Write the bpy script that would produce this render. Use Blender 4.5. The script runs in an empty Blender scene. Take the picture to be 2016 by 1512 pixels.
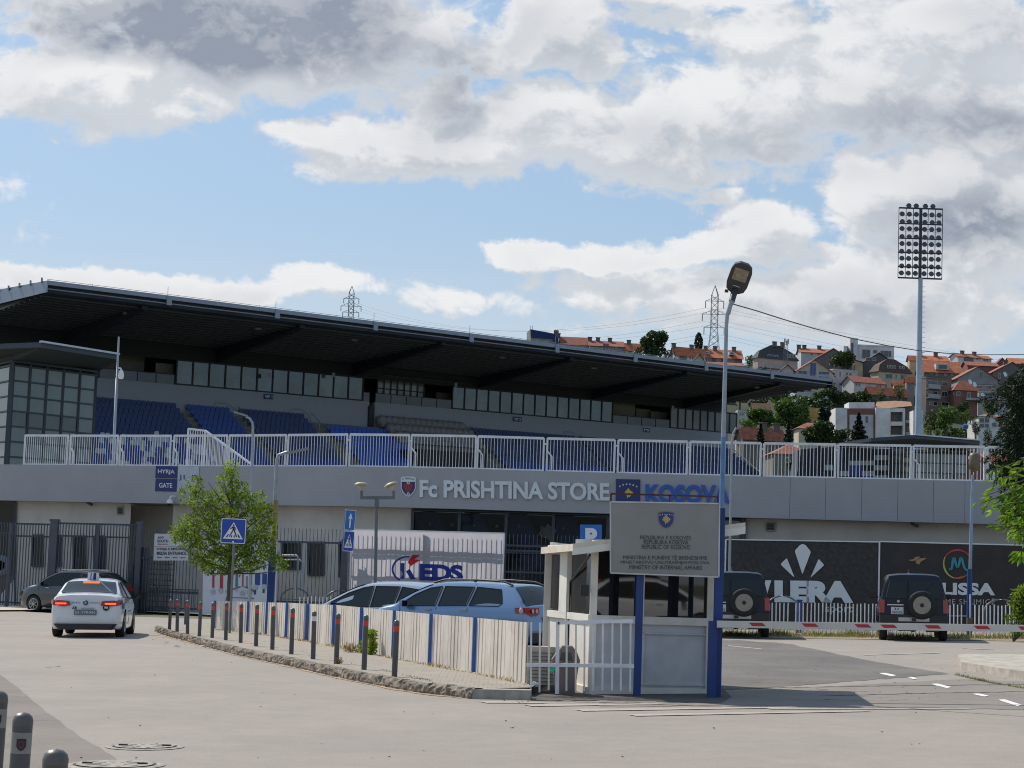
import bpy, bmesh, math, random
from mathutils import Matrix, Vector, noise as mnoise
rnd=random.Random(7)
D=bpy.data; scene=bpy.context.scene; COL=scene.collection
# ---------------------------------------------------------------- camera
F_PX=3900.; ROLL=math.radians(2.0); PITCH=math.atan(379*math.cos(ROLL)/F_PX); CAMZ=1.65
cp,sp,cr,sr=math.cos(PITCH),math.sin(PITCH),math.cos(ROLL),math.sin(ROLL)
R0=(1,0,0);U0=(0,-sp,cp);FW=(0,cp,sp)
RR=tuple(cr*R0[i]+sr*U0[i] for i in range(3)); UU=tuple(-sr*R0[i]+cr*U0[i] for i in range(3))
cam=D.cameras.new('camera'); camo=D.objects.new('camera',cam); COL.objects.link(camo)
cam.sensor_width=36; cam.lens=F_PX/2016*36; cam.clip_start=0.5; cam.clip_end=20000
camo.matrix_world=Matrix(((RR[0],UU[0],-FW[0],0),(RR[1],UU[1],-FW[1],0),(RR[2],UU[2],-FW[2],CAMZ),(0,0,0,1)))
scene.camera=camo
scene.render.engine='CYCLES'; scene.cycles.pixel_filter_type='BLACKMAN_HARRIS'; scene.cycles.filter_width=1.05; scene.render.filter_size=1.05
scene.render.resolution_x=1024; scene.render.resolution_y=768
scene.view_settings.view_transform='Standard'; scene.view_settings.look='None'
scene.view_settings.exposure=0.0; scene.view_settings.gamma=1
# measured positions: where a sight line meets a depth, a height or the sloping ground
def ray(px,py):
    a=(px-1008)/F_PX;b=(756-py)/F_PX
    d=[FW[i]+a*RR[i]+b*UU[i] for i in range(3)]
    return (d[0]/d[1],1.,d[2]/d[1])
def at(px,py,Y):
    d=ray(px,py);return Vector((d[0]*Y,Y,CAMZ+d[2]*Y))
def hitz(px,py,z):
    d=ray(px,py);return at(px,py,(z-CAMZ)/d[2])
SL=0.022
def gz(x,y=0): return SL*max(-16,min(45,x))
def gnd(px,py,h=0.):
    d=ray(px,py);Y=(CAMZ-h)/(SL*d[0]-d[2])
    if d[0]*Y<-16: Y=(CAMZ-h+SL*16)/(-d[2])
    return at(px,py,Y)
def hitpl(px,py,p0,n):
    d=Vector(ray(px,py));o=Vector((0,0,CAMZ));t=(Vector(p0)-o).dot(n)/d.dot(n);return o+d*t
# ---------------------------------------------------------------- sun + sky
SUN_EL=math.radians(47); SUN_DIR=Vector((-0.70,0.714,0)).normalized()   # horizontal direction TOWARDS the sun
sunv=Vector((SUN_DIR.x*math.cos(SUN_EL),SUN_DIR.y*math.cos(SUN_EL),math.sin(SUN_EL)))
sun=D.lights.new('sun','SUN'); sun.energy=4.6; sun.angle=math.radians(0.5); sun.color=(1,0.93,0.83)
suno=D.objects.new('sun',sun); COL.objects.link(suno); suno.rotation_euler=(-sunv).to_track_quat('-Z','Y').to_euler()
world=D.worlds.new('World'); scene.world=world; world.use_nodes=True
class NT:
    def __init__(s,t): s.t=t
    def n(s,ty,**k):
        x=s.t.nodes.new(ty)
        for a,b in k.items():
            if a=='ins':
                for i,v in b.items(): s.put(x.inputs[i],v)
            else: setattr(x,a,b)
        return x
    def put(s,sock,v):
        if hasattr(v,'node'): s.t.links.new(v,sock)
        else: sock.default_value=v
    def m(s,op,a,b=0.,c=0.,clamp=False):
        x=s.t.nodes.new('ShaderNodeMath'); x.operation=op; x.use_clamp=clamp
        for i,v in enumerate((a,b,c)): s.put(x.inputs[i],v)
        return x.outputs[0]
    def ss(s,v,a,b,lo=0.,hi=1.):
        x=s.t.nodes.new('ShaderNodeMapRange'); x.interpolation_type='SMOOTHSTEP'
        for i,q in enumerate((v,a,b,lo,hi)): s.put(x.inputs[i],q)
        return x.outputs[0]
    def mix(s,f,a,b,ty='MIX'):
        x=s.t.nodes.new('ShaderNodeMix'); x.data_type='RGBA'; x.blend_type=ty
        s.put(x.inputs[0],f)
        for i,q in ((6,a),(7,b)):
            s.put(x.inputs[i],(*q,1) if isinstance(q,tuple) and len(q)==3 else q)
        return x.outputs[2]
    def noise(s,vec,scale,detail=2,rough=.5,dist=0.,out=0):
        x=s.t.nodes.new('ShaderNodeTexNoise')
        s.put(x.inputs['Vector'],vec); s.put(x.inputs['Scale'],scale); s.put(x.inputs['Detail'],detail)
        s.put(x.inputs['Roughness'],rough); s.put(x.inputs['Distortion'],dist); return x.outputs[out]
def sky():
    t=world.node_tree; t.nodes.clear(); N=NT(t)
    out=N.n('ShaderNodeOutputWorld'); bg=N.n('ShaderNodeBackground'); t.links.new(bg.outputs[0],out.inputs[0])
    st=N.n('ShaderNodeTexSky'); st.sky_type='NISHITA'; st.sun_disc=False; st.sun_elevation=SUN_EL
    st.sun_rotation=math.atan2(SUN_DIR.x,SUN_DIR.y); st.air_density=1.2; st.dust_density=1.5; st.ozone_density=1.5
    tc=N.n('ShaderNodeTexCoord'); sx=N.n('ShaderNodeSeparateXYZ'); t.links.new(tc.outputs['Generated'],sx.inputs[0])
    X,Y,Z=sx.outputs
    ay=N.m('ADD',N.m('ABSOLUTE',Y),0.03)
    u=N.m('DIVIDE',X,ay); v=N.m('DIVIDE',Z,ay)
    # clouds: (px,py,half width,half height,amount) turned into directions of the sky
    E=[(450,50,430,130,1.),(230,200,270,85,1.),(600,140,290,90,1.),(790,110,120,110,1.),(870,225,75,60,.9),(940,150,60,50,.55),
       (1055,110,110,75,1.),(1150,172,58,42,.9),(1000,72,45,32,.8),(1240,40,160,42,.85),(1330,92,180,30,.75),(1490,110,130,70,.95),(1450,28,120,40,.8),(1300,150,110,16,.45),
       (900,312,300,62,1.),(680,290,135,30,.9),(1200,290,330,85,1.),(1050,240,150,50,.9),(1450,262,280,95,1.),(1650,205,260,110,1.),(1830,110,260,160,1.),(1960,260,190,150,1.),(1430,350,160,35,.7),
       (1720,410,150,95,1.),(1850,385,130,80,1.),(1985,400,120,110,1.),(1480,452,100,58,.9),(1415,402,45,20,.7),
       (1150,512,230,30,1.),(1400,505,200,36,.9),(1190,570,190,55,.8),(1400,605,300,70,.85),(1720,610,420,85,1.),(1900,520,260,90,.9),(1000,500,80,14,.8),
       (280,572,420,36,1.),(620,562,100,28,.9),(880,585,150,34,.75),(755,519,42,9,.42),(1000,605,120,34,.55),(60,430,110,80,.36),(1130,650,120,24,.6)]
    def dens(du,dv):
        u1=N.m('ADD',u,du); v1=N.m('ADD',v,dv)
        cb=N.n('ShaderNodeCombineXYZ'); N.put(cb.inputs[0],u1); N.put(cb.inputs[1],N.m('MULTIPLY',v1,1.35)); N.put(cb.inputs[2],0.37)
        n1=N.noise(cb.outputs[0],13,9,.56,.25)
        nw=N.noise(cb.outputs[0],7,3,.5,0,1); sw=N.n('ShaderNodeSeparateXYZ'); t.links.new(nw,sw.inputs[0])
        uw=N.m('MULTIPLY_ADD',N.m('SUBTRACT',sw.outputs[0],.5),.06,u1); vw=N.m('MULTIPLY_ADD',N.m('SUBTRACT',sw.outputs[1],.5),.035,v1)
        nv=N.noise(cb.outputs[0],30,5,.6,0,1); sv=N.n('ShaderNodeSeparateXYZ'); t.links.new(nv,sv.inputs[0])
        uw=N.m('MULTIPLY_ADD',N.m('SUBTRACT',sv.outputs[0],.5),.03,uw); vw=N.m('MULTIPLY_ADD',N.m('SUBTRACT',sv.outputs[1],.5),.022,vw)
        acc=None
        for (px,py,a,b,w) in E:
            r=ray(px,py)
            x=N.m('MULTIPLY',N.m('SUBTRACT',uw,r[0]),F_PX/a); y=N.m('MULTIPLY',N.m('SUBTRACT',vw,r[2]),F_PX/b)
            q=N.m('MULTIPLY_ADD',x,x,N.m('MULTIPLY',y,y))
            g=N.m('MULTIPLY',N.m('EXPONENT',N.m('MULTIPLY',N.m('POWER',q,1.35),-0.75)),w)
            acc=g if acc is None else N.m('SMOOTH_MAX',acc,g,.12)
        acc=N.m('MINIMUM',acc,1.15)
        n2=N.noise(cb.outputs[0],38,7,.62,.6)
        n3=N.m('ABSOLUTE',N.m('SUBTRACT',N.noise(cb.outputs[0],24,4,.6),.5))
        q=N.m('MULTIPLY_ADD',N.m('SUBTRACT',n1,.5),1.0,acc); q=N.m('MULTIPLY_ADD',N.m('SUBTRACT',n2,.5),1.05,q)
        return N.m('MULTIPLY_ADD',N.m('SUBTRACT',.12,n3),.9,q), n1
    d0,n0=dens(0,0); d1,_=dens(-0.010,0.013)
    cov=N.ss(d0,.36,.70)
    lit=N.ss(N.m('SUBTRACT',d0,d1),-.22,.30)
    hv=None
    for (px,py,a,b,w) in [(600,40,340,95,1.),(150,60,240,60,.85),(480,120,300,55,.75),(885,215,80,85,.75),(90,225,160,50,.45),(1920,265,210,60,.8),(1960,50,130,60,.55),(1400,290,330,42,.38),(1950,460,160,60,.65),(1790,490,150,45,.35),(1560,350,150,36,.38),(1700,610,420,60,.25),(1250,550,200,40,.14),(300,600,420,30,.3),
                          (230,195,110,48,-.75),(545,205,45,32,-.5),(860,50,40,50,-.6)]:
        r=ray(px,py); x=N.m('MULTIPLY',N.m('SUBTRACT',u,r[0]),F_PX/a); y=N.m('MULTIPLY',N.m('SUBTRACT',v,r[2]),F_PX/b)
        g=N.m('MULTIPLY',N.m('EXPONENT',N.m('MULTIPLY',N.m('MULTIPLY_ADD',x,x,N.m('MULTIPLY',y,y)),-0.8)),w); hv=g if hv is None else N.m('ADD',hv,g)
    thick=N.ss(d0,.45,1.05)
    sh=N.m('MULTIPLY',N.m('MULTIPLY_ADD',N.m('SUBTRACT',n0,.5),.9,N.m('ADD',hv,.05)),thick,clamp=True)
    sh=N.m('MULTIPLY',sh,N.m('MULTIPLY_ADD',lit,-.45,1.18),clamp=True)
    white=(0.87,0.87,0.88); grey=(0.29,0.33,0.405)
    thin=N.mix(lit,(0.63,0.665,0.71),white)
    sh=N.m('MULTIPLY',sh,N.m('MULTIPLY_ADD',n0,.9,.50))
    cl=N.mix(sh,thin,grey)
    # blue behind: physical sky
    mp=N.mix(1.0,st.outputs[0],(0.089,0.1,0.118),'MULTIPLY')
    blue=N.mix(.55,mp,(0.41,0.57,0.75))
    hz=N.ss(v,.19,.09); blue=N.mix(N.m('MULTIPLY',hz,.55),blue,(0.66,0.72,0.78))
    colr=N.mix(N.m('MULTIPLY',cov,.97),blue,cl)
    # only half of the sky ahead is mapped above the horizon; below the horizon and overhead fall back to the plain sky
    up=N.ss(Z,-.02,.0); colr=N.mix(up,(0.25,0.24,0.22),colr)
    t.links.new(colr,bg.inputs[0]); bg.inputs[1].default_value=1.0
sky()
world.cycles.sampling_method='MANUAL'; world.cycles.sample_map_resolution=256
# ---------------------------------------------------------------- materials
MATS={}
def mat(name,col,rough=.6,metal=0.,var=.12,vs=3.,bump=0.,bs=30.,spec=.5,coat=0.,alpha=1.,emit=None,trans=0.,dirt=0.,stretch=None):
    if name in MATS: return MATS[name]
    m=D.materials.new(name); m.use_nodes=True; t=m.node_tree; N=NT(t); p=t.nodes['Principled BSDF']; MATS[name]=m
    tc=N.n('ShaderNodeTexCoord').outputs['Object']
    if stretch:
        mp=N.n('ShaderNodeMapping'); t.links.new(tc,mp.inputs[0]); mp.inputs['Scale'].default_value=stretch; tc2=mp.outputs[0]
    else: tc2=tc
    c=(*col,1)
    if var>0:
        n=N.noise(tc2,vs,6,.62)
        f=N.ss(n,.3,.72,1-var,1+var)
        h=N.n('ShaderNodeVectorMath',operation='SCALE'); h.inputs[0].default_value=col; t.links.new(f,h.inputs['Scale']); c=h.outputs[0]
        if dirt>0:
            n2=N.noise(tc,vs*.37,5,.7); c=N.mix(N.m('MULTIPLY',N.ss(n2,.52,.72),dirt),c,(col[0]*.35+.02,col[1]*.33+.018,col[2]*.3+.012))
    N.put(p.inputs['Base Color'],c)
    p.inputs['Roughness'].default_value=rough; p.inputs['Metallic'].default_value=metal
    p.inputs['Specular IOR Level'].default_value=spec
    if coat: p.inputs['Coat Weight'].default_value=coat; p.inputs['Coat Roughness'].default_value=.06
    if trans: p.inputs['Transmission Weight'].default_value=trans
    if emit: p.inputs['Emission Color'].default_value=(*emit[0],1); p.inputs['Emission Strength'].default_value=emit[1]
    if bump>0:
        b=N.n('ShaderNodeBump'); b.inputs['Strength'].default_value=1; b.inputs['Distance'].default_value=bump
        t.links.new(N.noise(tc2,bs,5,.6),b.inputs['Height']); t.links.new(b.outputs[0],p.inputs['Normal'])
    return m
# ---------------------------------------------------------------- mesh builder
WM={}
class MB:
    def __init__(s): s.v=[];s.f=[];s.mi=[];s.sm=[]
    def add(s,vs,fs,mi=0,sm=False):
        o=len(s.v); s.v+= [Vector(q) for q in vs]
        for f in fs: s.f.append(tuple(i+o for i in f)); s.mi.append(mi); s.sm.append(sm)
        return s
    def quad(s,a,b,c,d,mi=0): return s.add([a,b,c,d],[(0,1,2,3)],mi)
    def poly(s,pts,mi=0): return s.add(pts,[tuple(range(len(pts)))],mi)
    def hexa(s,b,t,mi=0):   # bottom 4 pts, top 4 pts (same winding)
        return s.add(list(b)+list(t),[(3,2,1,0),(4,5,6,7),(0,1,5,4),(1,2,6,5),(2,3,7,6),(3,0,4,7)],mi)
    def box(s,c,d,mi=0,rz=0.,M=None):
        hx,hy,hz=d[0]/2,d[1]/2,d[2]/2; R=M if M is not None else Matrix.Rotation(rz,3,'Z'); c=Vector(c)
        P=[c+R@Vector((x,y,z)) for z in (-hz,hz) for x,y in ((-hx,-hy),(hx,-hy),(hx,hy),(-hx,hy))]
        return s.hexa(P[:4],P[4:],mi)
    def beam(s,a,b,w,h,mi=0,up=(0,0,1)):   # rectangular bar a->b
        a=Vector(a);b=Vector(b);d=(b-a).normalized();upv=Vector(up)
        if abs(d.dot(upv))>.98: upv=Vector((1,0,0))
        x=d.cross(upv).normalized();z=x.cross(d)
        P=[p+x*i*w/2+z*j*h/2 for p in (a,b) for i,j in ((-1,-1),(1,-1),(1,1),(-1,1))]
        return s.hexa(P[:4],P[4:],mi)
    def tube(s,a,b,r0,r1=None,n=8,mi=0,cap=True):
        r1=r0 if r1 is None else r1
        return s.pipe([a,b],[r0,r1],n,mi,cap)
    def pipe(s,pts,rad,n=8,mi=0,cap=True):
        pts=[Vector(p) for p in pts]
        if not isinstance(rad,(list,tuple)): rad=[rad]*len(pts)
        vs=[];fs=[]; ref=None
        for i,p in enumerate(pts):
            d=(pts[min(i+1,len(pts)-1)]-pts[max(i-1,0)]).normalized()
            if ref is None: ref=Vector((0,0,1)) if abs(d.z)<.9 else Vector((1,0,0))
            x=d.cross(ref).normalized(); y=x.cross(d)
            for k in range(n):
                a=2*math.pi*k/n; vs.append(p+(x*math.cos(a)+y*math.sin(a))*rad[i])
        for i in range(len(pts)-1):
            for k in range(n): fs.append((i*n+k,i*n+(k+1)%n,(i+1)*n+(k+1)%n,(i+1)*n+k))
        s.add(vs,fs,mi,True)
        if cap:
            s.add(vs[:n],[tuple(range(n))[::-1]],mi); s.add(vs[-n:],[tuple(range(n))],mi)
        return s
    def lathe(s,c,prof,n=16,mi=0,ax='Z'):   # prof [(r,z)]
        vs=[];fs=[];c=Vector(c)
        for r,z in prof:
            for k in range(n):
                a=2*math.pi*k/n
                q=(r*math.cos(a),r*math.sin(a),z)
                if ax=='X': q=(z,r*math.cos(a),r*math.sin(a))
                if ax=='Y': q=(r*math.cos(a),z,r*math.sin(a))
                vs.append(c+Vector(q))
        for i in range(len(prof)-1):
            for k in range(n): fs.append((i*n+k,i*n+(k+1)%n,(i+1)*n+(k+1)%n,(i+1)*n+k))
        s.add(vs,fs,mi,True)
        if prof[0][0]>1e-4: s.add(vs[:n],[tuple(range(n))[::-1]],mi)
        if prof[-1][0]>1e-4: s.add(vs[-n:],[tuple(range(n))],mi)
        return s
    def prism(s,poly,axis_o,ax,ay,az,depth,mi=0):   # 2d poly in (ax,ay) plane, extruded along az
        o=Vector(axis_o);ax=Vector(ax);ay=Vector(ay);az=Vector(az)
        A=[o+ax*x+ay*y for x,y in poly];B=[p+az*depth for p in A];n=len(A)
        s.add(A+B,[tuple(range(n))[::-1],tuple(range(n,2*n))]+[(i,(i+1)%n,n+(i+1)%n,n+i) for i in range(n)],mi)
        return s
    def build(s,name,mats,parent=None,world=True,label=None):
        me=D.meshes.new(name); vs=s.v
        if parent is not None and world and parent in WM:
            inv=WM[parent].inverted(); vs=[inv@q for q in vs]
        me.from_pydata([tuple(q) for q in vs],[],s.f)
        if not isinstance(mats,(list,tuple)): mats=[mats]
        for m in mats: me.materials.append(m)
        me.polygons.foreach_set('material_index',s.mi); me.polygons.foreach_set('use_smooth',s.sm)
        bm=bmesh.new(); bm.from_mesh(me)
        if len(bm.faces)<60000: bmesh.ops.recalc_face_normals(bm,faces=bm.faces)
        bm.to_mesh(me); bm.free(); me.update()
        o=D.objects.new(name,me); COL.objects.link(o)
        if parent is not None:
            o.parent=parent; WM[o]=WM.get(parent,Matrix())
        else: WM[o]=Matrix()
        if label: o['label']=label
        return o
def thing(name,label,cat,loc=(0,0,0),rz=0.,group=None):
    o=D.objects.new(name,None); COL.objects.link(o); o.location=loc; o.rotation_euler=(0,0,rz); o.empty_display_size=.3
    WM[o]=Matrix.Translation(Vector(loc))@Matrix.Rotation(rz,4,'Z'); return tag(o,label,cat,group)
def tag(o,label,cat,group=None,kind=None):
    o['label']=label; o['category']=cat
    if group: o['group']=group
    if kind: o['kind']=kind
    return o
def struct(o,label=None,kind='structure'):
    o['kind']=kind
    if label: o['label']=label
    return o
KIDS={}
def copy_tree(o,parent=None):
    c=o.copy(); COL.objects.link(c)
    if parent is not None: c.parent=parent
    for ch in o.children: copy_tree(ch,c)
    return c
# lettering
TXT={}
def text_geo(s,off=0.,sp=1.):
    k=(s,off,sp)
    if k in TXT: return TXT[k]
    c=D.curves.new('t','FONT'); c.body=s; c.offset=off; c.space_character=sp; c.resolution_u=4; o=D.objects.new('t',c); COL.objects.link(o)
    bpy.context.view_layer.update(); me=D.meshes.new_from_object(o.evaluated_get(bpy.context.evaluated_depsgraph_get()))
    vs=[(q.co.x,q.co.y) for q in me.vertices]; fs=[tuple(p.vertices) for p in me.polygons]
    D.objects.remove(o); D.curves.remove(c); D.meshes.remove(me)
    x0=min(v[0] for v in vs);x1=max(v[0] for v in vs);y0=min(v[1] for v in vs);y1=max(v[1] for v in vs)
    TXT[k]=([((x-x0)/(x1-x0),(y-y0)/(y1-y0)) for x,y in vs],fs); return TXT[k]
def put_text(mb,s,fn,mi=0,off=0.,sp=1.,depth=None):
    """fn maps (0..1,0..1) of the text's box to a point; depth = vector to the back of raised letters"""
    vs,fs=text_geo(s,off,sp); P=[Vector(fn(x,y)) for x,y in vs]; mb.add(P,fs,mi)
    if depth is not None:
        cnt={}
        for f in fs:
            for i in range(len(f)):
                a,b=f[i],f[(i+1)%len(f)]; cnt[(a,b)]=cnt.get((a,b),0)+1
        dv=Vector(depth)
        for (a,b) in cnt:
            if (b,a) not in cnt: mb.add([P[a],P[b],P[b]+dv,P[a]+dv],[(0,1,2,3)],mi)
# ================================================================ ground
def ground_mat(name,col,col2,crack=0.,fine=60,rough=.9,patch=.8,bump=.006):
    m=D.materials.new(name); m.use_nodes=True; t=m.node_tree; N=NT(t); p=t.nodes['Principled BSDF']
    tc=N.n('ShaderNodeTexCoord').outputs['Object']
    n1=N.noise(tc,.35,6,.6); n2=N.noise(tc,2.2,8,.7); n3=N.noise(tc,fine,3,.7)
    f=N.ss(n1,.35,.68); c=N.mix(N.m('MULTIPLY',f,patch),col,col2)
    g=N.m('MULTIPLY',N.ss(n2,.3,.75,.94,1.05),N.ss(n3,.2,.85,.80,1.18))
    sc=N.n('ShaderNodeVectorMath',operation='SCALE'); t.links.new(c,sc.inputs[0]); t.links.new(g,sc.inputs['Scale']); c=sc.outputs[0]
    # tyre-worn streaks along the lanes
    mp=N.n('ShaderNodeMapping'); t.links.new(tc,mp.inputs[0]); mp.inputs['Scale'].default_value=(.12,1.6,1); mp.inputs['Rotation'].default_value=(0,0,-.12)
    st=N.ss(N.noise(mp.outputs[0],1.3,5,.65),.50,.80); c=N.mix(N.m('MULTIPLY',st,.05),c,(col2[0]*.62,col2[1]*.6,col2[2]*.58))
    if crack:
        vo=N.n('ShaderNodeTexVoronoi'); vo.feature='DISTANCE_TO_EDGE'; vo.inputs['Scale'].default_value=crack
        wv=N.n('ShaderNodeVectorMath',operation='ADD'); t.links.new(tc,wv.inputs[0])
        w2=N.n('ShaderNodeVectorMath',operation='SCALE'); t.links.new(N.noise(tc,3,4,.6,0,1),w2.inputs[0]); w2.inputs['Scale'].default_value=.5; t.links.new(w2.outputs[0],wv.inputs[1])
        t.links.new(wv.outputs[0],vo.inputs[0])
        cr=N.m('MULTIPLY',N.ss(vo.outputs[0],.018,.004),N.ss(N.noise(tc,.5,3,.6),.50,.58)); c=N.mix(N.m('MULTIPLY',cr,.75),c,(.03,.028,.026))
    t.links.new(c,p.inputs['Base Color']); p.inputs['Roughness'].default_value=rough; p.inputs['Specular IOR Level'].default_value=.3
    b=N.n('ShaderNodeBump'); b.inputs['Distance'].default_value=bump; t.links.new(N.m('ADD',n3,N.m('MULTIPLY',n2,.7)),b.inputs['Height']); t.links.new(b.outputs[0],p.inputs['Normal'])
    return m
M_road=ground_mat('dusty_asphalt',(.328,.288,.246),(.288,.255,.220),crack=0.)
M_lot=ground_mat('old_asphalt',(.185,.168,.150),(.125,.115,.106),crack=1.3)
M_lot2=ground_mat('patched_asphalt',(.26,.228,.196),(.205,.183,.162),crack=.6)
M_conc=ground_mat('worn_concrete',(.235,.205,.176),(.18,.16,.14),crack=.8)
M_gnd=ground_mat('dry_earth',(.16,.15,.10),(.09,.11,.05),fine=20)
M_paint=mat('road_paint',(.72,.70,.66),.7,var=.2,vs=9,dirt=.5)
M_paint_old=mat('worn_road_paint',(.39,.345,.29),.8,var=.12,vs=9,dirt=.25)
def drape(o,h,cuts=(-16,45)):
    bm=bmesh.new(); bm.from_mesh(o.data)
    for c in cuts: bmesh.ops.bisect_plane(bm,geom=bm.verts[:]+bm.edges[:]+bm.faces[:],plane_co=(c,0,0),plane_no=(1,0,0))
    for v in bm.verts: v.co.z=gz(v.co.x)+h
    bm.to_mesh(o.data); bm.free(); o.data.update()
def sheet(name,poly,h,m):   # poly: [(px,py)] or Vectors; laid h above the sloping base
    mb=MB(); P=[gnd(*q,h) if not isinstance(q,Vector) else Vector((q.x,q.y,gz(q.x)+h)) for q in poly]
    c=[P[i] for i in range(len(P))]; mb.poly(c); o=mb.build(name,m); drape(o,h); return struct(o)
# base sheet: follows the cross fall, flat beyond 45 m to the sides
mb=MB(); xs=[-6000,-16,45,6000]; ys=[-400,110,6000]
for i in range(3):
    for j in range(2):
        mb.quad(*[(x,y,gz(x)-.03) for x,y in ((xs[i],ys[j]),(xs[i+1],ys[j]),(xs[i+1],ys[j+1]),(xs[i],ys[j+1]))])
struct(mb.build('ground',M_gnd))
V=Vector
mb=MB()
mb.poly([(x,y,gz(x)) for x,y in ((-45,-60),(45,-60),(45,64),(0,63),(-12,72),(-30,86),(-45,92))]); ro=mb.build('road',M_road); drape(ro,0); struct(ro)
def rough_edge(pts,amp,step=6):
    out=[]; n=len(pts)
    for i in range(n):
        a=pts[i];b=pts[(i+1)%n]; k=max(1,int(math.hypot(b[0]-a[0],b[1]-a[1])/step))
        for j in range(k):
            t=j/k; out.append((a[0]+(b[0]-a[0])*t,a[1]+(b[1]-a[1])*t+rnd.uniform(-amp,amp)))
    return out
sheet('parking_asphalt',rough_edge([(1250,1262),(1420,1259),(1545,1266),(1640,1286),(1740,1306),(1868,1326),(1760,1335),(1560,1350),(1420,1357),(1200,1368)],1.0,14),.004,M_lot)
sheet('asphalt_patch',rough_edge([(1180,1374),(1420,1362),(1640,1351),(1900,1337),(2100,1345),(2100,1400),(1800,1392),(1600,1396),(1400,1389),(1180,1392)],.6,20),.004,M_lot2)
sheet('pavement_corner',rough_edge([(-80,1260),(0,1326),(20,1342),(45,1362),(90,1400),(130,1430),(175,1461),(215,1483),(236,1499),(262,1530),(300,1600),(300,1900),(-400,2000),(-400,1400)],1.6,9),.006,M_conc)
# tar seams and cracks
def strip(name,pts,w,h,m):
    mb=MB(); P=[gnd(*q,h) for q in pts]
    for a,b in zip(P,P[1:]):
        d=(b-a).normalized(); s=Vector((-d.y,d.x,0))*w/2; mb.quad(a-s,b-s,b+s,a+s)
    return struct(mb.build(name,m))
M_tar=mat('tar',(.05,.045,.042),.8,var=.2)
def wob(pts,amp=.5,step=12):
    o=[]
    for a,b in zip(pts,pts[1:]):
        k=max(1,int(abs(b[0]-a[0])/step))
        for j in range(k): t=j/k; o.append((a[0]+(b[0]-a[0])*t,a[1]+(b[1]-a[1])*t+rnd.uniform(-amp,amp)))
    return o+[pts[-1]]
strip('road_seam',wob([(1421,1357),(1560,1353),(1750,1350),(2050,1347)]),.07,.008,M_tar)
strip('road_seam',wob([(1610,1370),(1760,1366),(1850,1364),(2050,1361)]),.06,.008,M_tar)
strip('road_seam',wob([(1040,1378),(1200,1383),(1330,1388),(1421,1391)],.4),.05,.008,M_tar)
for a in ([(90,1313),(118,1311)],[(320,1266),(335,1265)],[(0,1220),(14,1221)]): strip('road_crack',wob(a,.8,5),.03,.008,M_tar)
def dash(pts,m=M_paint,name='lane_marking'):
    mb=MB(); mb.poly([gnd(*q,.009) for q in pts]); struct(mb.build(name,m))
for (x0,y0,x1,y1,t) in [(1731,1325,1765,1330,2.2),(1786,1333,1806,1336.5,1.6),(1834,1346,1873,1353,2.6),(1915,1365.5,1947,1370,2.2),(1966,1377,2012,1388,3.4)]:
    dash([(x0,y0),(x0+12,y0-.4),(x1,y1-.6),(x1-9,y1+t*.55),(x0+6,y0+t)])
for (x0,y0,x1,y1,t) in [(1433,1270.5,1500,1277,1.2),(1701,1288.5,1850,1284.5,1.2),(1895,1275.5,1955,1278,1.),(1960,1294,2016,1292.5,1.)]:
    dash([(x0,y0),(x1,y1),(x1,y1+t),(x0,y0+t)],M_paint_old)
for (x0,y0,x1,y1,t) in [(940,1380,1060,1382,3.6),(1030,1387,1290,1384.5,3.4),(1130,1396,1560,1391,3.6),(1235,1406,1700,1398.5,3.4),(1500,1393.5,1900,1394.5,2.)]:
    dash([(x0,y0),(x1,y1),(x1+20,y1+t*.5),(x0+18,y0+t)],M_paint_old)
# pavement island with its rough stone kerb
KB=[(306,1242),(312,1246.5),(340,1255.5),(377,1265.5),(467,1290),(571,1312),(687,1339),(820,1363.5),(930,1376)]
KG=[gnd(*q,0) for q in KB]
KH=.13
def kerb():
    pts=[]
    for a,b in zip(KG,KG[1:]):
        L=(b-a).length;k=max(1,int(L/.045))
        for j in range(k): pts.append(a+(b-a)*(j/k))
    pts.append(KG[-1]); mb=MB(); vs=[];fs=[]; prof=[(.0,-.03),(-.012,.03),(-.005,.075),(.012,.11),(.045,KH+.012),(.10,KH+.014),(.16,KH+.010),(.185,KH-.02)]
    n=len(prof); acc=0
    for i,p in enumerate(pts):
        d=(pts[min(i+1,len(pts)-1)]-pts[max(i-1,0)]).normalized(); s=Vector((-d.y,d.x,0))
        if s.y<0 : s=-s
        if i: acc+=(p-pts[i-1]).length
        joint=1-.5*math.exp(-((acc%1.05)-.02)**2/.0012)
        for (q,z) in prof:
            nn=mnoise.noise(Vector((p.x*7,p.y*7,z*11)))*.045+mnoise.noise(Vector((p.x*19,p.y*19,z*30)))*.026
            if z<0: nn*=.3
            vs.append(Vector((p.x+s.x*(q-nn*1.1),p.y+s.y*(q-nn*1.1),gz(p.x)+max(z,-.03)*(joint if z>.02 else 1)+nn*(.55 if z>.05 else .2))))
    for i in range(len(pts)-1):
        for k in range(n-1): fs.append((i*n+k,(i+1)*n+k,(i+1)*n+k+1,i*n+k+1))
    mb.add(vs,fs,0,False)
    return mb.build('kerb',mat('rough_kerb_stone',(.235,.195,.152),.95,var=.42,vs=14,bump=.012,bs=60,dirt=.35))
struct(kerb())
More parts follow.
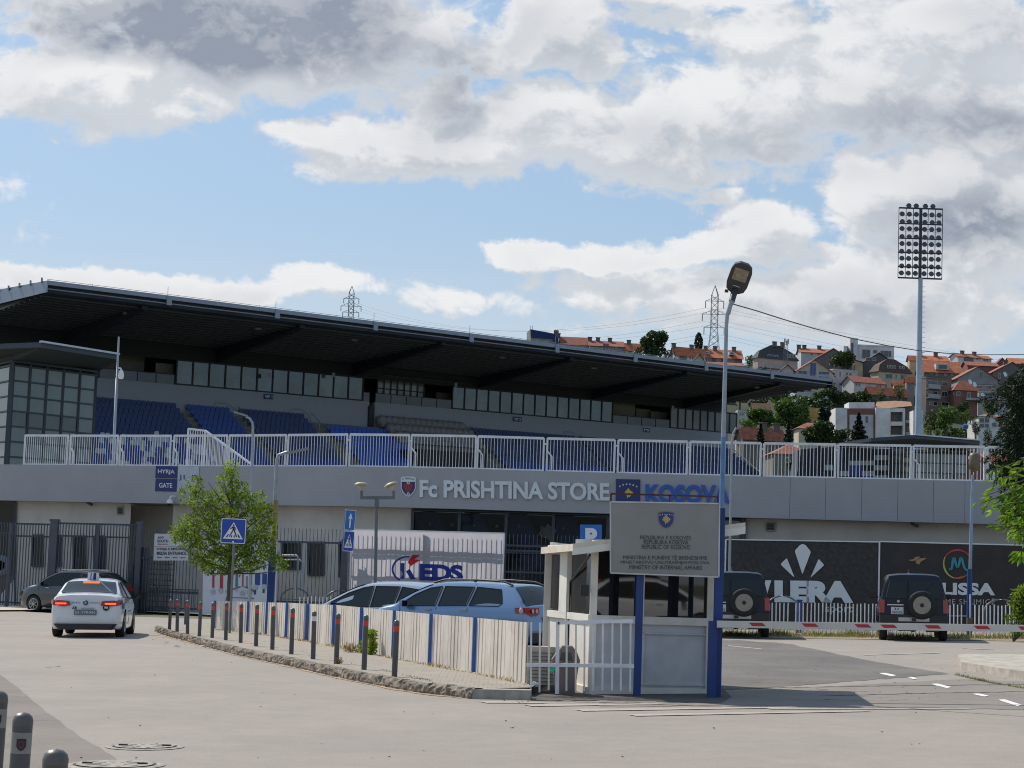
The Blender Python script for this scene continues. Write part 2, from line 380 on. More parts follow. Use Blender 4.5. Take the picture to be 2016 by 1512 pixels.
# wind-blown brown dirt along the foot of the kerb
mb=MB()
pts=[]
for a,b in zip(KG,KG[1:]):
    k=max(1,int((b-a).length/.25)); pts+=[a+(b-a)*(j/k) for j in range(k)]
for i in range(len(pts)-1):
    a,b=pts[i],pts[i+1]; w0,w1=[.10+.22*abs(mnoise.noise(Vector((q.x*1.7,q.y*.9,5)))) for q in (a,b)]; d=Vector((-.28,-.96,0))
    mb.quad(*[Vector((q.x,q.y,gz(q.x)+.006)) for q in (a+d*w0,b+d*w1,b-d*.06,a-d*.06)])
struct(mb.build('kerb_dirt',mat('kerb_dirt',(.36,.255,.165),.95,var=.3,vs=5,bump=.005,bs=40)))
# smooth cast kerb block at the near end
mb=MB(); a=gnd(928,1376);b=gnd(1044,1378.5); s=Vector((0.02,.30,0))
mb.hexa([a,b,b+s,a+s],[q+Vector((0,.02,KH)) for q in (a,b,b+s,a+s)]); struct(mb.build('kerb_block',mat('cast_kerb',(.34,.30,.255),.9,var=.2,vs=5,bump=.004,dirt=.3)))
INNER=[(1060,1346),(1035,1341.5),(940,1325.5),(820,1304.5),(713,1283),(635,1268.5),(563,1256),(480,1246),(424,1238),(380,1234),(330,1236.5)]
def island():
    P=[q+Vector((.05,.12,0)) for q in KG[1:]]+[gnd(1044,1372)]+[gnd(x,y+3,0)+Vector((0.25,.35,0)) for x,y in INNER]
    mb=MB(); mb.poly([(q.x,q.y,gz(q.x)+KH) for q in P])
    m=D.materials.new('sett_paving'); m.use_nodes=True; t=m.node_tree; N=NT(t); p=t.nodes['Principled BSDF']
    tc=N.n('ShaderNodeTexCoord').outputs['Object']; mp=N.n('ShaderNodeMapping'); t.links.new(tc,mp.inputs[0]); mp.inputs['Rotation'].default_value=(0,0,.32)
    br=N.n('ShaderNodeTexBrick'); t.links.new(mp.outputs[0],br.inputs[0]); br.inputs['Scale'].default_value=1; br.inputs['Brick Width'].default_value=.2; br.inputs['Row Height'].default_value=.1
    br.inputs['Mortar Size'].default_value=.008; br.inputs['Color1'].default_value=(.30,.26,.215,1); br.inputs['Color2'].default_value=(.36,.315,.26,1); br.inputs['Mortar'].default_value=(.13,.115,.09,1)
    n=N.ss(N.noise(tc,1.2,6,.7),.45,.75); c=N.mix(N.m('MULTIPLY',n,.7),br.outputs[0],(.37,.32,.25)); t.links.new(c,p.inputs['Base Color']); p.inputs['Roughness'].default_value=.9
    b=N.n('ShaderNodeBump'); b.inputs['Distance'].default_value=.01; t.links.new(br.outputs[1],b.inputs['Height']); b.invert=True; t.links.new(b.outputs[0],p.inputs['Normal'])
    return mb.build('pavement',m)
struct(island())
# muddy strip in front of the guard booth and the yard behind the white fence
sheet('dirt_strip',rough_edge([(1045,1378),(1040,1345),(1075,1330),(1180,1345),(1420,1350),(1440,1372),(1420,1384),(1240,1379)],.8,12),.008,ground_mat('mud',(.13,.115,.10),(.08,.072,.065)))
# kerb island on the right, light pavement along the far railings
mb=MB(); a=gnd(1885,1301,0);b=gnd(1893,1318);c=gnd(2100,1352);d=gnd(2100,1300)
top=[Vector((q.x,q.y,gz(q.x)+.14)) for q in (a,b,c,d)]; mb.hexa([Vector((q.x,q.y,gz(q.x)-.02)) for q in (a,b,c,d)],top)
struct(mb.build('kerb_island',mat('cast_kerb2',(.40,.36,.30),.9,var=.25,vs=3,bump=.006,dirt=.4)))
sheet('far_pavement',[(-60,1203),(0,1201),(150,1200),(270,1203),(330,1206),(460,1212),(460,1196),(0,1188),(-60,1188)],.06,mat('pale_paving',(.46,.41,.33),.9,var=.15,vs=2))
sheet('far_kerb_ground',[(1400,1256),(1600,1257),(2016,1262),(2100,1262),(2100,1244),(1400,1240)],.012,ground_mat('weedy_earth',(.30,.255,.18),(.17,.17,.09),fine=15))
def manhole(px,py,r,lab):
    c=gnd(px,py,0); t=thing('manhole_cover',lab,'manhole cover',(c.x,c.y,gz(c.x)+.002))
    mi=mat('cast_iron',(.32,.285,.24),.9,0,var=.25,vs=9,bump=.01,bs=14); m2=mat('iron_gap',(.03,.03,.03),.8)
    mb=MB(); tilt=lambda x,y,z:Vector((c.x+x,c.y+y,gz(c.x+x)+z))
    def ring(r0,r1,z0,z1,mb,mi):
        n=40
        for k in range(n):
            a,b=2*math.pi*k/n,2*math.pi*(k+1)/n
            mb.quad(tilt(r0*math.cos(a),r0*math.sin(a),z0),tilt(r0*math.cos(b),r0*math.sin(b),z0),tilt(r1*math.cos(b),r1*math.sin(b),z1),tilt(r1*math.cos(a),r1*math.sin(a),z1),mi)
    ring(r*.93,r*1.0,.010,.014,mb,0); ring(r,r*1.12,.014,.006,mb,0); mb.build('rim',mi,t)
    mb=MB(); ring(r*.86,r*.93,.008,.008,mb,0); mb.build('gap',m2,t)
    mb=MB(); ring(0.001,r*.86,.016,.016,mb,0)
    for k in range(10):
        a=k*math.pi/5; mb.beam(tilt(.12*math.cos(a),.12*math.sin(a),.017),tilt(r*.7*math.cos(a),r*.7*math.sin(a),.017),.03,.006)
    for sgn in (-1,1): mb.box(tilt(sgn*r*.62,0,.022),(.08,.05,.012),1)
    mb.build('lid',[mi,m2],t)
manhole(285,1471,.33,'round iron manhole cover farther up the road at lower left')
manhole(226,1507,.38,'round iron manhole cover cut by the bottom edge near the bollards')
# ================================================================ concourse of the stadium
FS=[(-400,44.5),(-150,44.8),(0,45.6),(300,47.4),(500,48.9),(700,50.6),(900,51.4),(1100,51.6),(1450,52.4),(1950,54.1),(2300,55.)]
def fS(px):
    for (a,b),(c,d) in zip(FS,FS[1:]):
        if px<=c: return b+(d-b)*(px-a)/(c-a)
    return FS[-1][1]
def fac(px,py,off=0.): return at(px,py,F_PX/fS(px)-off)
def facx(px,z,off=0.):   # point of the facade line under/over pixel column px at height z
    Y=F_PX/fS(px)-off; p=at(px,925,Y); return Vector((p.x,p.y,z))
ZT,ZB=5.70,4.15
M_fascia=mat('grey_cladding',(.345,.340,.355),.55,var=.05,vs=.5,dirt=.0)
M_joint=mat('dark_joint',(.10,.11,.13),.8)
M_wall=mat('cream_render',(.56,.515,.46),.85,var=.08,vs=.8,dirt=.22,bump=.003)
M_glassd=mat('dark_glass',(.012,.016,.02),.04,var=0,spec=.8)
M_frame=mat('anthracite_metal',(.045,.055,.075),.45,.2,var=.06)
M_frame2=mat('grey_metal_fence',(.075,.085,.11),.5,.2,var=.1)
M_white=mat('white_enamel',(.70,.70,.72),.45,var=.10,vs=2.5,dirt=.12)
conc=thing('stadium_concourse','long grey clad stadium concourse with cream ground floor and raised walkway','stadium building',(0,76,0))
PX=list(range(-400,2301,50))
mb=MB()
for a,b in zip(PX,PX[1:]):
    A,B=facx(a,ZT),facx(b,ZT); A2,B2=facx(a,ZB),facx(b,ZB)
    bk=Vector((0,1.2,0)); mb.quad(A2,B2,B,A,0); mb.quad(A2+bk,B2+bk,B2,A2,0); mb.quad(A,B,B+Vector((0,9,0)),A+Vector((0,9,0)),0)
for px in (1556,1626,1697,1768,1838,1900):
    A,B=facx(px,ZB+.02,.004),facx(px+.7,ZB+.02,.004); mb.quad(A,B,B+Vector((0,0,ZT-ZB-.04)),A+Vector((0,0,ZT-ZB-.04)),1)
mb.build('fascia',[M_fascia,M_joint],conc)
mb=MB(); WO=-.8
segs=[(-400,262),(262,345),(345,816),(1462,2300)]
for a0,b0 in segs:
    off=WO if a0!=262 else -3.2
    pts=[a0]+[p for p in PX if a0<p<b0]+[b0]
    for a,b in zip(pts,pts[1:]):
        A,B=facx(a,-.6,off),facx(b,-.6,off); h=Vector((0,0,ZB+.6)); mb.quad(A,B,B+h,A+h,0)
for p in (262,345): 
    A,B=facx(p,-.6,WO),facx(p,-.6,-3.2); h=Vector((0,0,ZB+.6)); mb.quad(A,B,B+h,A+h,0)
mb.build('wall',M_wall,conc)
mb=MB()   # ceiling of the passage, its shade put into a dark tone
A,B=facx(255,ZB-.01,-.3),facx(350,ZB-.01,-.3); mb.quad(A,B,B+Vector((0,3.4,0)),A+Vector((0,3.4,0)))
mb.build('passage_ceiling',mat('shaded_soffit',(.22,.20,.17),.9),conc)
def opening(x0,y0,x1,y1,name='window',mull=(),hm=(),fw=.07,off=-.66,glass=None):
    g=MB(); P=[fac(x0,y1,off),fac(x1,y1,off),fac(x1,y0,off),fac(x0,y0,off)]; g.quad(*P); w=g.build(name,glass or M_glassd,conc)
    f=MB()
    for a,b in ((0,1),(1,2),(2,3),(3,0)): f.beam(P[a]-Vector((0,.03,0)),P[b]-Vector((0,.03,0)),fw,.08)
    for m in mull: f.beam(fac(m,y1,off+.03),fac(m,y0+(m-x0)*.015,off+.03),fw,.08)
    for m in hm: f.beam(fac(x0,m,off+.03),fac(x1,m,off+.03),fw,.08)
    f.build('frame',M_frame,w)
# big shop window behind the fence (seen through: floor, display stands)
M_shop=D.materials.new('shop_glass'); M_shop.use_nodes=True; N=NT(M_shop.node_tree); p=M_shop.node_tree.nodes['Principled BSDF']
p.inputs['Base Color'].default_value=(.006,.010,.012,1); p.inputs['Roughness'].default_value=.03; p.inputs['Alpha'].default_value=.42; p.inputs['Specular IOR Level'].default_value=.3
def shop():
    g=MB(); f=MB(); X=[816,908,1000,1093,1200,1320,1462]
    for a,b in zip(X,X[1:]):
        ya,yb=1003+(a-816)*.0235,1003+(b-816)*.0235
        A,B=facx(a,-.4,-.70),facx(b,-.4,-.70); h=Vector((0,0,ZB+.38)); g.quad(A,B,B+h,A+h)
    for a in X: A=facx(a,-.4,-.66); f.beam(A,A+Vector((0,0,ZB+.38)),.10,.12)
    for z in (ZB-.05,2.55): f.pipe([facx(a,z,-.64) for a in X],.055,4)
    g=g.build('shop_window',M_shop,conc); f.build('frame',M_frame,g)
    m=MB(); M1=mat('shop_floor',(.055,.065,.05),.8,var=.3,vs=1.5); M2=mat('shop_blue',(.02,.055,.20),.7,var=.3); M3=mat('shop_light',(.22,.24,.23),.7,var=.5,vs=2)
    A,B=facx(816,-.4,-6),facx(1462,-.4,-6); h=Vector((0,0,4.5)); m.quad(A,B,B+h,A+h,0)
    for q in (816,1462): a,b=facx(q,-.4,-.8),facx(q,-.4,-6); m.quad(a,b,b+h,a+h,0)
    m.quad(facx(816,-.35,-.75),facx(1462,-.35,-.75),B+V((0,0,.05)),A+V((0,0,.05)),0)
    m.quad(facx(816,ZB-.12,-.9),facx(1462,ZB-.12,-.9),B+Vector((0,0,4.4)),A+Vector((0,0,4.4)),0)
    r=random.Random(3)
    for i in range(20):
        px=830+i*32+r.uniform(-8,8); c=facx(px,1.9+r.uniform(-.6,.9),-2.2-r.random()*2.5); m.box(c,(r.uniform(.3,.9),.1,r.uniform(.4,1.4)),r.choice((1,1,1,2)),M=Matrix.Rotation(r.uniform(-.35,.35),3,'Y'))
    for px,t in ((865,-.5),(950,-.5),(1040,-.45),(1130,-.4)):
        c=facx(px,3.1,-3.2); m.box(c,(.9,.06,2.4),1,M=Matrix.Rotation(t,3,'Y'))
    for i in range(9): c=facx(850+i*44,3.55,-2.6); m.tube(c,c+Vector((0,0,.12)),.07,.05,8,2)
    for q,(wd,hh) in ((1085,(.45,.5)),(1075,(.3,.35))): c=facx(q,3.4,-1.5); m.box(c,(wd,.05,hh),2,M=Matrix.Rotation(.5,3,'Y'))
    m.build('shop_display',[M1,M2,M3],conc)
shop()
opening(-60,986.5,30,1210,'window',(),(1050,))
for q in [(64,1054,84,1115),(108,1055,120,1115),(145,1056,168,1135),(186,1056,206,1135),(556,1068,590,1120),(607,1068,637,1132),(668,1068,690,1135)]: opening(*q)
opening(1420,1016,1466,1062,'window')
# ventilation boxes, door
def louvre(x0,y0,x1,y1,lab,dark):
    t=thing('wall_vent',lab,'vent',fac(x0,y1,.0)); A,B,C_,E=fac(x0,y1,-.74),fac(x1,y1,-.74),fac(x1,y0,-.74),fac(x0,y0,-.74)
    m=MB(); 
    for a,b in ((A,B),(B,C_),(C_,E),(E,A)): m.beam(a,b,.05,.06)
    m.build('frame',mat('vent_grey',(.30,.29,.27),.7),t); m=MB()
    m.quad(*[q+Vector((0,.01,0)) for q in (A,B,C_,E)],1)
    for k in range(1,5): m.beam(A+(E-A)*k/5,B+(C_-B)*k/5,.04,.03,0)
    m.build('slats',[mat('vent_slat',(.36,.35,.33) if not dark else (.13,.12,.11),.7),mat('vent_void',(.05,.05,.05),.9)],t)
louvre(231,998,243,1013,'small brown grille high on the cream wall above the left fence',True)
louvre(1508,1029,1526,1045,'small slatted vent in cream wall above the black banner',False)
louvre(523,1003,540,1012,'low dark grille under the fascia beside the yellow and blue pole',True)
# soot marks below the fascia: many small dents and spots on the render
mb=MB(); r=random.Random(5)
for k in range(60):
    px=r.uniform(560,812); py=996+(px-560)*.02+abs(r.gauss(0,6)); s=r.uniform(.02,.05); c=fac(px,py,-.795); mb.box(c,(s,.01,s*.8))
for k in range(50):
    px=r.uniform(1470,2000); py=1022+(px-1470)*.033+abs(r.gauss(0,3)); s=r.uniform(.01,.035); c=fac(px,py,-.795); mb.box(c,(s*2,.01,s*.7))
mb.build('stains',mat('soot',(.22,.19,.16),.9),conc)
# ---------------------------------------------------------------- walkway railing: one thing per bolted panel frame
def rail_panel(x0,x1,i,first=False):
    h=1.26; OF=-.12
    A,B=facx(x0,ZT,OF),facx(x1,ZT,OF); U=Vector((0,0,h)); m=MB(); d=(B-A).normalized()
    m.beam(A+U,B+U,.085,.09); m.beam(A+Vector((0,0,.03)),B+Vector((0,0,.03)),.05,.05)
    m.beam(A,A+U,.075,.07); m.beam(B,B+U,.075,.07)
    if kink[i]:
        q=A+d*.02+Vector((0,-.09,0)); m.beam(q+U*.60,q+d*.17+U*.44,.07,.05); m.beam(q+d*.17+U*.46,q+d*.17,.07,.05)
    m.beam(B+U*.83,B+d*.11+U*.83,.06,.06)
    t=thing('railing_panel',LAB[i],'railing panel',A,group='white railing panels along the raised walkway')
    m.build('frame',M_white,t); n=19; b=MB()
    for k in range(1,n+1): q=A+(B-A)*k/(n+1); b.beam(q,q+U,.021,.021)
    b.build('bars',M_white,t); return t
RP=[(-86,-4),(-58,40),(46,130),(136,229),(234,333),(340,444),(449,560),(565,681),(687,803),(808,935),(939,1069),(1076,1209),(1216,1352),(1358,1497),(1504,1644),(1650,1793),(1798,1938),(1944,2085)]
RP=RP[2:]
kink=[0,1,1,1,1,0,0,1,1,1,1,0,0,0,1,1]
WHERE=['first white railing panel at the far left, in front of the glass tower corner','white railing panel in front of the left glass tower panes, with a bent brace','white railing panel where the glass tower meets the first seats',
 'white railing panel right of the camera pole, before the white speckled seats','white railing panel behind which the stair rail rises','white railing panel crossed by the sloping stair rail above the leafy tree',
 'white railing panel above the curved lamp over the tree','white railing panel before bright blue seats, above the empty fascia','white railing panel above the football crest and letters Fc',
 'white railing panel above the letters PRIS','white railing panel above the letters HTINA','white railing panel above the word STORE and blue flag','white railing panel crossed by the tall street lamp pole',
 'white railing panel with the red roofed house behind it, right of the street lamp','white railing panel in front of white and blue painted squares','white railing panel in front of the right glass tower']
LAB=WHERE+['white railing panel at the right edge half hidden by dark foliage']*2
for i,(a,b) in enumerate(RP): rail_panel(a,b,i)
# sloping stair guard behind the railing
t=thing('stair_railing','white sloping stair railing rising behind the walkway panels above the leafy tree','stair railing',facx(380,ZT,-1.5)); OF=-1.6
m=MB(); b=MB()
p0,p1,p2=fac(371,844,OF),fac(404,848,OF),fac(503,920,OF); base=ZT-.05
m.beam(p0,p1,.08,.08); m.beam(p1,p2,.08,.08); m.beam(Vector((p0.x,p0.y,base)),p0,.08,.08); m.beam(Vector((p1.x,p1.y,base)),p1,.07,.07)
for k in range(1,26):
    q=p0+(p1-p0)*k/7 if k<7 else p1+(p2-p1)*(k-6)/20
    if q.z>base+.1: b.beam(Vector((q.x,q.y,base)),q,.03,.03)
m.build('handrail',M_white,t); b.build('bars',M_white,t)
# ---------------------------------------------------------------- lettering and emblems on the fascia
M_letter=mat('silver_letters',(.66,.68,.70),.45,var=.06); M_blue=mat('signal_blue',(.012,.10,.44),.45,var=.05); M_navy=mat('navy',(.018,.03,.14),.5,var=.08)
M_yel=mat('flag_yellow',(.62,.42,.07),.6,var=.08); M_red=mat('crest_red',(.42,.03,.03),.5,var=.1); M_wh=mat('sign_white',(.66,.67,.70),.5,var=.04); M_black=mat('print_black',(.02,.02,.022),.5)
def fq(x0,y0,x1,y1,dyl,off=.0):   # text mapping on facade: box corners (left: y0..y1, right shifted by dyl)
    def fn(u,v): 
        px=x0+(x1-x0)*u; py=y1+(y0-y1)*v+dyl*u
        return fac(px,py,off)
    return fn
def letters(name,label,s,x0,y0,x1,y1,dyl,m,off=.03,sp=1.0,dep=.10):
    t=thing(name,label,'sign lettering',fac(x0,y1)); words=s.split('|')
    # advance each letter from the whole string geometry
    geo,fs=text_geo(s,off,sp)
    comp=list(range(len(geo)))
    def find(a):
        while comp[a]!=a: comp[a]=comp[comp[a]]; a=comp[a]
        return a
    for f in fs:
        for i in range(1,len(f)):
            a,b=find(f[0]),find(f[i]); comp[a]=b
    groups={}
    for f in fs: groups.setdefault(find(f[0]),[]).append(f)
    fn=fq(x0,y0,x1,y1,dyl,dep)
    for g in sorted(groups.values(),key=lambda G:min(geo[i][0] for f in G for i in f)):
        m_=MB(); idx=sorted({i for f in g for i in f}); mp={i:k for k,i in enumerate(idx)}
        P=[Vector(fn(*geo[i])) for i in idx]; dv=Vector((0,dep,0)); m_.add(P,[tuple(mp[i] for i in f) for f in g],0)
        cnt=set()
        for f in g:
            for i in range(len(f)): cnt.add((mp[f[i]],mp[f[(i+1)%len(f)]]))
        for (a,b) in cnt:
            if (b,a) not in cnt: m_.add([P[a],P[b],P[b]+dv,P[a]+dv],[(0,1,2,3)],0)
        m_.build('letter',m,t)
    return t
letters('store_lettering','raised silver letters Fc PRISHTINA STORE on the grey fascia','Fc PRISHTINA STORE',826,944,1200,979,7,M_letter,.032,.98)
letters('blue_lettering','raised blue letters KOSOVA on the grey fascia right of the flag','KOSOVA',1271,953,1437,989,2,M_blue,.034,1.02)
# blue flag plate: stars and map
def star(c,r,n,fn,mb,mi):
    P=[]
    for k in range(10): a=math.pi/2+k*math.pi/5; rr=r if k%2==0 else r*.4; P.append(fn(c[0]+rr*math.cos(a),c[1]+rr*math.sin(a)))
    mb.poly(P,mi)
KMAP=[(.10,.50),(.22,.62),(.20,.74),(.36,.80),(.44,.95),(.58,1.0),(.60,.86),(.74,.74),(.90,.66),(1.0,.52),(.90,.44),(.86,.34),(.72,.28),(.66,.14),(.52,.18),(.46,.0),(.38,.16),(.34,.34),(.18,.38)]
t=thing('flag_plate','square dark blue plate with six white stars and yellow map between STORE and KOSOVA','flag sign',fac(1210,986))
m=MB(); A,B,C_,E=fac(1212,987,.06),fac(1260,988,.06),fac(1260.5,944,.06),fac(1213,943,.06); dv=Vector((0,.06,0)); m.hexa([A,B,B+dv,A+dv],[E,C_,C_+dv,E+dv]); m.build('plate',M_navy,t)
m=MB(); fn=lambda x,y: A+(B-A)*x+(E-A)*y+Vector((0,-.006,0))
asp=(B-A).length/(E-A).length
for k in range(6):
    x=.16+k*.137; y=.76-((k-2.5)**2)*.016+.02; star((x,y),.052,5,fn,m,0)
m.build('stars',M_wh,t); m=MB(); m.poly([fn(.30+.42*x,.14+.46*y) for x,y in KMAP]); m.build('map',M_yel,t)
# club crest
t=thing('club_crest','shield shaped football crest in white, navy and red left of the letters Fc','crest sign',fac(803,980))
sh=[(0,.93),(.12,.99),(.5,1.0),(.88,.99),(1,.93),(1,.45),(.9,.25),(.72,.1),(.5,0),(.28,.1),(.1,.25),(0,.45)]
x0,y0,x1,y1=789,938,818.5,978.5
fn=lambda u,v,o=.05: fac(x0+(x1-x0)*u,y1+(y0-y1)*v,o)
m=MB(); P=[fn(*q) for q in sh]; m.poly(P); 
for a,b in zip(P,P[1:]+P[:1]): m.quad(a,b,b+Vector((0,.05,0)),a+Vector((0,.05,0)))
m.build('shield',M_wh,t)
m=MB(); m.poly([fn(.5+(u-.5)*.90,.42+(v-.42)*.84-.03,.056) for u,v in sh if v<.97]+[]) if False else m.poly([fn(u,v,.056) for u,v in [(.06,.74),(.94,.74),(.94,.44),(.84,.27),(.66,.13),(.5,.07),(.34,.13),(.16,.27),(.06,.44)]]); m.build('field',M_navy,t)
m=MB()
for k in range(5):
    a=.2+k*.13; 
    m.poly([fn(a,.66-abs(k-2)*.02,.062),(fn(a+.09,.66-abs(k-2)*.02,.062)),fn(.5+(a+.09-.5)*.55,.27,.062),fn(.5+(a-.5)*.55,.27,.062)])
m.build('stripes',M_red,t)
m=MB()
for (cx,cy,r_) in ((.5,.16,.10),(.5,.70,.11)):
    m.poly([fn(cx+r_*math.cos(k*math.pi/5),cy+r_*.72*math.sin(k*math.pi/5),.064) for k in range(10)])
m.build('ball',M_wh,t); m=MB(); m.poly([fn(.5+.05*math.cos(k*math.pi/3),.16+.036*math.sin(k*math.pi/3),.067) for k in range(6)]); m.poly([fn(.5+.05*math.cos(k*math.pi/3),.70+.036*math.sin(k*math.pi/3),.067) for k in range(6)])
put_text(m,'FC PRISHTINA',lambda u,v: fn(.08+.84*u,.80+.10*v+.05*(1-(2*u-1)**2),.058)); m.build('print',M_black,t)
# gate sign
t=thing('gate_sign','navy and grey sign reading HYRJA GATE J1 J2 on the fascia above the tree','sign',fac(306,967))
m=MB(); dv=Vector((0,.05,0))
def plate(x0,y0,x1,y1,mi,o=.05,dy=1.):
    A,B,C_,E=fac(x0-1,y1,o),fac(x1-1,y1+dy,o),fac(x1+.4,y0+dy,o),fac(x0+.4,y0,o); m.hexa([A,B,B+dv,A+dv],[E,C_,C_+dv,E+dv],mi)
_sb=[M_navy,mat('sign_grey',(.46,.49,.55),.6)]
for _p in ((306.5,917.3,349,940.6,0),(306,942.3,348,967,0),(350,917.8,391.5,968,1,.04)):
    m=MB(); plate(*_p); m.build('board',_sb,t)
m=MB(); put_text(m,'HYRJA',fq(311,924,344,934,.8,.056),0,.02); m.build('lettering',M_wh,t); m=MB(); put_text(m,'GATE',fq(313,950.5,339,960,.8,.056),0,.02); m.build('lettering',M_wh,t)
m=MB(); put_text(m,'J1',fq(352.5,935,363.5,946,.3,.046),0,.015); m.build('gate_number',mat('number_blue',(.02,.03,.12),.6),t); m=MB(); put_text(m,'J2',fq(376,935,387.5,946,.3,.046),0,.015); m.build('gate_number',mat('number_blue',(.02,.03,.12),.6),t)
# cameras on the building
def dome_cam(c,lab,arm=Vector((.0,.25,0)),s=1.):
    t=thing('security_camera',lab,'camera',c); m=MB(); c=Vector(c)
    m.beam(c+arm+Vector((.06,0,.22))*s,c+Vector((0,0,.22))*s,.05*s,.05*s); m.box(c+arm+Vector((.06,0,.22))*s,(.12*s,.06,.2*s)); m.pipe([c+Vector((0,0,.22))*s,c+Vector((-.06,0,.2))*s,c+Vector((-.08,0,.1))*s],.03*s,8); m.build('bracket',M_white,t)
    m=MB(); m.lathe(c+Vector((-.08,0,0))*s,[(.04*s,.12*s),(.1*s,.08*s),(.11*s,-.02*s)],12); m.build('housing',M_white,t)
    m=MB(); m.lathe(c+Vector((-.08,0,0))*s,[(.09*s,-.02*s),(.085*s,-.06*s),(.05*s,-.1*s),(.001,-.115*s)],12); m.build('lens',M_glassd,t)
dome_cam(fac(339,990,.3),'white dome camera on a bracket under the HYRJA GATE sign',Vector((.12,.3,.0)),1.25)
def bullet_cam(c,lab,d=Vector((.16,-.1,-.06))):
    t=thing('security_camera',lab,'camera',c); c=Vector(c); m=MB(); m.beam(c+Vector((-.1,.1,.12)),c,.04,.04); m.box(c+Vector((-.12,.06,.14)),(.14,.1,.03)); m.build('bracket',M_frame2,t)
    m=MB(); m.tube(c-d*.6,c+d*.9,.055,.06,10); m.build('housing',M_frame2,t); m=MB(); m.tube(c+d*.9,c+d*.95,.045,.045,10); m.build('lens',M_glassd,t)
bullet_cam(fac(175,991,-.4),'small dark bullet camera under the fascia at the left')
bullet_cam(fac(1799,1033,-.4),'small dark bullet camera under the fascia above the right banner')
# ================================================================ fences and banners
def fpt(px,z,off): return facx(px,z,off)
def fgz(p): return gz(p.x)+.08
# dark palisade fence in sections: one thing per run between posts
def palisade(x0,x1,ztop,label,step,bar=.045,rails=(.62,3.0),off=3.0,spike=0.,name='palisade_fence',stuff=False):
    A=fpt(x0,0,off);B=fpt(x1,0,off); L=(B-A).length; t=thing(name,label,'fence',(A.x,A.y,fgz(A)))
    b=MB(); n=int(L/step)
    for k in range(n+1):
        q=A+(B-A)*(k+.5)/(n+1); zb=fgz(q); b.beam((q.x,q.y,zb+.02),(q.x,q.y,ztop+spike),bar,bar*.55)
    b.build('bars',M_frame2,t); px=[x0+(x1-x0)*k/6 for k in range(7)]
    for h in rails:
        r=MB()
        P=[A+(B-A)*(k/6)+Vector((0,.05,0)) for k in range(7)]
        for a,c in zip(P,P[1:]): 
            za=fgz(a)+h if h<1.5 else h; zc=fgz(c)+h if h<1.5 else h
            r.beam((a.x,a.y,za),(c.x,c.y,zc),.05,.07)
        r.build('rail',M_frame2,t)
    return t
def post(px,ztop,w,t,off=3.0,capz=True):
    q=fpt(px,0,off); m=MB(); m.box((q.x,q.y,(fgz(q)-.1+ztop)/2),(w,w,ztop-fgz(q)+.1))
    if capz: m.box((q.x,q.y,ztop+.03),(w*1.25,w*1.25,.09))
    m.build('post',M_frame2,t)
ZF=3.10
def hz_at(px,py,off=3.0): return fac(px,py,off).z
f1=palisade(-80,108,hz_at(30,1029),'dark grey bar fence at the far left behind the dark grey hatchback',.145,rails=(.14,hz_at(30,1055),hz_at(30,1030)-.02),bar=.06); post(114,hz_at(114,1026),.30,f1); post(28,hz_at(28,1031),.12,f1,capz=False)
f2=palisade(122,275,hz_at(200,1031),'dark grey bar fence behind the roof of the white sedan',.15,rails=(.14,hz_at(200,1057),hz_at(200,1031)-.02),bar=.06); post(200,hz_at(200,1031),.14,f2,capz=False); post(281,hz_at(281,1031),.2,f2)
f3=palisade(283,400,hz_at(340,1038),'dark grey bar fence behind the white direction sign',.17,rails=(.14,.78,hz_at(340,1100)),bar=.045)
f5=palisade(548,686,hz_at(620,1041),'dark spiked bar fence between the yellow pole and the electricity banner',.185,rails=(.5,hz_at(620,1068)),bar=.032); post(549,hz_at(549,1034),.13,f5,capz=False); post(686,hz_at(686,1062),.26,f5,capz=False)
f6=palisade(694,992,hz_at(840,1052)-.02,'dark bar fence standing behind the white electricity banner',.185,rails=(.3,hz_at(840,1077),hz_at(840,1087),hz_at(840,1129)),bar=.022,off=3.56); _q=(fpt(694,0,3.56)+fpt(992,0,3.56))/2; _m=MB(); _m.box((_q.x,_q.y-.005,(fgz(_q)+hz_at(842,1052))/2),(.16,.05,hz_at(842,1052)-fgz(_q))); _m.build('post',M_frame2,f6)
f7=palisade(996,1200,hz_at(1100,1054),'dark bar fence in front of the dark shop window',.15,rails=(hz_at(1100,1077),hz_at(1100,1087),hz_at(1100,1129)),bar=.04)
f8=palisade(1205,1424,hz_at(1300,1060),'dark bar fence behind the guard booth and its sign',.17,rails=(hz_at(1300,1082),.5),bar=.04)
# gate leaf with square lattice, meter boxes and dark slab behind sign
t=thing('metal_gate','dark grey lattice gate below the white JUG SOUTH sign','gate',fpt(320,0,2.8))
m=MB(); a,b=303,352
for px in (a,325,b): q=fpt(px,0,2.9); m.beam((q.x,q.y,fgz(q)),(q.x,q.y,hz_at(330,1098)),.07,.06)
q0,q1=fpt(a,0,2.9),fpt(b,0,2.9)
for z in (fgz(q0)+.05,hz_at(330,1098)): m.beam((q0.x,q0.y,z),(q1.x,q1.y,z),.06,.07)
m.build('frame',M_frame2,t); m=MB()
for k in range(1,10):
    z=fgz(q0)+k*.21; m.beam((q0.x,q0.y,z),(q1.x,q1.y,z),.03,.03)
for k in range(1,9): q=q0+(q1-q0)*k/9; m.beam((q.x,q.y,fgz(q)),(q.x,q.y,hz_at(330,1100)),.03,.03)
m.build('lattice',M_frame,t)
t=thing('gate_leaf','plain dark grey sheet metal gate leaf between the fence post and lattice gate','gate',fpt(290,0,2.7)); m=MB(); q0,q1=fpt(270,0,2.85),fpt(302,0,2.85)
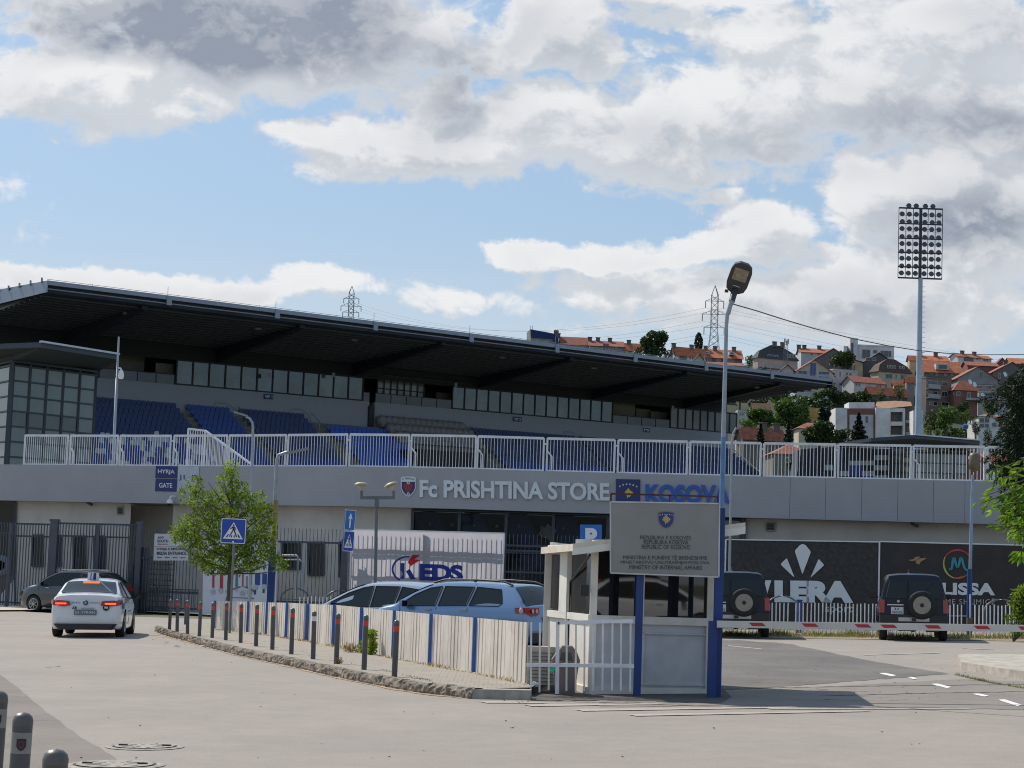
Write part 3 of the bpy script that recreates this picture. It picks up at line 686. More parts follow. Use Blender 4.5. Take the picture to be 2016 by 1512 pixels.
m.hexa([(q0.x,q0.y,-.3),(q1.x,q1.y,-.3),(q1.x,q1.y+.05,-.3),(q0.x,q0.y+.05,-.3)],[(q0.x,q0.y,hz_at(290,1078)),(q1.x,q1.y,hz_at(290,1078)),(q1.x,q1.y+.05,hz_at(290,1078)),(q0.x,q0.y+.05,hz_at(290,1078))]); m.build('panel',mat('slate_sheet',(.085,.095,.115),.55,.2),t)
m=MB(); m.box(fac(257,1118,3.15),(.2,.12,.28)); m.box(fac(256,1133,3.15),(.14,.1,.3)); m.build('lock_box',M_frame,t)
# white swing barriers and hoops
def hoop(px,pyb,w,h,lab,off=2.2,rail=True):
    c=fpt(px,0,off); zb=gz(c.x)+.0; t=thing('hoop_barrier',lab,'hoop barrier',(c.x,c.y,zb),group='arched grey tube barriers on the far pavement')
    m=MB(); P=[]
    for k in range(17):
        a=math.pi*k/16; P.append((c.x-w/2*math.cos(a),c.y,zb+h-w*.42+w*.42*math.sin(a)))
    P=[(c.x-w/2,c.y,zb)]+P+[(c.x+w/2,c.y,zb)]; m.pipe(P,.032,6); m.build('hoop',mat('galvanised_dark',(.14,.15,.17),.4,.5),t)
    if rail: m=MB(); m.beam((c.x-w/2,c.y,zb+h*.62),(c.x+w/2,c.y,zb+h*.62),.04,.04); m.build('crossbar',MATS['galvanised_dark'],t)
hoop(299,1200,1.0,1.28,'arched tube barrier beside the white sedan',1.9)
hoop(489,1200,1.22,1.12,'arched tube barrier in front of the product poster under the tree',3.6)
hoop(592,1200,1.1,1.1,'arched tube barrier left of the leaning post near the electricity banner',3.4)
hoop(680,1200,1.1,1.05,'arched tube barrier partly hidden by the silver car roof',3.4)
# low tube railing on the far pavement
t=thing('tube_railing','low grey bar railing on the far pavement between sedan and bollards','railing',fpt(330,0,1.6)); m=MB(); b=MB()
q0,q1=fpt(268,0,1.7),fpt(402,0,1.7)
for h in (1.0,.86): m.beam((q0.x,q0.y,gz(q0.x)+h),(q1.x,q1.y,gz(q1.x)+h-.06),.045,.045)
for k in range(17): q=q0+(q1-q0)*k/16; b.beam((q.x,q.y,gz(q.x)-.02),(q.x,q.y,gz(q.x)+.97),.03,.03)
m.build('rails',MATS['galvanised_dark'],t); b.build('bars',MATS['galvanised_dark'],t)
# ---------------------------------------------------------------- KEDS banner: translucent cloth, sun comes through from behind
def cloth_mat(name,col,tr=.55):
    m=D.materials.new(name); m.use_nodes=True; tt=m.node_tree; N=NT(tt); p=tt.nodes['Principled BSDF']; out=tt.nodes['Material Output']
    tc=N.n('ShaderNodeTexCoord').outputs['Object']; c=N.mix(N.ss(N.noise(tc,1.5,4,.6),.3,.7),col,tuple(q*.93 for q in col))
    t.links if False else None
    tt.links.new(c,p.inputs['Base Color']); p.inputs['Roughness'].default_value=.8
    tl=N.n('ShaderNodeBsdfTranslucent'); tt.links.new(c,tl.inputs[0]); mx=N.n('ShaderNodeMixShader'); mx.inputs[0].default_value=tr
    tt.links.new(p.outputs[0],mx.inputs[1]); tt.links.new(tl.outputs[0],mx.inputs[2]); tt.links.new(mx.outputs[0],out.inputs[0]); return m
M_cloth=cloth_mat('white_banner_cloth',(.80,.76,.82),.66)
OB=3.65
def banner_fn(x0,yt0,x1,yt1,off):
    A=fac(x0,yt0,off);B=fac(x1,yt1,off)
    return A,B
A=fac(693,1042.5,OB);B=fac(993,1050.5,OB); zb=.0
def kfn(px,py,o=0.): 
    u=(px-693)/(993-693); base=A+(B-A)*u; p=hitpl(px,py,A+Vector((0,-o,0)),Vector((-(B-A).y,(B-A).x,0))); return p
t=thing('banner','large white cloth banner with red and blue KEDS logo on the fence','banner',(A.x,A.y,fgz(A)))
m=MB(); N_=24
for k in range(N_):
    u0,u1=k/N_,(k+1)/N_; a,b=A+(B-A)*u0,A+(B-A)*u1
    w0=.015*math.sin(k*1.7);w1=.015*math.sin((k+1)*1.7)
    zm=lambda q:(q.z+fgz(q))/2
    a1,b1=Vector((a.x,a.y,zm(a))),Vector((b.x,b.y,zm(b))); a2,b2=Vector((a.x,a.y,fgz(a)+.1)),Vector((b.x,b.y,fgz(b)+.1))
    a1.y-=.02+w0;b1.y-=.02+w1
    m.quad(a1,b1,b,a); m.quad(a2,b2,b1,a1)
m.build('cloth',M_cloth,t)
m=MB(); P=[fac(693,1042,OB+.03),fac(993,1050,OB+.03)]; m.beam(P[0],P[1],.05,.05); m.beam(P[1],Vector((P[1].x,P[1].y,fgz(P[1]))),.05,.05); m.beam(P[0],Vector((P[0].x,P[0].y,fgz(P[0]))),.05,.05); m.build('hem',M_wh,t)
M_kb=cloth_mat('banner_blue',(.03,.05,.30),.4); M_kr=cloth_mat('banner_red',(.62,.03,.05),.45); M_ko=cloth_mat('banner_orange',(.75,.3,.08),.45)
Z3=lambda x,y:(640+x/4.2,940+y/4.2)
def kpoly(pts,mb,o=.03): mb.poly([kfn(*Z3(x,y),o) for x,y in pts])
m=MB(); put_text(m,'EDS',lambda u,v: kfn(*Z3(780+362*u,852+8*u-(140-4*u)*v),.035),0,.05,.93)
kpoly([(622,708),(657,708),(655,838),(622,838)],m); kpoly([(668,776),(700,755),(748,840),(708,842)],m); m.build('lettering',M_kb,t)
m=MB(); P=[]; Q=[]
for k in range(25):
    a=math.radians(88+k*6.2); P.append((690+140*math.cos(a),760-112*math.sin(a))); Q.append((694+128*math.cos(a),760-101*math.sin(a)))
for k in range(24): kpoly([P[k],P[k+1],Q[k+1],Q[k]],m)
m.build('arc',M_kb,t)
m=MB(); kpoly([(722,640),(790,640),(745,672),(735,672)],m); kpoly([(722,640),(745,672),(735,700),(684,702)],m); kpoly([(735,690),(750,678),(786,684),(724,722)],m);kpoly([(684,702),(735,700),(724,722),(708,732)],m); m.build('flash',M_kr,t)
m=MB(); kpoly([(706,728),(728,722),(690,748)],m); m.build('flash_tip',M_ko,t)
# ---------------------------------------------------------------- black banners on the right
M_bb=mat('black_banner',(.030,.026,.028),.6,var=.35,vs=6,stretch=(1,1,1)); M_bb2=mat('dark_red_banner',(.022,.018,.020),.55,var=.3,vs=2.)
def rb(x0,yt0,x1,yt1,off): return fac(x0,yt0,off),fac(x1,yt1,off)
def bfn(x0,off):
    a=fac(1428,1062,off); b=fac(2016,1074,off); n=Vector((-(b-a).y,(b-a).x,0))
    return lambda px,py,o=0.: hitpl(px,py,a+Vector((0,-o,0)),n)
B5=bfn(0,3.25); Z5=lambda x,y:(1400+x/3.2727,960+y/3.2727)
def bquad(mb,x0,y0,x1,y1,zb,mi=0):
    a,b=B5(x0,y0),B5(x1,y1); mb.quad(Vector((a.x,a.y,gz(a.x)+.1)),Vector((b.x,b.y,gz(b.x)+.1)),b,a,mi)
t=thing('banner','black sports shop banner with white VLERA lettering and three leaf emblem','banner',B5(1428,1250))
m=MB(); bquad(m,1429,1062,1730,1067,0); m.build('cloth',M_bb,t)
m=MB(); r=random.Random(2)
for i in range(22):
    for j in range(12):
        x,y=1436+i*13.3+(j%2)*6,1070+j*12+(i%3)*2
        c=B5(x,y,.012); m.box(c,(.10,.004,.035),0,M=Matrix.Rotation(.5,3,'Y'))
m.build('pattern',mat('banner_pattern',(.058,.050,.048),.6),t)
m=MB(); a,b=B5(1429,1062,.03),B5(1730,1067,.03); m.beam(a,b,.05,.04); m.beam(a,Vector((a.x,a.y,gz(a.x))),.05,.05); m.build('frame',M_wh,t)
m=MB()
def bp(pts,mb,o=.04): mb.poly([B5(*Z5(x,y),o) for x,y in pts])
put_text(m,'LERA',lambda u,v: B5(*Z5(408+508*u,738+5*u-141*v),.04),0,.07,.92); bp([(350,597),(388,597),(360,690),(334,668)],m); m.build('lettering',M_wh,t)
m=MB(); bp([(570,372),(588,362),(608,370),(640,408),(641,420),(590,556),(585,550),(541,416),(541,404)],m); bp([(452,488),(484,456),(490,458),(536,574),(530,574),(450,498)],m); bp([(724,492),(696,462),(690,464),(641,578),(648,574),(726,502)],m); m.build('emblem',M_wh,t)
m=MB(); put_text(m,'sport',lambda u,v: B5(*Z5(734+180*u,818+2*u-58*v),.04),0,.01); m.build('small_lettering',mat('grey_print',(.45,.45,.47),.6),t)
t=thing('banner','black furniture banner with coloured ring emblem and white MELISSA lettering','banner',B5(1733,1250))
m=MB(); bquad(m,1733,1067,2120,1076,0); m.build('cloth',M_bb2,t)
m=MB(); a,b=B5(1731.5,1066,.04),B5(2120,1076,.04); m.beam(a,b,.035,.04); m.beam(a,Vector((a.x,a.y,gz(a.x))),.06,.05); m.build('frame',M_wh,t)
m=MB(); put_text(m,'MELISSA',lambda u,v: B5(*Z5(1300+530*u,690+5*u-80*v),.04),0,.05,1.05); m.build('lettering',M_wh,t)
m=MB(); put_text(m,'ME SHUMICË',lambda u,v: B5(*Z5(1510+318*u,752+2*u-(42 if 1 else 0)*v),.04),0,.0,1.15); m.build('small_lettering',MATS['grey_print'],t)
cols=[((.46,.04,.06),'ring_red'),((.42,.40,.08),'ring_lime'),((.03,.24,.30),'ring_teal'),((.45,.12,.06),'ring_orange')]
arcs=[(30,150,0),(150,255,1),(-55,35,2),(255,310,3)]
for a0,a1,ci in arcs:
    m=MB(); P=[];Q=[]
    for k in range(13):
        a=math.radians(a0+(a1-a0)*k/12); w=13*(1-.5*abs(k/6-1)); P.append((1588+95*math.cos(a),492-96*math.sin(a))); Q.append((1588+(95-w)*math.cos(a),492-(96-w)*math.sin(a)))
    for k in range(12): bp([P[k],P[k+1],Q[k+1],Q[k]],m)
    m.build('ring',mat(cols[ci][1],cols[ci][0],.6),t)
m=MB()
def stroke(pts,w,mb,fn):
    for (x0,y0),(x1,y1) in zip(pts,pts[1:]):
        L=math.hypot(x1-x0,y1-y0);nx,ny=-(y1-y0)/L*w/2,(x1-x0)/L*w/2; fn([(x0+nx,y0+ny),(x1+nx,y1+ny),(x1-nx,y1-ny),(x0-nx,y0-ny)],mb)
stroke([(1535,520),(1545,528),(1552,515),(1558,462),(1566,450),(1580,500),(1588,514),(1596,500),(1606,452),(1616,455),(1626,500),(1636,525),(1655,533),(1668,520)],15,m,bp)
m.build('emblem_letter',mat('ring_teal2',(.04,.27,.34),.6),t)
m=MB(); bp([(1268,466),(1300,462),(1318,446),(1345,444),(1340,456),(1318,468),(1296,474)],m); bp([(1318,470),(1350,455),(1388,452),(1372,466),(1350,478),(1340,496),(1318,486)],m); m.build('bird_print',mat('print_bronze',(.34,.20,.12),.6),t)
m=MB(); bp([(1516,820),(1654,822),(1654,832),(1516,830)],m); m.build('line_print',MATS['grey_print'],t)
# ---------------------------------------------------------------- product poster board behind the tree
t=thing('poster_board','white advertising board with small coloured product pictures under the leafy tree','poster board',fac(470,1200,3.4))
_a,_b=fac(398,1120,3.4),fac(545,1122,3.4)
def pz(px,py,o=0): return hitpl(px,py,_a+Vector((0,-o,0)),Vector((-(_b-_a).y,(_b-_a).x,0)))
m.hexa([pz(398,1215),pz(543,1218),pz(543,1218)+V((0,.12,0)),pz(398,1215)+V((0,.12,0))],[pz(401,1062),pz(546,1064),pz(546,1064)+V((0,.12,0)),pz(401,1062)+V((0,.12,0))]); m.build('board',mat('poster_white',(.60,.61,.66),.5,var=.06,vs=1),t)
PC={'r':(.42,.02,.03),'t':(.03,.22,.24),'g':(.22,.23,.25),'b':(.02,.05,.25),'k':(.05,.05,.07),'p':(.30,.10,.13)}
for (x,y,w,h,c) in [(420,1144,4,26,'r'),(436,1143,6,31,'r'),(450,1146,3,22,'g'),(466,1142,5,26,'t'),(478,1142,3,26,'p'),(486,1146,3,24,'g'),(494,1140,4,22,'b'),(507,1140,10,24,'b'),(521,1140,9,22,'b'),(502,1166,4,9,'k'),(519,1163,4,9,'k')]:
    m=MB(); m.poly([pz(x-w/2-.5,y+h/2,.02),pz(x+w/2-.5,y+h/2,.02),pz(x+w/2,y-h/2,.02),pz(x-w/2,y-h/2,.02)]); m.build('product_print',mat('print_'+c,PC[c],.5),t)
for (x,y,w) in [(419,1165,5),(434,1163,5),(448,1165,5),(464,1160,4),(477,1168,5),(491,1166,5),(503,1156,5),(520,1155,5)]:
    m=MB(); m.poly([pz(x+w*math.cos(k*math.pi/5),y+w*math.sin(k*math.pi/5),.025) for k in range(10)]); m.build('round_print',mat('print_pale',(.40,.42,.47),.5),t)
# ---------------------------------------------------------------- white picket fence behind the parked cars
YP=61.3
def picket(x0,x1,lab,step=.118):
    A=at(x0,1200,YP);B=at(x1,1200,YP); t=thing('picket_fence',lab,'fence',(A.x,A.y,gz(A.x)),group='white steel picket fence behind the parking bays')
    n=int((B.x-A.x)/step); b=MB(); r=MB(); rr=random.Random(int(x0))
    for k in range(n):
        x=A.x+k*step; z=gz(x); tx=rr.uniform(-.012,.012); b.beam((x,YP,z+.02),(x+tx,YP,z+.95+rr.uniform(-.015,.015)),.034,.03)
    for h in (.14,): r.beam((A.x,YP+.04,gz(A.x)+h),(B.x,YP+.04,gz(B.x)+h),.02,.03)
    b.build('bars',M_white,t); r.build('rails',M_white,t)
picket(590,700,'white picket fence showing above the corrugated fence, left of the silver car')
picket(1030,1195,'white picket fence mostly hidden behind guard booth and wagon')
picket(1400,1565,'white picket fence between the left dark off-roader and blue stub post')
picket(1567,1735,'white picket fence below the letters ERA, left of the right off-roader')
picket(1735,1903,'white picket fence behind the right dark off-roader')
picket(1905,2110,'white picket fence at the right edge beyond the blue pole')
# ---------------------------------------------------------------- corrugated fence along the island
TOPS=[(424,1183),(490,1184.5),(527,1186),(566,1186.5),(607,1189),(659,1191),(713,1196),(778,1202.5),(851,1209),(938,1216.5),(1036,1225)]
BOTS=[(424,1239),(490,1246),(527,1250),(566,1257),(607,1263),(659,1273.5),(713,1284),(778,1297),(851,1311),(938,1326),(1036,1348)]
M_corr=mat('dusty_white_sheet',(.60,.545,.475),.6,var=.12,vs=1.4,dirt=.35,stretch=(1,1,.6)); M_bpost=mat('blue_post_paint',(.02,.11,.42),.5,var=.15,vs=4)
FB=[gnd(*q,KH*.8) for q in BOTS]; FH=[]
for q,b in zip(TOPS,FB): FH.append(at(q[0],q[1],b.y).z)
NAMES=['farthest','second farthest','third farthest','fourth farthest']
CL=['corrugated white fence panel farthest from the booth, behind the sixth bollard','corrugated white fence panel behind the sign post and seventh bollard','corrugated white fence panel behind the eighth and ninth bollards','corrugated white fence panel behind the tenth bollard, its right edge bent',
'corrugated white fence panel under the left end of the silver car','corrugated white fence panel between the white banded bollard and the tuft of dry grass','corrugated white fence panel with a bright green weed at its foot',
'corrugated white fence panel left of the last bollard, below the wagon door','corrugated white fence panel below the wagon rear window','corrugated white fence panel nearest to the guard booth railing']
for i in range(10):
    a,b=FB[i],FB[i+1]; ha,hb=FH[i],FH[i+1]; t=thing('corrugated_fence_panel',CL[i],'fence panel',a,group='corrugated sheet panels of the white fence')
    m=MB(); d=(b-a); d.z=0; L=d.length; d.normalize(); nrm=Vector((-d.y,d.x,0)); nrm=nrm if nrm.x<0 else -nrm
    n=(15 if i>3 else 11)*5; pro=[1,1,1,1,-.6]
    P0=[];P1=[]
    for k in range(n+1):
        cell,ph=divmod(k,5); u=min(1,(cell+[0,.27,.54,.80,.90][ph])/(n/5)); q=a+(b-a)*u+nrm*((.024+.010*math.sin(cell*7.3+i))*pro[k%5]); 
        if i==3 and u>.8: q+=nrm*.10*(u-.8)*5
        P0.append(Vector((q.x,q.y,gz(q.x)+KH-.01))); P1.append(Vector((q.x,q.y,ha+(hb-ha)*u)))
    for k in range(n): m.quad(P0[k],P0[k+1],P1[k+1],P1[k])
    m.build('sheet',M_corr,t)
    m=MB(); q=a+nrm*.05; m.beam((q.x,q.y,gz(q.x)+KH-.02),(q.x,q.y,ha+.01),.05,.06); m.build('post',M_bpost,t)

# odds and ends behind the fences
def hoop2(px,Y,w,h,lab):
    c=at(px,1240,Y); zb=gz(c.x); t=thing('hoop_barrier',lab,'hoop barrier',(c.x,c.y,zb),group='arched grey tube barriers on the far pavement'); m=MB(); P=[(c.x-w/2,Y,zb)]+[(c.x-w/2*math.cos(math.pi*k/14),Y,zb+h-w*.4+w*.4*math.sin(math.pi*k/14)) for k in range(15)]+[(c.x+w/2,Y,zb)]; m.pipe(P,.03,6); m.build('hoop',MATS['galvanised_dark'],t)
hoop2(1540,65.5,1.1,1.12,'arched tube barrier behind the picket fence below the letter L'); hoop2(1972,65.5,1.2,1.1,'arched tube barrier behind the picket fence near the right edge')
c=at(1574,1183,62.2); t=thing('stub_post','short blue post standing behind the white picket fence','post',(c.x,62.2,gz(c.x))); m=MB(); m.box((c.x,62.2,(c.z+gz(c.x))/2),(.14,.14,c.z-gz(c.x))); m.box((c.x,62.2,c.z+.02),(.18,.18,.04)); m.build('post',mat('stub_blue',(.01,.045,.2),.5,var=.2),t)
t=thing('tube_barrier','pale bent tube frame standing behind the spiked fence right of the yellow pole','barrier',fac(570,1190,2.4)); m=MB(); m.pipe([fac(556,1094,2.4),fac(583,1093.5,2.4),fac(587,1097,2.4),fac(582,1200,2.4)],.045,8); m.pipe([fac(556,1102,2.2),fac(590,1102,2.2),fac(596,1108,2.2),fac(597,1200,2.2)],.03,8); m.build('tube',mat('tube_pale',(.42,.43,.46),.5),t)
c=fac(1,1113,2.5); t=thing('round_emblem','round white and red emblem glimpsed through the fence at the left edge','emblem',c); m=MB(); m.lathe(c,[(.001,-.02),(.42,-.02),(.42,0)],24,ax='Y'); m.build('disc',mat('emblem_pale',(.25,.28,.38),.6),t); m=MB(); m.lathe(c,[(.001,-.03),(.2,-.03)],20,ax='Y'); m.build('centre',mat('emblem_red',(.30,.03,.03),.6),t)
# ================================================================ main grandstand across the pitch
SA=Vector((-36.9,155.1,0)); SD=Vector((.7995,.6006,0)); SN=Vector((-.6006,.7995,0)); SLN=88.4
def S(u,t,z): return SA+SD*u+SN*t+Vector((0,0,z+.0065*u if z<21.3 else z))
def hp(px,py,t):
    q=hitpl(px,py,SA+SN*t,SN); u=(q-SA).dot(SD); return u,q.z-.0065*u
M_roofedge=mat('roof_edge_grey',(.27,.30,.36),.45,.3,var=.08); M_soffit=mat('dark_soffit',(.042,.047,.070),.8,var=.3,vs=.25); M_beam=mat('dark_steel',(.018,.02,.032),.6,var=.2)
M_conc2=mat('stand_concrete',(.17,.165,.15),.9,var=.25,vs=.7); M_para=mat('parapet_grey',(.30,.33,.39),.7,var=.04)
M_pane=mat('pale_glass',(.085,.112,.122),.06,var=.6,vs=.35,spec=.9); M_roomd=mat('dark_room',(.02,.021,.024),.8)  # box panes: uneven reflections are put into the colour as mottling
M_beige=mat('beige_lining',(.17,.165,.13),.8,var=.1)
gs=thing('grandstand','huge football grandstand with dark overhanging roof, glass boxes and blue seats','grandstand',S(44,8,0))
# roof: deck, edge band, gutter line, brackets
ZF_=23.65
m=MB(); L=SLN
m.hexa([S(0,0,ZF_-.35),S(L,0,ZF_-.35),S(L,24,ZF_+.15),S(0,24,ZF_+.15)],[S(0,0,ZF_),S(L,0,ZF_),S(L,24,ZF_+.5),S(0,24,ZF_+.5)],0)
roof=m.build('roof',[M_roofedge],gs)
m=MB(); m.quad(S(.2,.5,22.75),S(L-.2,.5,22.75),S(L-.2,21,21.45),S(.2,21,21.45)); m.quad(S(.2,.5,22.75),S(L-.2,.5,22.75),S(L-.2,.5,23.3),S(.2,.5,23.3))
m.quad(S(L-.2,.5,22.75),S(L-.2,.5,23.3),S(L-.2,21,23.6),S(L-.2,21,21.45)); m.quad(S(.2,.5,23.0),S(.2,.5,23.3),S(.2,21,23.7),S(.2,21,21.45))
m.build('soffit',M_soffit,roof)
m=MB()
for k in range(1,20): t_=.8+k*1.05; z=22.75-(t_-.5)*.0634-.07; m.beam(S(.2,t_,z),S(L-.2,t_,z),.16,.14)
m.build('purlins',mat('purlin_grey',(.068,.073,.095),.7,var=.2),roof)
m=MB(); m.tube(S(-.1,.1,22.98),S(L,.1,22.98),.06,n=6)
for zz in (ZF_+.10,): m.tube(S(0,.1,zz),S(L,.1,zz),.018,n=4)
for k in range(24): m.beam(S(k*3.83,.1,ZF_),S(k*3.83,.1,ZF_+.14),.03,.03)
m.build('gutter_rail',mat('rail_grey',(.22,.24,.28),.5),roof)
for px in (325,540,735,925,1095,1250,1390,1520):
    u,z=hp(px,745,0); m=MB(); m.box(S(u,.0,ZF_-.42),(.45,.16,.78),M=Matrix.Rotation(math.atan2(SD.y,SD.x),3,'Z')); m.tube(S(u,.3,ZF_),S(u,.3,ZF_+.75),.02,n=4); m.build('bracket',M_roofedge,roof)
# end gable strips
for u,sg in ((0,-1),(L,1)):
    m=MB(); m.hexa([S(u,0,ZF_-.95),S(u,22,ZF_-1.15),S(u+.1*sg,22,ZF_-1.15),S(u+.1*sg,0,ZF_-.95)],[S(u,0,ZF_-.05),S(u,22,ZF_-.15),S(u+.1*sg,22,ZF_-.15),S(u+.1*sg,0,ZF_-.05)],0)
    m.build('gable_strip',M_roofedge if u==0 else M_beam,roof)
m=MB()
for k in range(10): m.beam(S(-.1,2.2*k+1,ZF_-.1),S(-.1,2.2*k+1,ZF_+.3),.25,.1)
m.build('gable_clips',M_roofedge,roof)
# deep cantilever girders below the roof
for u in (9.,24.,39.,54.,69.,82.):
    m=MB(); m.hexa([S(u-.25,1,22.4),S(u+.25,1,22.4),S(u+.25,16,20.15),S(u-.25,16,20.15)],[S(u-.25,1,22.8),S(u+.25,1,22.8),S(u+.25,16,21.8),S(u-.25,16,21.8)]); m.build('girder',M_beam,roof)
for (px,py) in ((250,592),(510,625),(700,632),(990,668),(1170,706),(1330,724),(1490,765),(1555,757)):
    u,z=hp(px,py,4); m=MB(); m.box(S(u,4,22.3),(.5,.3,.16)); m.build('lamp',mat('lamp_body_pale',(.20,.20,.22),.5),roof)
# back wall above the boxes, side walls
T0=16.; zw0,zw1=17.95,20.1
m=MB(); m.quad(S(-6,T0,zw1),S(L,T0,zw1),S(L,T0,22.2),S(-6,T0,22.2)); m.quad(S(-6,T0+4,14),S(L,T0+4,14),S(L,T0+4,22.2),S(-6,T0+4,22.2)); m.quad(S(-6,T0,zw0-.2),S(L,T0,zw0-.2),S(L,T0+4,zw0-.2),S(-6,T0+4,zw0-.2)); m.quad(S(L,T0,8),S(L,T0+4,8),S(L,T0+4,22),S(L,T0,22))
m.build('back_wall',M_roomd,gs)
m=MB(); zp=16.05
for a,b in ((-6,hp(726,760,T0)[0]),(hp(737,760,T0)[0],L)):
    m.hexa([S(a,T0-.25,zp-1),S(b,T0-.25,zp-1),S(b,T0,zp-1),S(a,T0,zp-1)],[S(a,T0-.25,zw0-.12),S(b,T0-.25,zw0-.12),S(b,T0,zw0-.12),S(a,T0,zw0-.12)])
m.build('parapet',M_para,gs)
# glazed boxes
def boxes(px0,px1,n,tag_=M_pane):
    u0=hp(px0,780,T0)[0];u1=hp(px1,810,T0)[0]
    for k in range(n):
        a=u0+(u1-u0)*k/n;b=u0+(u1-u0)*(k+1)/n; m=MB(); m.quad(S(a+.05,T0-.08,zw0),S(b-.05,T0-.08,zw0),S(b-.05,T0-.08,zw1),S(a+.05,T0-.08,zw1)); m.build('box_window',tag_,gs)
    m=MB()
    for k in range(n+1): a=u0+(u1-u0)*k/n; m.beam(S(a,T0-.12,zw0-.1),S(a,T0-.12,zw1+.05),.14,.12)
    for z in (zw0-.05,zw1+.03): m.beam(S(u0,T0-.12,z),S(u1,T0-.12,z),.12,.14)
    m.build('box_frame',M_beam,gs); return u0,u1
boxes(344,712,12); boxes(890,1205,14); boxes(1320,1450,9,mat('grey_glass',(.13,.14,.14),.12,var=.4,vs=.3))
# recessed terraces with beige lining and glass rails
def panel(px0,px1,z0,z1,t_,m_,name='terrace_lining'):
    u0=hp(px0,760,t_)[0];u1=hp(px1,760,t_)[0]; m=MB(); m.hexa([S(u0,t_,z0),S(u1,t_,z0),S(u1,t_+.1,z0),S(u0,t_+.1,z0)],[S(u0,t_,z1),S(u1,t_,z1),S(u1,t_+.1,z1),S(u0,t_+.1,z1)]); return m.build(name,m_,gs)
panel(148,180,18.6,20.6,T0+2.6,M_beige); panel(182,282,18.,20.6,T0+2.6,M_beige); panel(305,340,17.9,19.8,T0+1.,M_beige)
panel(1207,1252,17.9,20.3,T0+1.5,M_beige); panel(1254,1282,18.4,19.9,T0+2.,M_beige); panel(1283,1316,17.9,19.7,T0+1.5,M_beige)
panel(860,888,17.9,19.5,T0+1.,mat('brown_room',(.07,.068,.062),.6,var=.3))
def glass_rail(px0,px1,n):
    u0=hp(px0,780,T0)[0];u1=hp(px1,800,T0)[0]; m=MB(); r=MB()
    for k in range(n): a=u0+(u1-u0)*k/n+.04;b=u0+(u1-u0)*(k+1)/n-.04; m.quad(S(a,T0-.1,zw0-.1),S(b,T0-.1,zw0-.1),S(b,T0-.1,zw0+.75),S(a,T0-.1,zw0+.75))
    for k in range(n+1): a=u0+(u1-u0)*k/n; r.beam(S(a,T0-.12,zw0-.15),S(a,T0-.12,zw0+.8),.06,.06)
    r.beam(S(u0,T0-.12,zw0+.8),S(u1,T0-.12,zw0+.8),.06,.06); m.build('glass_rail',mat('rail_glass',(.075,.085,.09),.1,var=.3,vs=.4),gs); r.build('terrace_rail',M_beam,gs)
glass_rail(192,340,4); glass_rail(712,726,1); glass_rail(738,888,5); glass_rail(1207,1318,4)
# terrace room with mullions, its lit look put into a paler glazing colour
u0=hp(742,760,T0+1.5)[0];u1=hp(835,760,T0+1.5)[0]; m=MB(); m.quad(S(u0,T0+1.5,zw0),S(u1,T0+1.5,zw0),S(u1,T0+1.5,20.3),S(u0,T0+1.5,20.3)); m.build('terrace_glazing',mat('lit_room',(.20,.23,.23),.2,var=.6,vs=.5),gs)
m=MB()
for k in range(8): a=u0+(u1-u0)*k/7; m.beam(S(a,T0+1.4,zw0),S(a,T0+1.4,20.3),.1,.1)
for z in (18.7,19.4): m.beam(S(u0,T0+1.4,z),S(u1,T0+1.4,z),.08,.08)
m.build('terrace_mullions',M_beam,gs)
m=MB(); m.quad(S(u0-.5,T0-.5,20.55),S(u1+4,T0-.5,20.55),S(u1+3,T0+1.5,20.45),S(u0+.5,T0+1.5,20.45)); m.build('terrace_canopy',mat('canopy_beige',(.30,.29,.22),.8),gs)
m=MB(); u,z=hp(731.5,770,T0-.3); m.hexa([S(u-.28,T0-.5,14.3),S(u+.28,T0-.5,14.3),S(u+.28,T0-.2,14.3),S(u-.28,T0-.2,14.3)],[S(u-.28,T0-.5,17.4),S(u+.28,T0-.5,17.4),S(u+.28,T0-.2,17.4),S(u-.28,T0-.2,17.4)]); m.build('pillar',M_beam,gs)
for (px,py) in ((530,735),(657,735),(898,755),(1325,800),(147,680)):
    u,z=hp(px,py,T0-1); m=MB(); m.box(S(u,T0-1,z-.15),(.25,.3,.4)); m.build('speaker',mat('speaker_white',(.36,.36,.38),.5),gs)
def mini_sign(x0,y0,x1,y1,txt,lab):
    t=thing('box_sign',lab,'sign',S(hp(x0,y1,T0-.35)[0],T0-.35,zp)); P=[hitpl(x,y,SA+SN*(T0-.32),SN) for x,y in ((x0,y1-.6),(x1,y1+.6),(x1,y0+1.2),(x0,y0))]
    m=MB(); m.poly(P); m.build('board',M_navy,t); m=MB(); put_text(m,txt,lambda u,v: P[0]+(P[1]-P[0])*(.12+.76*u)+(P[3]-P[0])*(.22+.56*v)-SN*.03,0,.02); m.build('lettering',M_wh,t)
mini_sign(519,775,538,786,'VIP 1','small navy sign reading VIP 1 below the left glazed boxes'); mini_sign(1010,820,1027,830,'VIP 2','small navy sign reading VIP 2 below the middle glazed boxes'); mini_sign(1266,842,1279,851,'P5','small navy sign reading P5 below the right beige terrace')
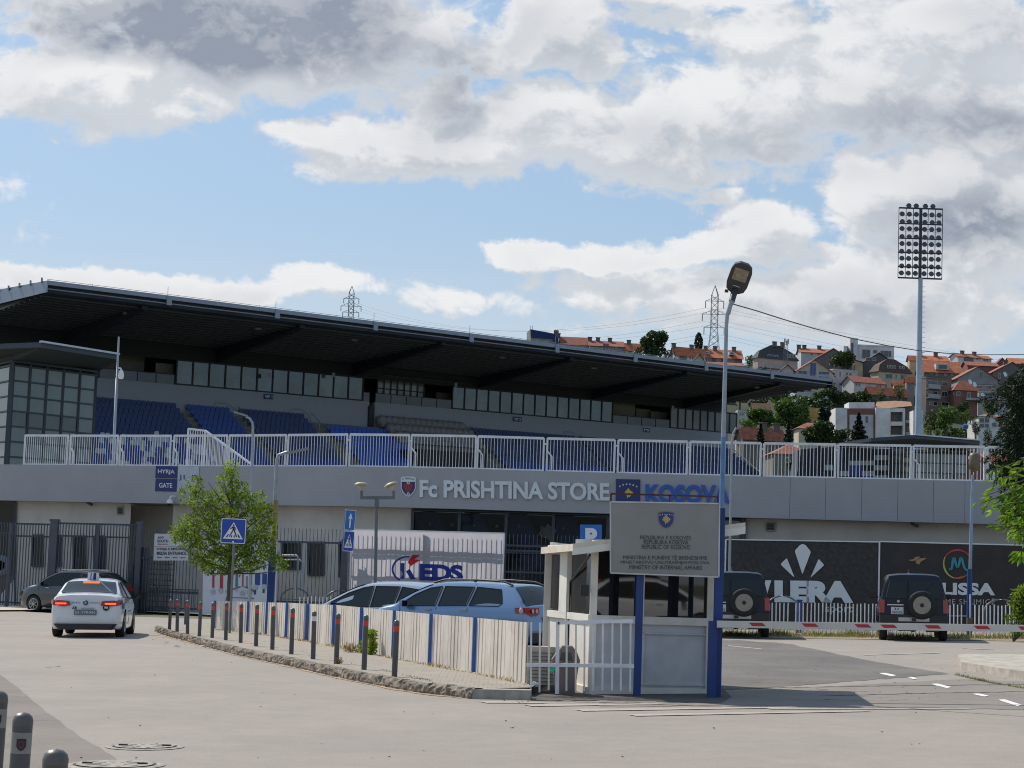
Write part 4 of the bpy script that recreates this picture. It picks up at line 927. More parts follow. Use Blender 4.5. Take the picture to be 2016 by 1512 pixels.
# raked tiers and seats
R_,DT,DZ=14,.80,.50; T1=15.5; Z1=15.7
def rowtz(k): return T1-DT*k, Z1-DZ*k
m=MB()
for k in range(R_):
    t_,z=rowtz(k); m.hexa([S(-7,t_-DT,z-.9),S(L,t_-DT,z-.9),S(L,t_,z-.9),S(-7,t_,z-.9)],[S(-7,t_-DT,z-.42),S(L,t_-DT,z-.42),S(L,t_,z-.42),S(-7,t_,z-.42)])
m.hexa([S(-7,-1,2),S(L,-1,2),S(L,4,2),S(-7,4,2)],[S(-7,-1,z-.9),S(L,-1,z-.9),S(L,4,z-.9),S(-7,4,z-.9)]); m.build('tiers',M_conc2,gs)
M_sn=mat('seat_navy',(.010,.038,.155),.5,var=.12); M_sb=mat('seat_blue',(.009,.055,.28),.5,var=.12); M_sb2=mat('seat_bright_blue',(.012,.085,.46),.5,var=.1); M_sw=mat('seat_white',(.52,.55,.58),.5,var=.08); M_sg=mat('seat_grey',(.22,.22,.225),.6,var=.1)
SM=[M_sn,M_sb,M_sb2,M_sw,M_sg]
def U(px,k=0): return hp(px,800,rowtz(k)[0])[0]
AIS=[(U(345),U(366)),(U(452),U(472)),(U(600),U(614)),(U(912),U(930)),(U(1134),U(1144))]
def seat_geo(mb,u,t_,z,mi,w=.44,h=.44):
    P=[(-w/2,0),(w/2,0),(w/2,h*.8),(w*.32,h),(-w*.32,h),(-w/2,h*.8)]
    A=[S(u+x,t_-.06,z+y) for x,y in P]; B=[q+SN*.05 for q in A]; n=6
    mb.add(A+B,[tuple(range(n)),tuple(range(n,2*n))[::-1]]+[(i,(i+1)%n,n+(i+1)%n,n+i) for i in range(n)],mi)
    mb.hexa([S(u-w/2,t_-.42,z-.06),S(u+w/2,t_-.42,z-.06),S(u+w/2,t_-.08,z-.06),S(u-w/2,t_-.08,z-.06)],[S(u-w/2,t_-.42,z+.0),S(u+w/2,t_-.42,z+.0),S(u+w/2,t_-.08,z+.02),S(u-w/2,t_-.08,z+.02)],mi)
seats=[]; rs=random.Random(11); uv0,uv1=U(614),U(735); ug0,ug1=U(742),U(908); bp0=U(1490,6)
for k in range(R_):
    t_,z=rowtz(k); u=-6.5
    while u<L-.3:
        u+=.5
        if any(a<u<b for a,b in AIS): continue
        px,py=0,0
        if uv0<u<ug1:
            if u<uv1+1.8:
                if k<2 or u<uv0+1.2-.3*(k<5): continue
                mi=2
            else: continue
        elif u<AIS[0][0]:
            mi=0 if k<7 else 1
            if k>=6 and rs.random()<(.14 if k==6 else .42): mi=3
        elif u<AIS[1][0]: mi=1; 
        elif u<AIS[2][0]: mi=0 if k<9 else 1
        else: mi=0 if k<7 else 1
        if mi in(0,1) and u>AIS[0][1] and k>8 and rs.random()<.04: mi=3
        seats.append((S(u,t_,z).y,u,t_,z-.42+.40,mi))
vis=sorted([s for s in seats if s[1]>U(190,8)],key=lambda s:s[0])[:100]; vs_=set((s[1],s[2]) for s in vis)
for s in vis:
    m=MB(); seat_geo(m,*s[1:5]); m.build('seat',SM[s[4]],gs); m=None
m=MB()
for s in seats:
    if (s[1],s[2]) not in vs_: seat_geo(m,*s[1:5])
for f in range(0): pass
o=m.build('seating',SM,gs); o['kind']='stuff'
# big padded grey seats of the honorary box
gk=0
for r_ in range(3):
    t_=T1-1.15*r_-.4; z=Z1-.78*r_-.35
    n=15
    for k in range(n):
        u=ug0+(ug1-ug0)*(k+.5)/n+r_*.3; m=MB(); w=1.0
        m.add([],[]); m.lathe(S(u,t_,z+.2),[(.40,0),(.52,.25),(.54,.55),(.45,.85),(.2,.98),(.001,1.0)],10); m.box(S(u,t_-.5,z+.2),(.85,.6,.35),M=Matrix.Rotation(math.atan2(SD.y,SD.x),3,'Z')); m.build('padded_seat',M_sg,gs)
m=MB(); a=AIS[2][1]
m.beam(S(uv0,T1-.1,15.2),S(uv1,T1-.1,15.2),.06,.06)
for k in range(5): u=uv0+(uv1-uv0)*k/4; m.beam(S(u,T1-.1,14.0),S(u,T1-.1,15.2),.05,.05)
m.build('box_rail',mat('rail_dull',(.16,.17,.19),.5),gs)
m=MB(); m.quad(S(uv0,T1-.05,14.1),S(uv1,T1-.05,14.1),S(uv1,T1-.05,15.1),S(uv0,T1-.05,15.1)); m.build('box_glass',MATS['rail_glass'],gs)
# dark dugout opening below the grey seats, stair rails and vomitory guards
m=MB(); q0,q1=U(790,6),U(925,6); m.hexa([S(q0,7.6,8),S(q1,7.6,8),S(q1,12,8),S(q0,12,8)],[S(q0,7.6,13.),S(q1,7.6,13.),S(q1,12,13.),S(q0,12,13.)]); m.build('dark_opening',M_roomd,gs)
for i,(a,b) in enumerate(AIS):
    m=MB()
    for k in range(R_*2):
        t_,z=T1-.4*k,Z1-.25*k; m.box(S((a+b)/2,t_,z-.45),(b-a-.15,.25,.12),M=Matrix.Rotation(math.atan2(SD.y,SD.x),3,'Z'))
    m.build('aisle_steps',mat('aisle_concrete',(.20,.185,.14),.9,var=.4,vs=3),gs)
    if i>0:
        m=MB(); c=(a+b)/2+.35; m.tube(S(c,T1,Z1+.6),S(c,T1-DT*R_,Z1+.6-DZ*R_),.035,n=5)
        for k in range(0,R_,2): t_,z=rowtz(k); m.tube(S(c,t_,z-.4),S(c,t_,z+.6),.025,n=4)
        P=[S(a-1.6,T1,Z1+.5),S(a-1.4,T1,Z1+.8),S(a-.4,T1,Z1+.8),S(a+.1,T1-.5,Z1+.4),S(a+.15,T1-1,Z1-.3)]; m.pipe(P,.03,5)
        m.build('handrail',mat('rail_steel',(.33,.35,.38),.4,.4),gs)
m=MB(); m.beam(S(L+.1,T1,Z1+.7),S(L+.1,T1-DT*R_,Z1+.7-DZ*R_),.1,.1); m.beam(S(L+.1,T1,Z1+.2),S(L+.1,T1-DT*R_,Z1+.2-DZ*R_),.06,.06)
for k in range(8): t_,z=rowtz(k*1.8); m.beam(S(L+.1,t_,z-.5),S(L+.1,t_,z+.7),.06,.06)
m.build('end_guard',M_white,gs)
m=MB(); m.hexa([S(L,-1,2),S(L+.3,-1,2),S(L+.3,T0,2),S(L,T0,2)],[S(L,-1,7.9),S(L+.3,-1,7.9),S(L+.3,T0,15.9),S(L,T0,15.9)]); m.build('end_wall',M_conc2,gs)
# ---------------------------------------------------------------- glass stair towers
def gtower(label,P0,P1,P2,ztop,zbot,ncol,nleft,hrow,wing,dark=(),seed=1):
    t=thing('glass_tower',label,'tower',(P0.x,P0.y,0)); P0,P1,P2=[Vector((p.x,p.y,0)) for p in (P0,P1,P2)]
    H=lambda p,z:Vector((p.x,p.y,z)); rows=int((ztop-zbot)/hrow)+1; mf=MB(); r=random.Random(seed); k=0
    for (A,B,n) in ((P0,P1,ncol),(P2,P0,nleft)):
        d=(B-A)/n; nrm=Vector((d.y,-d.x,0)).normalized()*.06
        for i in range(n):
            for j in range(rows):
                z1=ztop-.3-j*hrow; z0=max(zbot,z1-hrow)
                if z0>=z1: continue
                a,b=A+d*i,A+d*(i+1); m=MB(); m.quad(H(a,z0),H(b,z0),H(b,z1),H(a,z1)); mi=M_tp2 if (j in dark and r.random()<.7) else M_tp
                m.build('glass_pane',mi,t)
        for i in range(n+1): a=A+d*i+nrm; mf.beam(H(a,zbot),H(a,ztop),.16 if i not in (0,) else .22,.12)
        for j in range(rows+1): z=max(zbot,ztop-.3-j*hrow); mf.beam(H(A+nrm,z),H(B+nrm,z),.1,.11)
        mf.beam(H(A+nrm,ztop),H(B+nrm,ztop),.1,.14)
    mf.box(H(P0,(ztop+zbot)/2)+Vector((-.05,-.1,0)),(.34,.34,ztop-zbot)); mf.build('mullions',M_frame,t)
    c=[P0,P1,P1+Vector((-2,9,0)),P2+Vector((0,6,0)),P2]; m=MB(); m.prism([(q.x,q.y) for q in [P0+Vector((0,.3,0)),P1+Vector((0,.3,0)),P1+Vector((-2,9,0)),P2+Vector((0,7,0)),P2+Vector((.3,.3,0))]],(0,0,zbot),(1,0,0),(0,1,0),(0,0,1),ztop-zbot-.1); m.build('core',M_roomd,t)
    m=MB()
    W=[wing[k] for k in range(len(wing)-1)]; bot,top=[],[]
    m.add(W+[q+Vector((0,0,.38)) for q in W],[tuple(range(len(W)))[::-1],tuple(range(len(W),2*len(W)))]+[(i,(i+1)%len(W),len(W)+(i+1)%len(W),len(W)+i) for i in range(len(W))],0)
    r_=m.build('roof',mat('roof_underside',(.075,.085,.11),.7,var=.1),t)
    m=MB(); a,b=W[0]+Vector((0,-.05,.42)),W[1]+Vector((0,-.05,.42)); m.beam(a,b,.30,.14); m.build('roof_edge',mat('edge_white',(.60,.64,.72),.5),r_); return t
M_tp=mat('tower_glass',(.17,.20,.205),.1,var=.22,vs=.12,spec=.8); M_tp2=mat('tower_glass_dark',(.055,.065,.075),.08,var=.3,vs=.3,spec=.9)  # dark copy: spandrel rows, and panes with reflections put into the colour
YL=145.
P0=at(27,711,YL);P1=at(190,732,YL+6);P2=at(-60,700,YL+9)
W=[at(80,684,YL-4),at(233,708,YL+3),at(192,733,YL+8),at(26,712,YL+.5),at(-60,724,YL+8),at(-60,689,YL-1)]
zt=P0.z
W=[Vector((q.x,q.y,q.z)) for q in W]
gtower('glazed stair tower at the left edge with a pointed grey roof wing',P0,P1,P2,zt,6.,5,2,1.12,W+[None],(3,4,8),1)
m_=None
YR=222.
P0=at(1800,886,YR);P1=at(1905,889,YR);P2=at(1746,884,YR+4); zt=P0.z
W=[at(1800,863,YR-4),at(1929,874,YR-1),at(1926,884,YR+2),at(1800,882,YR+1),at(1640,880,YR+4),at(1715,869,YR-1)]
gtower('glazed stair tower behind the walkway railing at the right',P0,P1,P2,zt,9.,4,2,1.1,W+[None],(2,),2)
t=thing('stadium_annex','dark ribbed stadium annex wall with white and blue squares behind the railing','building',at(1660,940,YR+2)); YA=YR+3
m=MB()
P=[(1566,950),(1760,950),(1760,884),(1640,880),(1578,884)]; A=[at(x,y,YA) for x,y in P]; B=[q+Vector((0,6,0)) for q in A]; n=5
m.add(A+B,[tuple(range(n)),tuple(range(n,2*n))[::-1]]+[(i,(i+1)%n,n+(i+1)%n,n+i) for i in range(n)]); 
for k in range(34): x=1572+k*5.4; m.beam(at(x,950,YA-.1),at(x,886,YA-.1),.1,.12)
m.build('ribbed_wall',mat('ribbed_navy',(.022,.03,.055),.6,var=.2),t)
for (x0,y0,x1,y1,c) in [(1722,896,1747,906,0),(1672,907,1722,916,0),(1722,916,1747,926,0),(1672,916,1697,937,1),(1653,927,1672,940,0),(1697,927,1722,937,0),(1722,936,1747,946,0),(1653,937,1672,943,1),(1697,937,1722,943,1),(1625,915,1640,926,0)]:
    m=MB(); m.hexa([at(x0,y1,YA-.4),at(x1,y1,YA-.4),at(x1,y1,YA-.2),at(x0,y1,YA-.2)],[at(x0,y0,YA-.4),at(x1,y0,YA-.4),at(x1,y0,YA-.2),at(x0,y0,YA-.2)]); m.build('painted_panel',[mat('panel_white',(.34,.38,.42),.6),mat('panel_blue',(.02,.05,.28),.6)][c],t)
# ---------------------------------------------------------------- floodlight mast
YM=232.
def mast():
    b=at(1807.5,905,YM); tp=at(1812,548,YM); base=Vector((tp.x,YM,0)); t=thing('floodlight_mast','tall grey floodlight mast with a tall rack of round lamps','floodlight mast',base)
    zt=tp.z; M_m=mat('galvanised',(.36,.40,.45),.4,.5,var=.12,vs=.6); m=MB()
    m.pipe([base,(base.x,YM,zt*.33),(base.x,YM,zt*.333),(base.x,YM,zt*.66),(base.x,YM,zt*.663),(base.x,YM,zt)],[.56,.47,.45,.36,.34,.27],14); m.build('pole',M_m,t)
    m=MB()
    for k in range(int(zt/.6)): 
        z=k*.6+2; r_=.56-.29*z/zt
        if z<zt-.5: m.beam((base.x+r_*.6,YM-.2,z),(base.x+r_+.28,YM-.2,z),.05,.05)
    m.tube((base.x+.62,YM-.2,zt*.2),(base.x+.50,YM-.2,zt*.72),.03,n=5); m.build('ladder',M_m,t)
    tl,tr=at(1770,409,YM),at(1856,409,YM); w=tr.x-tl.x; h=tl.z-zt; cx=(tl.x+tr.x)/2; x0=cx-w/2
    M_d=mat('mast_dark',(.03,.035,.05),.6); m=MB()
    for z in (zt,)+tuple(zt+h*q for q in (.155,.36,.565,.775))+(zt+h,): m.beam((x0,YM,z),(x0+w,YM,z),.16,.17 if z in(zt,zt+h) else .13)
    for k in range(7): 
        xx=x0+w*[0,.165,.33,.5,.67,.835,1][k]; m.beam((xx,YM,zt),(xx,YM,zt+h),.42 if k==3 else .07,.07 if k!=3 else .3)
    for z in (.255,.46,.66,.885,.885): 
        for a in (.1,.6): m.beam((x0+w*a,YM-.4,zt+h*z),(x0+w*(a+.3),YM-.4,zt+h*z),.03,.03)
    m.build('rack',M_d,t); M_l=mat('lamp_dark',(.06,.07,.09),.3,.3)
    def lamp(x,z):
        m=MB(); m.lathe((x,YM+.25,z),[(.10,.30),(.20,.15),(.29,-.05),(.31,-.12)],12,ax='Y'); m.box((x+.02,YM+.5,z+.02),(.16,.2,.16)); m.beam((x-.36,YM+.2,z+.03),(x+.36,YM+.2,z-.03),.05,.06); return m.build('floodlight',M_l,t)
    xs=[.085,.245,.405,.60,.765,.925]; l0=None
    for z in [.065,.165,.275,.375,.485,.585,.70,.80,.91]:
        for x in xs: lamp(x0+w*(x+rnd.uniform(-.006,.006)),zt+h*z+.05)
    for x in (.23,.40,.61,.78): lamp(x0+w*x,zt+h+.32)
mast()
# ---------------------------------------------------------------- pylons and lines
M_py=mat('pylon_steel',(.16,.18,.21),.6,.3)
def pylon(px,ptop,pbase,Y,w0,w1,arms,label,th):
    T=at(px,ptop,Y); Bz=at(px,pbase,Y).z; t=thing('power_pylon',label,'pylon',(T.x,Y,Bz)); m=MB(); H=T.z-Bz
    def hw(z): f=(T.z-z)/H; return w0 if f<.45 else w0+(w1-w0)*(f-.45)/.55
    zt2=T.z-H*.10; lv=[zt2-(zt2-Bz)*k/14 for k in range(15)]
    for sx in (-1,1):
        for sy in (-1,1):
            m.beam((T.x,Y,T.z),(T.x+sx*w0,Y+sy*w0,zt2),th,th)
            for a,b in zip(lv,lv[1:]): m.beam((T.x+sx*hw(a),Y+sy*hw(a),a),(T.x+sx*hw(b),Y+sy*hw(b),b),th,th)
    for a,b in zip(lv,lv[1:]):
        for sy in (-1,1):
            m.beam((T.x-hw(a),Y+sy*hw(a),a),(T.x+hw(b),Y+sy*hw(b),b),th*.7,th*.7); m.beam((T.x+hw(a),Y+sy*hw(a),a),(T.x-hw(b),Y+sy*hw(b),b),th*.7,th*.7)
    m.build('lattice',M_py,t); tips=[]
    for (py,hwp) in arms:
        z=at(px,py,Y).z; aw=hwp*Y/F_PX
        for s in (-1,1):
            m=MB(); m.beam((T.x,Y,z),(T.x+s*aw,Y,z),th,th); m.beam((T.x,Y,z+aw*.45),(T.x+s*aw,Y,z),th*.8,th*.8)
            for q in (.35,.65): m.beam((T.x+s*aw*q,Y,z),(T.x+s*aw*q,Y,z+aw*.45*(1-q)),th*.6,th*.6)
            m.build('arm',M_py,t); m=MB(); m.tube((T.x+s*aw,Y,z),(T.x+s*aw,Y,z-H*.07),th*1.1,n=6); m.build('insulator',mat('insulator',(.16,.17,.18),.3),t); tips.append(Vector((T.x+s*aw,Y,z-H*.07)))
    return tips,t
T1_,py1=pylon(1408,562,760,900,1.5,4.2,[(593,18),(619,24),(645,20)],'larger steel power pylon on the hill beside the tall street lamp',.20)
T2_,py2=pylon(693,563,700,1250,1.6,3.8,[(588,15),(603,20),(615,16)],'smaller steel power pylon rising above the grandstand roof',.24)
M_wire=mat('wire',(.10,.11,.12),.5)
def wire(a,b,sag,r,label,grp=None,n=24):
    P=[a+(b-a)*(k/n)+Vector((0,0,-sag*4*(k/n)*(1-k/n))) for k in range(n+1)]; m=MB(); m.pipe(P,r,5); o=m.build('power_line',M_wire); tag(o,label,'cable',grp); return o
L1='thin power line strung between the two pylons in the sky'
for a,b in zip(T1_,T2_): wire(a,b,14,.045,L1,'power lines between the two pylons')
for i,a in enumerate(T1_): wire(a,Vector((a.x+330,a.y-250,a.z-62)),10,.035,'thin power line running down right from the larger pylon','power lines right of the larger pylon')
# ================================================================ hillside, houses, trees
def hill(x,y):
    pf=[(0,-1),(330,-.5),(500,36),(720,82),(1000,84),(1500,70),(3000,60)]
    z=-.5
    for (a,b),(c,d) in zip(pf,pf[1:]):
        if y<=c: z=b+(d-b)*(y-a)/(c-a); break
    else: z=60
    k=max(0,min(1,(x/y+.13)/.12)); k=k*k*(3-2*k)       # lower shoulder towards the left
    n=mnoise.noise(Vector((x/90,y/90,0)))*5+mnoise.noise(Vector((x/30,y/30,3)))*1.4
    return -1+(z+1)*(.25+.75*k)+(n*min(1,max(0,(y-340)/150)))
def hillhit(px,py):
    d=ray(px,py); lo=335
    for i in range(400):
        Y=335+i*2.5
        if CAMZ+d[2]*Y<=hill(d[0]*Y,Y): return Y
    return 900
def build_hill():
    mb=MB(); vs=[];fs=[]; nx,ny=90,80
    for j in range(ny):
        y=320+ (j/(ny-1))**1.6*2300
        for i in range(nx):
            x=-700+1900*i/(nx-1); vs.append((x,y,hill(x,y)))
    for j in range(ny-1):
        for i in range(nx-1): fs.append((j*nx+i,j*nx+i+1,(j+1)*nx+i+1,(j+1)*nx+i))
    mb.add(vs,fs,0,True); m=D.materials.new('hillside_ground'); m.use_nodes=True; t=m.node_tree; N=NT(t); p=t.nodes['Principled BSDF']; tc=N.n('ShaderNodeTexCoord').outputs['Object']
    c=N.mix(N.ss(N.noise(tc,.05,6,.7),.4,.6),(.028,.045,.016),(.06,.058,.032)); c=N.mix(N.ss(N.noise(tc,.3,4,.7),.35,.7),c,(.02,.032,.014)); t.links.new(c,p.inputs['Base Color']); p.inputs['Roughness'].default_value=1
    return mb.build('hillside',m)
struct(build_hill())
RO=lambda c,n: mat(n,c,.8,var=.28,vs=.9,stretch=(1,1,2))
ROOFS={'o':RO((.40,.125,.055),'orange_tiles'),'r':RO((.27,.085,.05),'red_tiles'),'b':RO((.085,.045,.035),'brown_tiles'),'d':RO((.045,.052,.055),'dark_slates'),'w':RO((.50,.45,.36),'pale_roofing'),'n':RO((.012,.03,.12),'navy_sheet'),'t':RO((.30,.16,.085),'weathered_tiles')}
WL={}
for k,c in dict(w=(.46,.46,.47),W=(.62,.61,.60),g=(.25,.25,.245),y=(.50,.42,.24),p=(.48,.38,.34),b=(.20,.145,.12),k=(.11,.105,.10),c=(.46,.41,.30),G=(.15,.14,.125),o=(.48,.22,.11),B=(.20,.09,.07)).items(): WL[k]=mat('render_'+{'w':'white','W':'bright','g':'grey','y':'yellow','p':'pink','b':'brown','k':'dark','c':'cream','G':'bare','o':'orange','B':'brick'}[k],c,.85,var=.14,vs=.4,dirt=.25)
M_hg=mat('house_window_glass',(.022,.028,.038),.08,var=.5,vs=.5,spec=.8); M_hf=mat('house_window_frame',(.42,.41,.40),.6); M_hb=mat('house_blue_glass',(.015,.05,.20),.15,var=.3,vs=.5); M_chim=mat('chimney_brick',(.13,.10,.09),.8,var=.2); M_balc=mat('balcony_grey',(.36,.36,.36),.7,var=.1)
def house(label,xl,xr,yb,ye,yr,typ,wc,rc,side=0,win=None,chim=(),Y=None,balc=(),dormer=(),name='house',dp=None,ov=.45,grid=None,slopey=0.,yaw=None):
    """xl..xr visible front, side = visible px of the left side wall (negative: right side)"""
    Y=Y or hillhit((xl+xr)/2,yb); s=F_PX/Y
    psi=math.radians(yaw if yaw is not None else (24 if side>0 else (-24 if side<0 else 3)))
    fx=Vector((math.cos(psi),math.sin(psi),0)); fy=Vector((-math.sin(psi),math.cos(psi),0))
    w=(xr-xl)/s/math.cos(psi); d=dp or (abs(side)/s/abs(math.sin(psi)) if side else w*.75)
    O=at(xl,yb,Y); zb=min(O.z-4,hill(O.x,Y)-2); ze=at(xl,ye,Y).z; zr=at((xl+xr)/2,yr,Y).z-(0 if typ=='f' else 0)
    H=lambda u,v,z: Vector((O.x,O.y,0))+fx*u+fy*v+Vector((0,0,z))
    t=thing(name,label,'house' if name=='house' else 'building',H(w/2,0,O.z))
    m=MB(); m.hexa([H(0,0,zb),H(w,0,zb),H(w,d,zb),H(0,d,zb)],[H(0,0,ze),H(w,0,ze),H(w,d,ze),H(0,d,ze)])
    if typ=='x':
        for u in (0,w): m.add([H(u,0,ze),H(u,d,ze),H(u,d/2,zr)],[(0,1,2)])
    if typ=='g':
        for v in (0,d): m.add([H(0,v,ze),H(w,v,ze),H(w/2,v,zr)],[(0,1,2)])
    if typ=='f': m.hexa([H(-.1,-.1,ze-.3),H(w+.1,-.1,ze-.3),H(w+.1,d+.1,ze-.3),H(-.1,d+.1,ze-.3)],[H(-.1,-.1,ze+.05),H(w+.1,-.1,ze+.05),H(w+.1,d+.1,ze+.05),H(-.1,d+.1,ze+.05)])
    m.build('wall',WL[wc],t); r=MB(); th=Vector((0,0,.16)); o_=ov
    def slab(P,mb=None):
        (mb or r).add([q for q in P]+[q+th for q in P],[tuple(range(len(P)))[::-1],tuple(range(len(P),2*len(P)))]+[(i,(i+1)%len(P),len(P)+(i+1)%len(P),len(P)+i) for i in range(len(P))],0)
    if typ=='x':
        k=(zr-ze)/(d/2); ea=ze-k*o_
        slab([H(-o_,-o_,ea),H(w+o_,-o_,ea),H(w+o_,d/2,zr),H(-o_,d/2,zr)]); slab([H(-o_,d+o_,ea),H(w+o_,d+o_,ea),H(w+o_,d/2,zr-.003),H(-o_,d/2,zr-.003)])
    elif typ=='g':
        k=(zr-ze)/(w/2); ea=ze-k*o_*1.4
        slab([H(-o_*1.4,-o_,ea),H(w/2,-o_,zr),H(w/2,d+o_,zr),H(-o_*1.4,d+o_,ea)]); slab([H(w+o_*1.4,-o_,ea),H(w/2,-o_,zr-.003),H(w/2,d+o_,zr-.003),H(w+o_*1.4,d+o_,ea)])
    elif typ=='h':
        a=min(w,d)*.42; P=[H(-o_,-o_,ze),H(w+o_,-o_,ze),H(w+o_,d+o_,ze),H(-o_,d+o_,ze)]; 
        R1,R2=(H(a,d/2,zr),H(w-a,d/2,zr)) if w>d else (H(w/2,a,zr),H(w/2,d-a,zr))
        if w>d: r.add(P+[R1,R2],[(0,1,5,4),(1,2,5),(2,3,4,5),(3,0,4),(3,2,1,0)])
        else: r.add(P+[R1,R2],[(0,1,4),(1,2,5,4),(2,3,5),(3,0,4,5),(3,2,1,0)])
    elif typ=='m':
        zm=ze+(zr-ze)*.52; i_=w*.07; P=[H(-o_,-o_,ze),H(w+o_,-o_,ze),H(w+o_,d+o_,ze),H(-o_,d+o_,ze)]; Q=[H(i_,i_,zm),H(w-i_,i_,zm),H(w-i_,d-i_,zm),H(i_,d-i_,zm)]; a=w*.38; R=[H(a,d/2,zr),H(w-a,d/2,zr)]
        r.add(P+Q+R,[(0,1,5,4),(1,2,6,5),(2,3,7,6),(3,0,4,7),(4,5,9,8),(5,6,9),(6,7,8,9),(7,4,8),(3,2,1,0)])
    elif typ=='s':   # single pitch falling to the right
        zz=zr; slab([H(-o_,-o_,zz),H(w+o_,-o_,ze+.1),H(w+o_,d+o_,ze+.1),H(-o_,d+o_,zz)])
        r2=MB(); r2.add([H(0,0,ze),H(w,0,ze),H(0,0,zz),H(0,d,ze),H(0,d,zz),H(w,d,ze)],[(0,1,2),(3,5,4),(0,2,4,3)]); r2.build('gable_wall',WL[wc],t)
    if typ=='f':
        r.hexa([H(.1,.1,ze+.051),H(w-.1,.1,ze+.051),H(w-.1,d-.1,ze+.051),H(.1,d-.1,ze+.051)],[H(.1,.1,ze+.2),H(w-.1,.1,ze+.2),H(w-.1,d-.1,ze+.2),H(.1,d-.1,ze+.2)])
    ro=r.build('roof',ROOFS[rc],t)
    for c in chim:
        u=(c-xl)/(xr-xl)*w; z=zr-.5; m=MB(); 
        if typ=='g': z=zr-abs(u-w/2)/(w/2)*(zr-ze)-.4
        v=d*.45; m.box(H(u,v,z+.75),(1.3,.7,1.6),M=Matrix.Rotation(psi,3,'Z')); m.box(H(u,v,z+1.62),(1.6,.95,.16),M=Matrix.Rotation(psi,3,'Z')); m.build('chimney',M_chim,ro)
    for (a,b,c,e) in dormer:
        u0,u1=[(q-xl)/(xr-xl)*w for q in (a,c)]; z1,z0=at(a,b,Y).z,at(a,e,Y).z; m=MB(); m.hexa([H(u0,.1,z0),H(u1,.1,z0),H(u1,d*.4,z0),H(u0,d*.4,z0)],[H(u0,.1,z1),H(u1,.1,z1),H(u1,d*.4,z1),H(u0,d*.4,z1)]); dd=m.build('dormer',WL['w'],ro)
        m=MB(); q=(u1-u0)*.18; m.quad(H(u0+q,.04,z0+.3),H(u1-q,.04,z0+.3),H(u1-q,.04,z1-.3),H(u0+q,.04,z1-.3)); m.build('pane',M_hg,dd)
    def window(u0,u1,z0,z1,g=M_hg,wide=False,left=False):
        K=(lambda u,z,o: H(u,-o,z)) if not left else (lambda u,z,o: H(-o,u,z))
        m=MB(); m.quad(K(u0,z0,.03),K(u1,z0,.03),K(u1,z1,.03),K(u0,z1,.03),0)
        for a,b in (((u0,z0),(u1,z0)),((u1,z0),(u1,z1)),((u1,z1),(u0,z1)),((u0,z1),(u0,z0))): m.beam(K(*a,.04),K(*b,.04),.13,.13,1)
        n=2 if (u1-u0)>1.2 else 1
        if (u1-u0)>3: n=4
        for k in range(1,n): q=u0+(u1-u0)*k/n; m.beam(K(q,z0,.04),K(q,z1,.04),.08,.08,1)
        return m.build('window',[g,M_hf],t)
    rr=random.Random(int(xl*7+yb))
    if win is None and grid is None:
        fl=max(1,round((ze-O.z)/3.0)); nn=max(1,round(w/3.4))
        for f in range(fl):
            z0=O.z+(ze-O.z)*f/fl+.9
            for k in range(nn):
                u=w*(k+.5)/nn; ww=rr.choice((.6,.75,.75,1.1)); window(u-ww,u+ww,z0,min(z0+1.4,ze-.3))
        if side>0:
            for f in range(fl): z0=O.z+(ze-O.z)*f/fl+.9; window(d*.4,d*.4+1.2,z0,min(z0+1.3,ze-.3),left=True)
    for q in (win or ()):
        x0,y0,x1,y1=q[:4]; g=M_hb if len(q)>4 and q[4]=='b' else M_hg; u0,u1=[(a-xl)/(xr-xl)*w for a in (x0,x1)]; window(u0,u1,at(x0,y1,Y).z,at(x0,y0,Y).z,g)
    for (x0,y0,x1,y1) in balc:
        u0,u1=[(a-xl)/(xr-xl)*w for a in (x0,x1)]; z1,z0=at(x0,y0,Y).z,at(x0,y1,Y).z; m=MB(); m.hexa([H(u0,-1.3,z0),H(u1,-1.3,z0),H(u1,0.02,z0),H(u0,0.02,z0)],[H(u0,-1.3,z0+.18),H(u1,-1.3,z0+.18),H(u1,.02,z0+.18),H(u0,.02,z0+.18)]); m.beam(H(u0,-1.25,(z0+z1)/2+.1),H(u1,-1.25,(z0+z1)/2+.1),.08,z1-z0); m.build('balcony',M_balc,t)
    return t
# ridge row on the left
t=thing('apartment_block','building with a slanted navy blue top and grey side, first above the roof line','building',at(1070,690,640)); YB=640
m=MB(); P=[(1041,700),(1038,655),(1044,648),(1046,700)]; A=[at(x,y,YB+(2 if x<1043 else 0)) for x,y in P]; 
f=lambda x,y,o=0: at(x,y,YB+o)
m.add([f(1037,655,4),f(1044,648),f(1093,657),f(1100,666,1),f(1100,715,1),f(1037,715,4),f(1046,715),f(1052,650,14),f(1097,659,14),f(1100,715,14)],[(0,1,6,5),(1,2,3,4,6),(1,7,8,2),(2,8,9,4,3)]); m.build('wall',WL['g'],t)
m=MB(); m.poly([f(1046,664.5,-.3),f(1090,667.5,-.3),f(1092,657.5,-.3),f(1045,648.6,-.3)]); m.poly([f(1092,657.5,-.3),f(1090,667.5,-.3),f(1089,690,-.3),f(1099,690,-.3),f(1099,666,-.3)]); m.build('navy_cladding',ROOFS['n'],t)
m=MB(); 
for x in (1044,1048,1094,1097): m.beam(f(x,668 if x<1060 else 660,3),f(x,641 if x<1060 else 648,3),.14,.14)
m.build('aerial',M_py,t); m=MB(); m.box(f(1095,657,3),(1.6,1,2.2)); m.build('chimney',M_chim,t)
house('orange roofed terrace house with three roof lights beside the navy topped block',1104,1160,712,677,662,'x','g','r',win=[(1110,680,1114,688),(1122,681,1126,688),(1136,682,1142,688),(1146,682,1152,688)],chim=(1099,),Y=650)
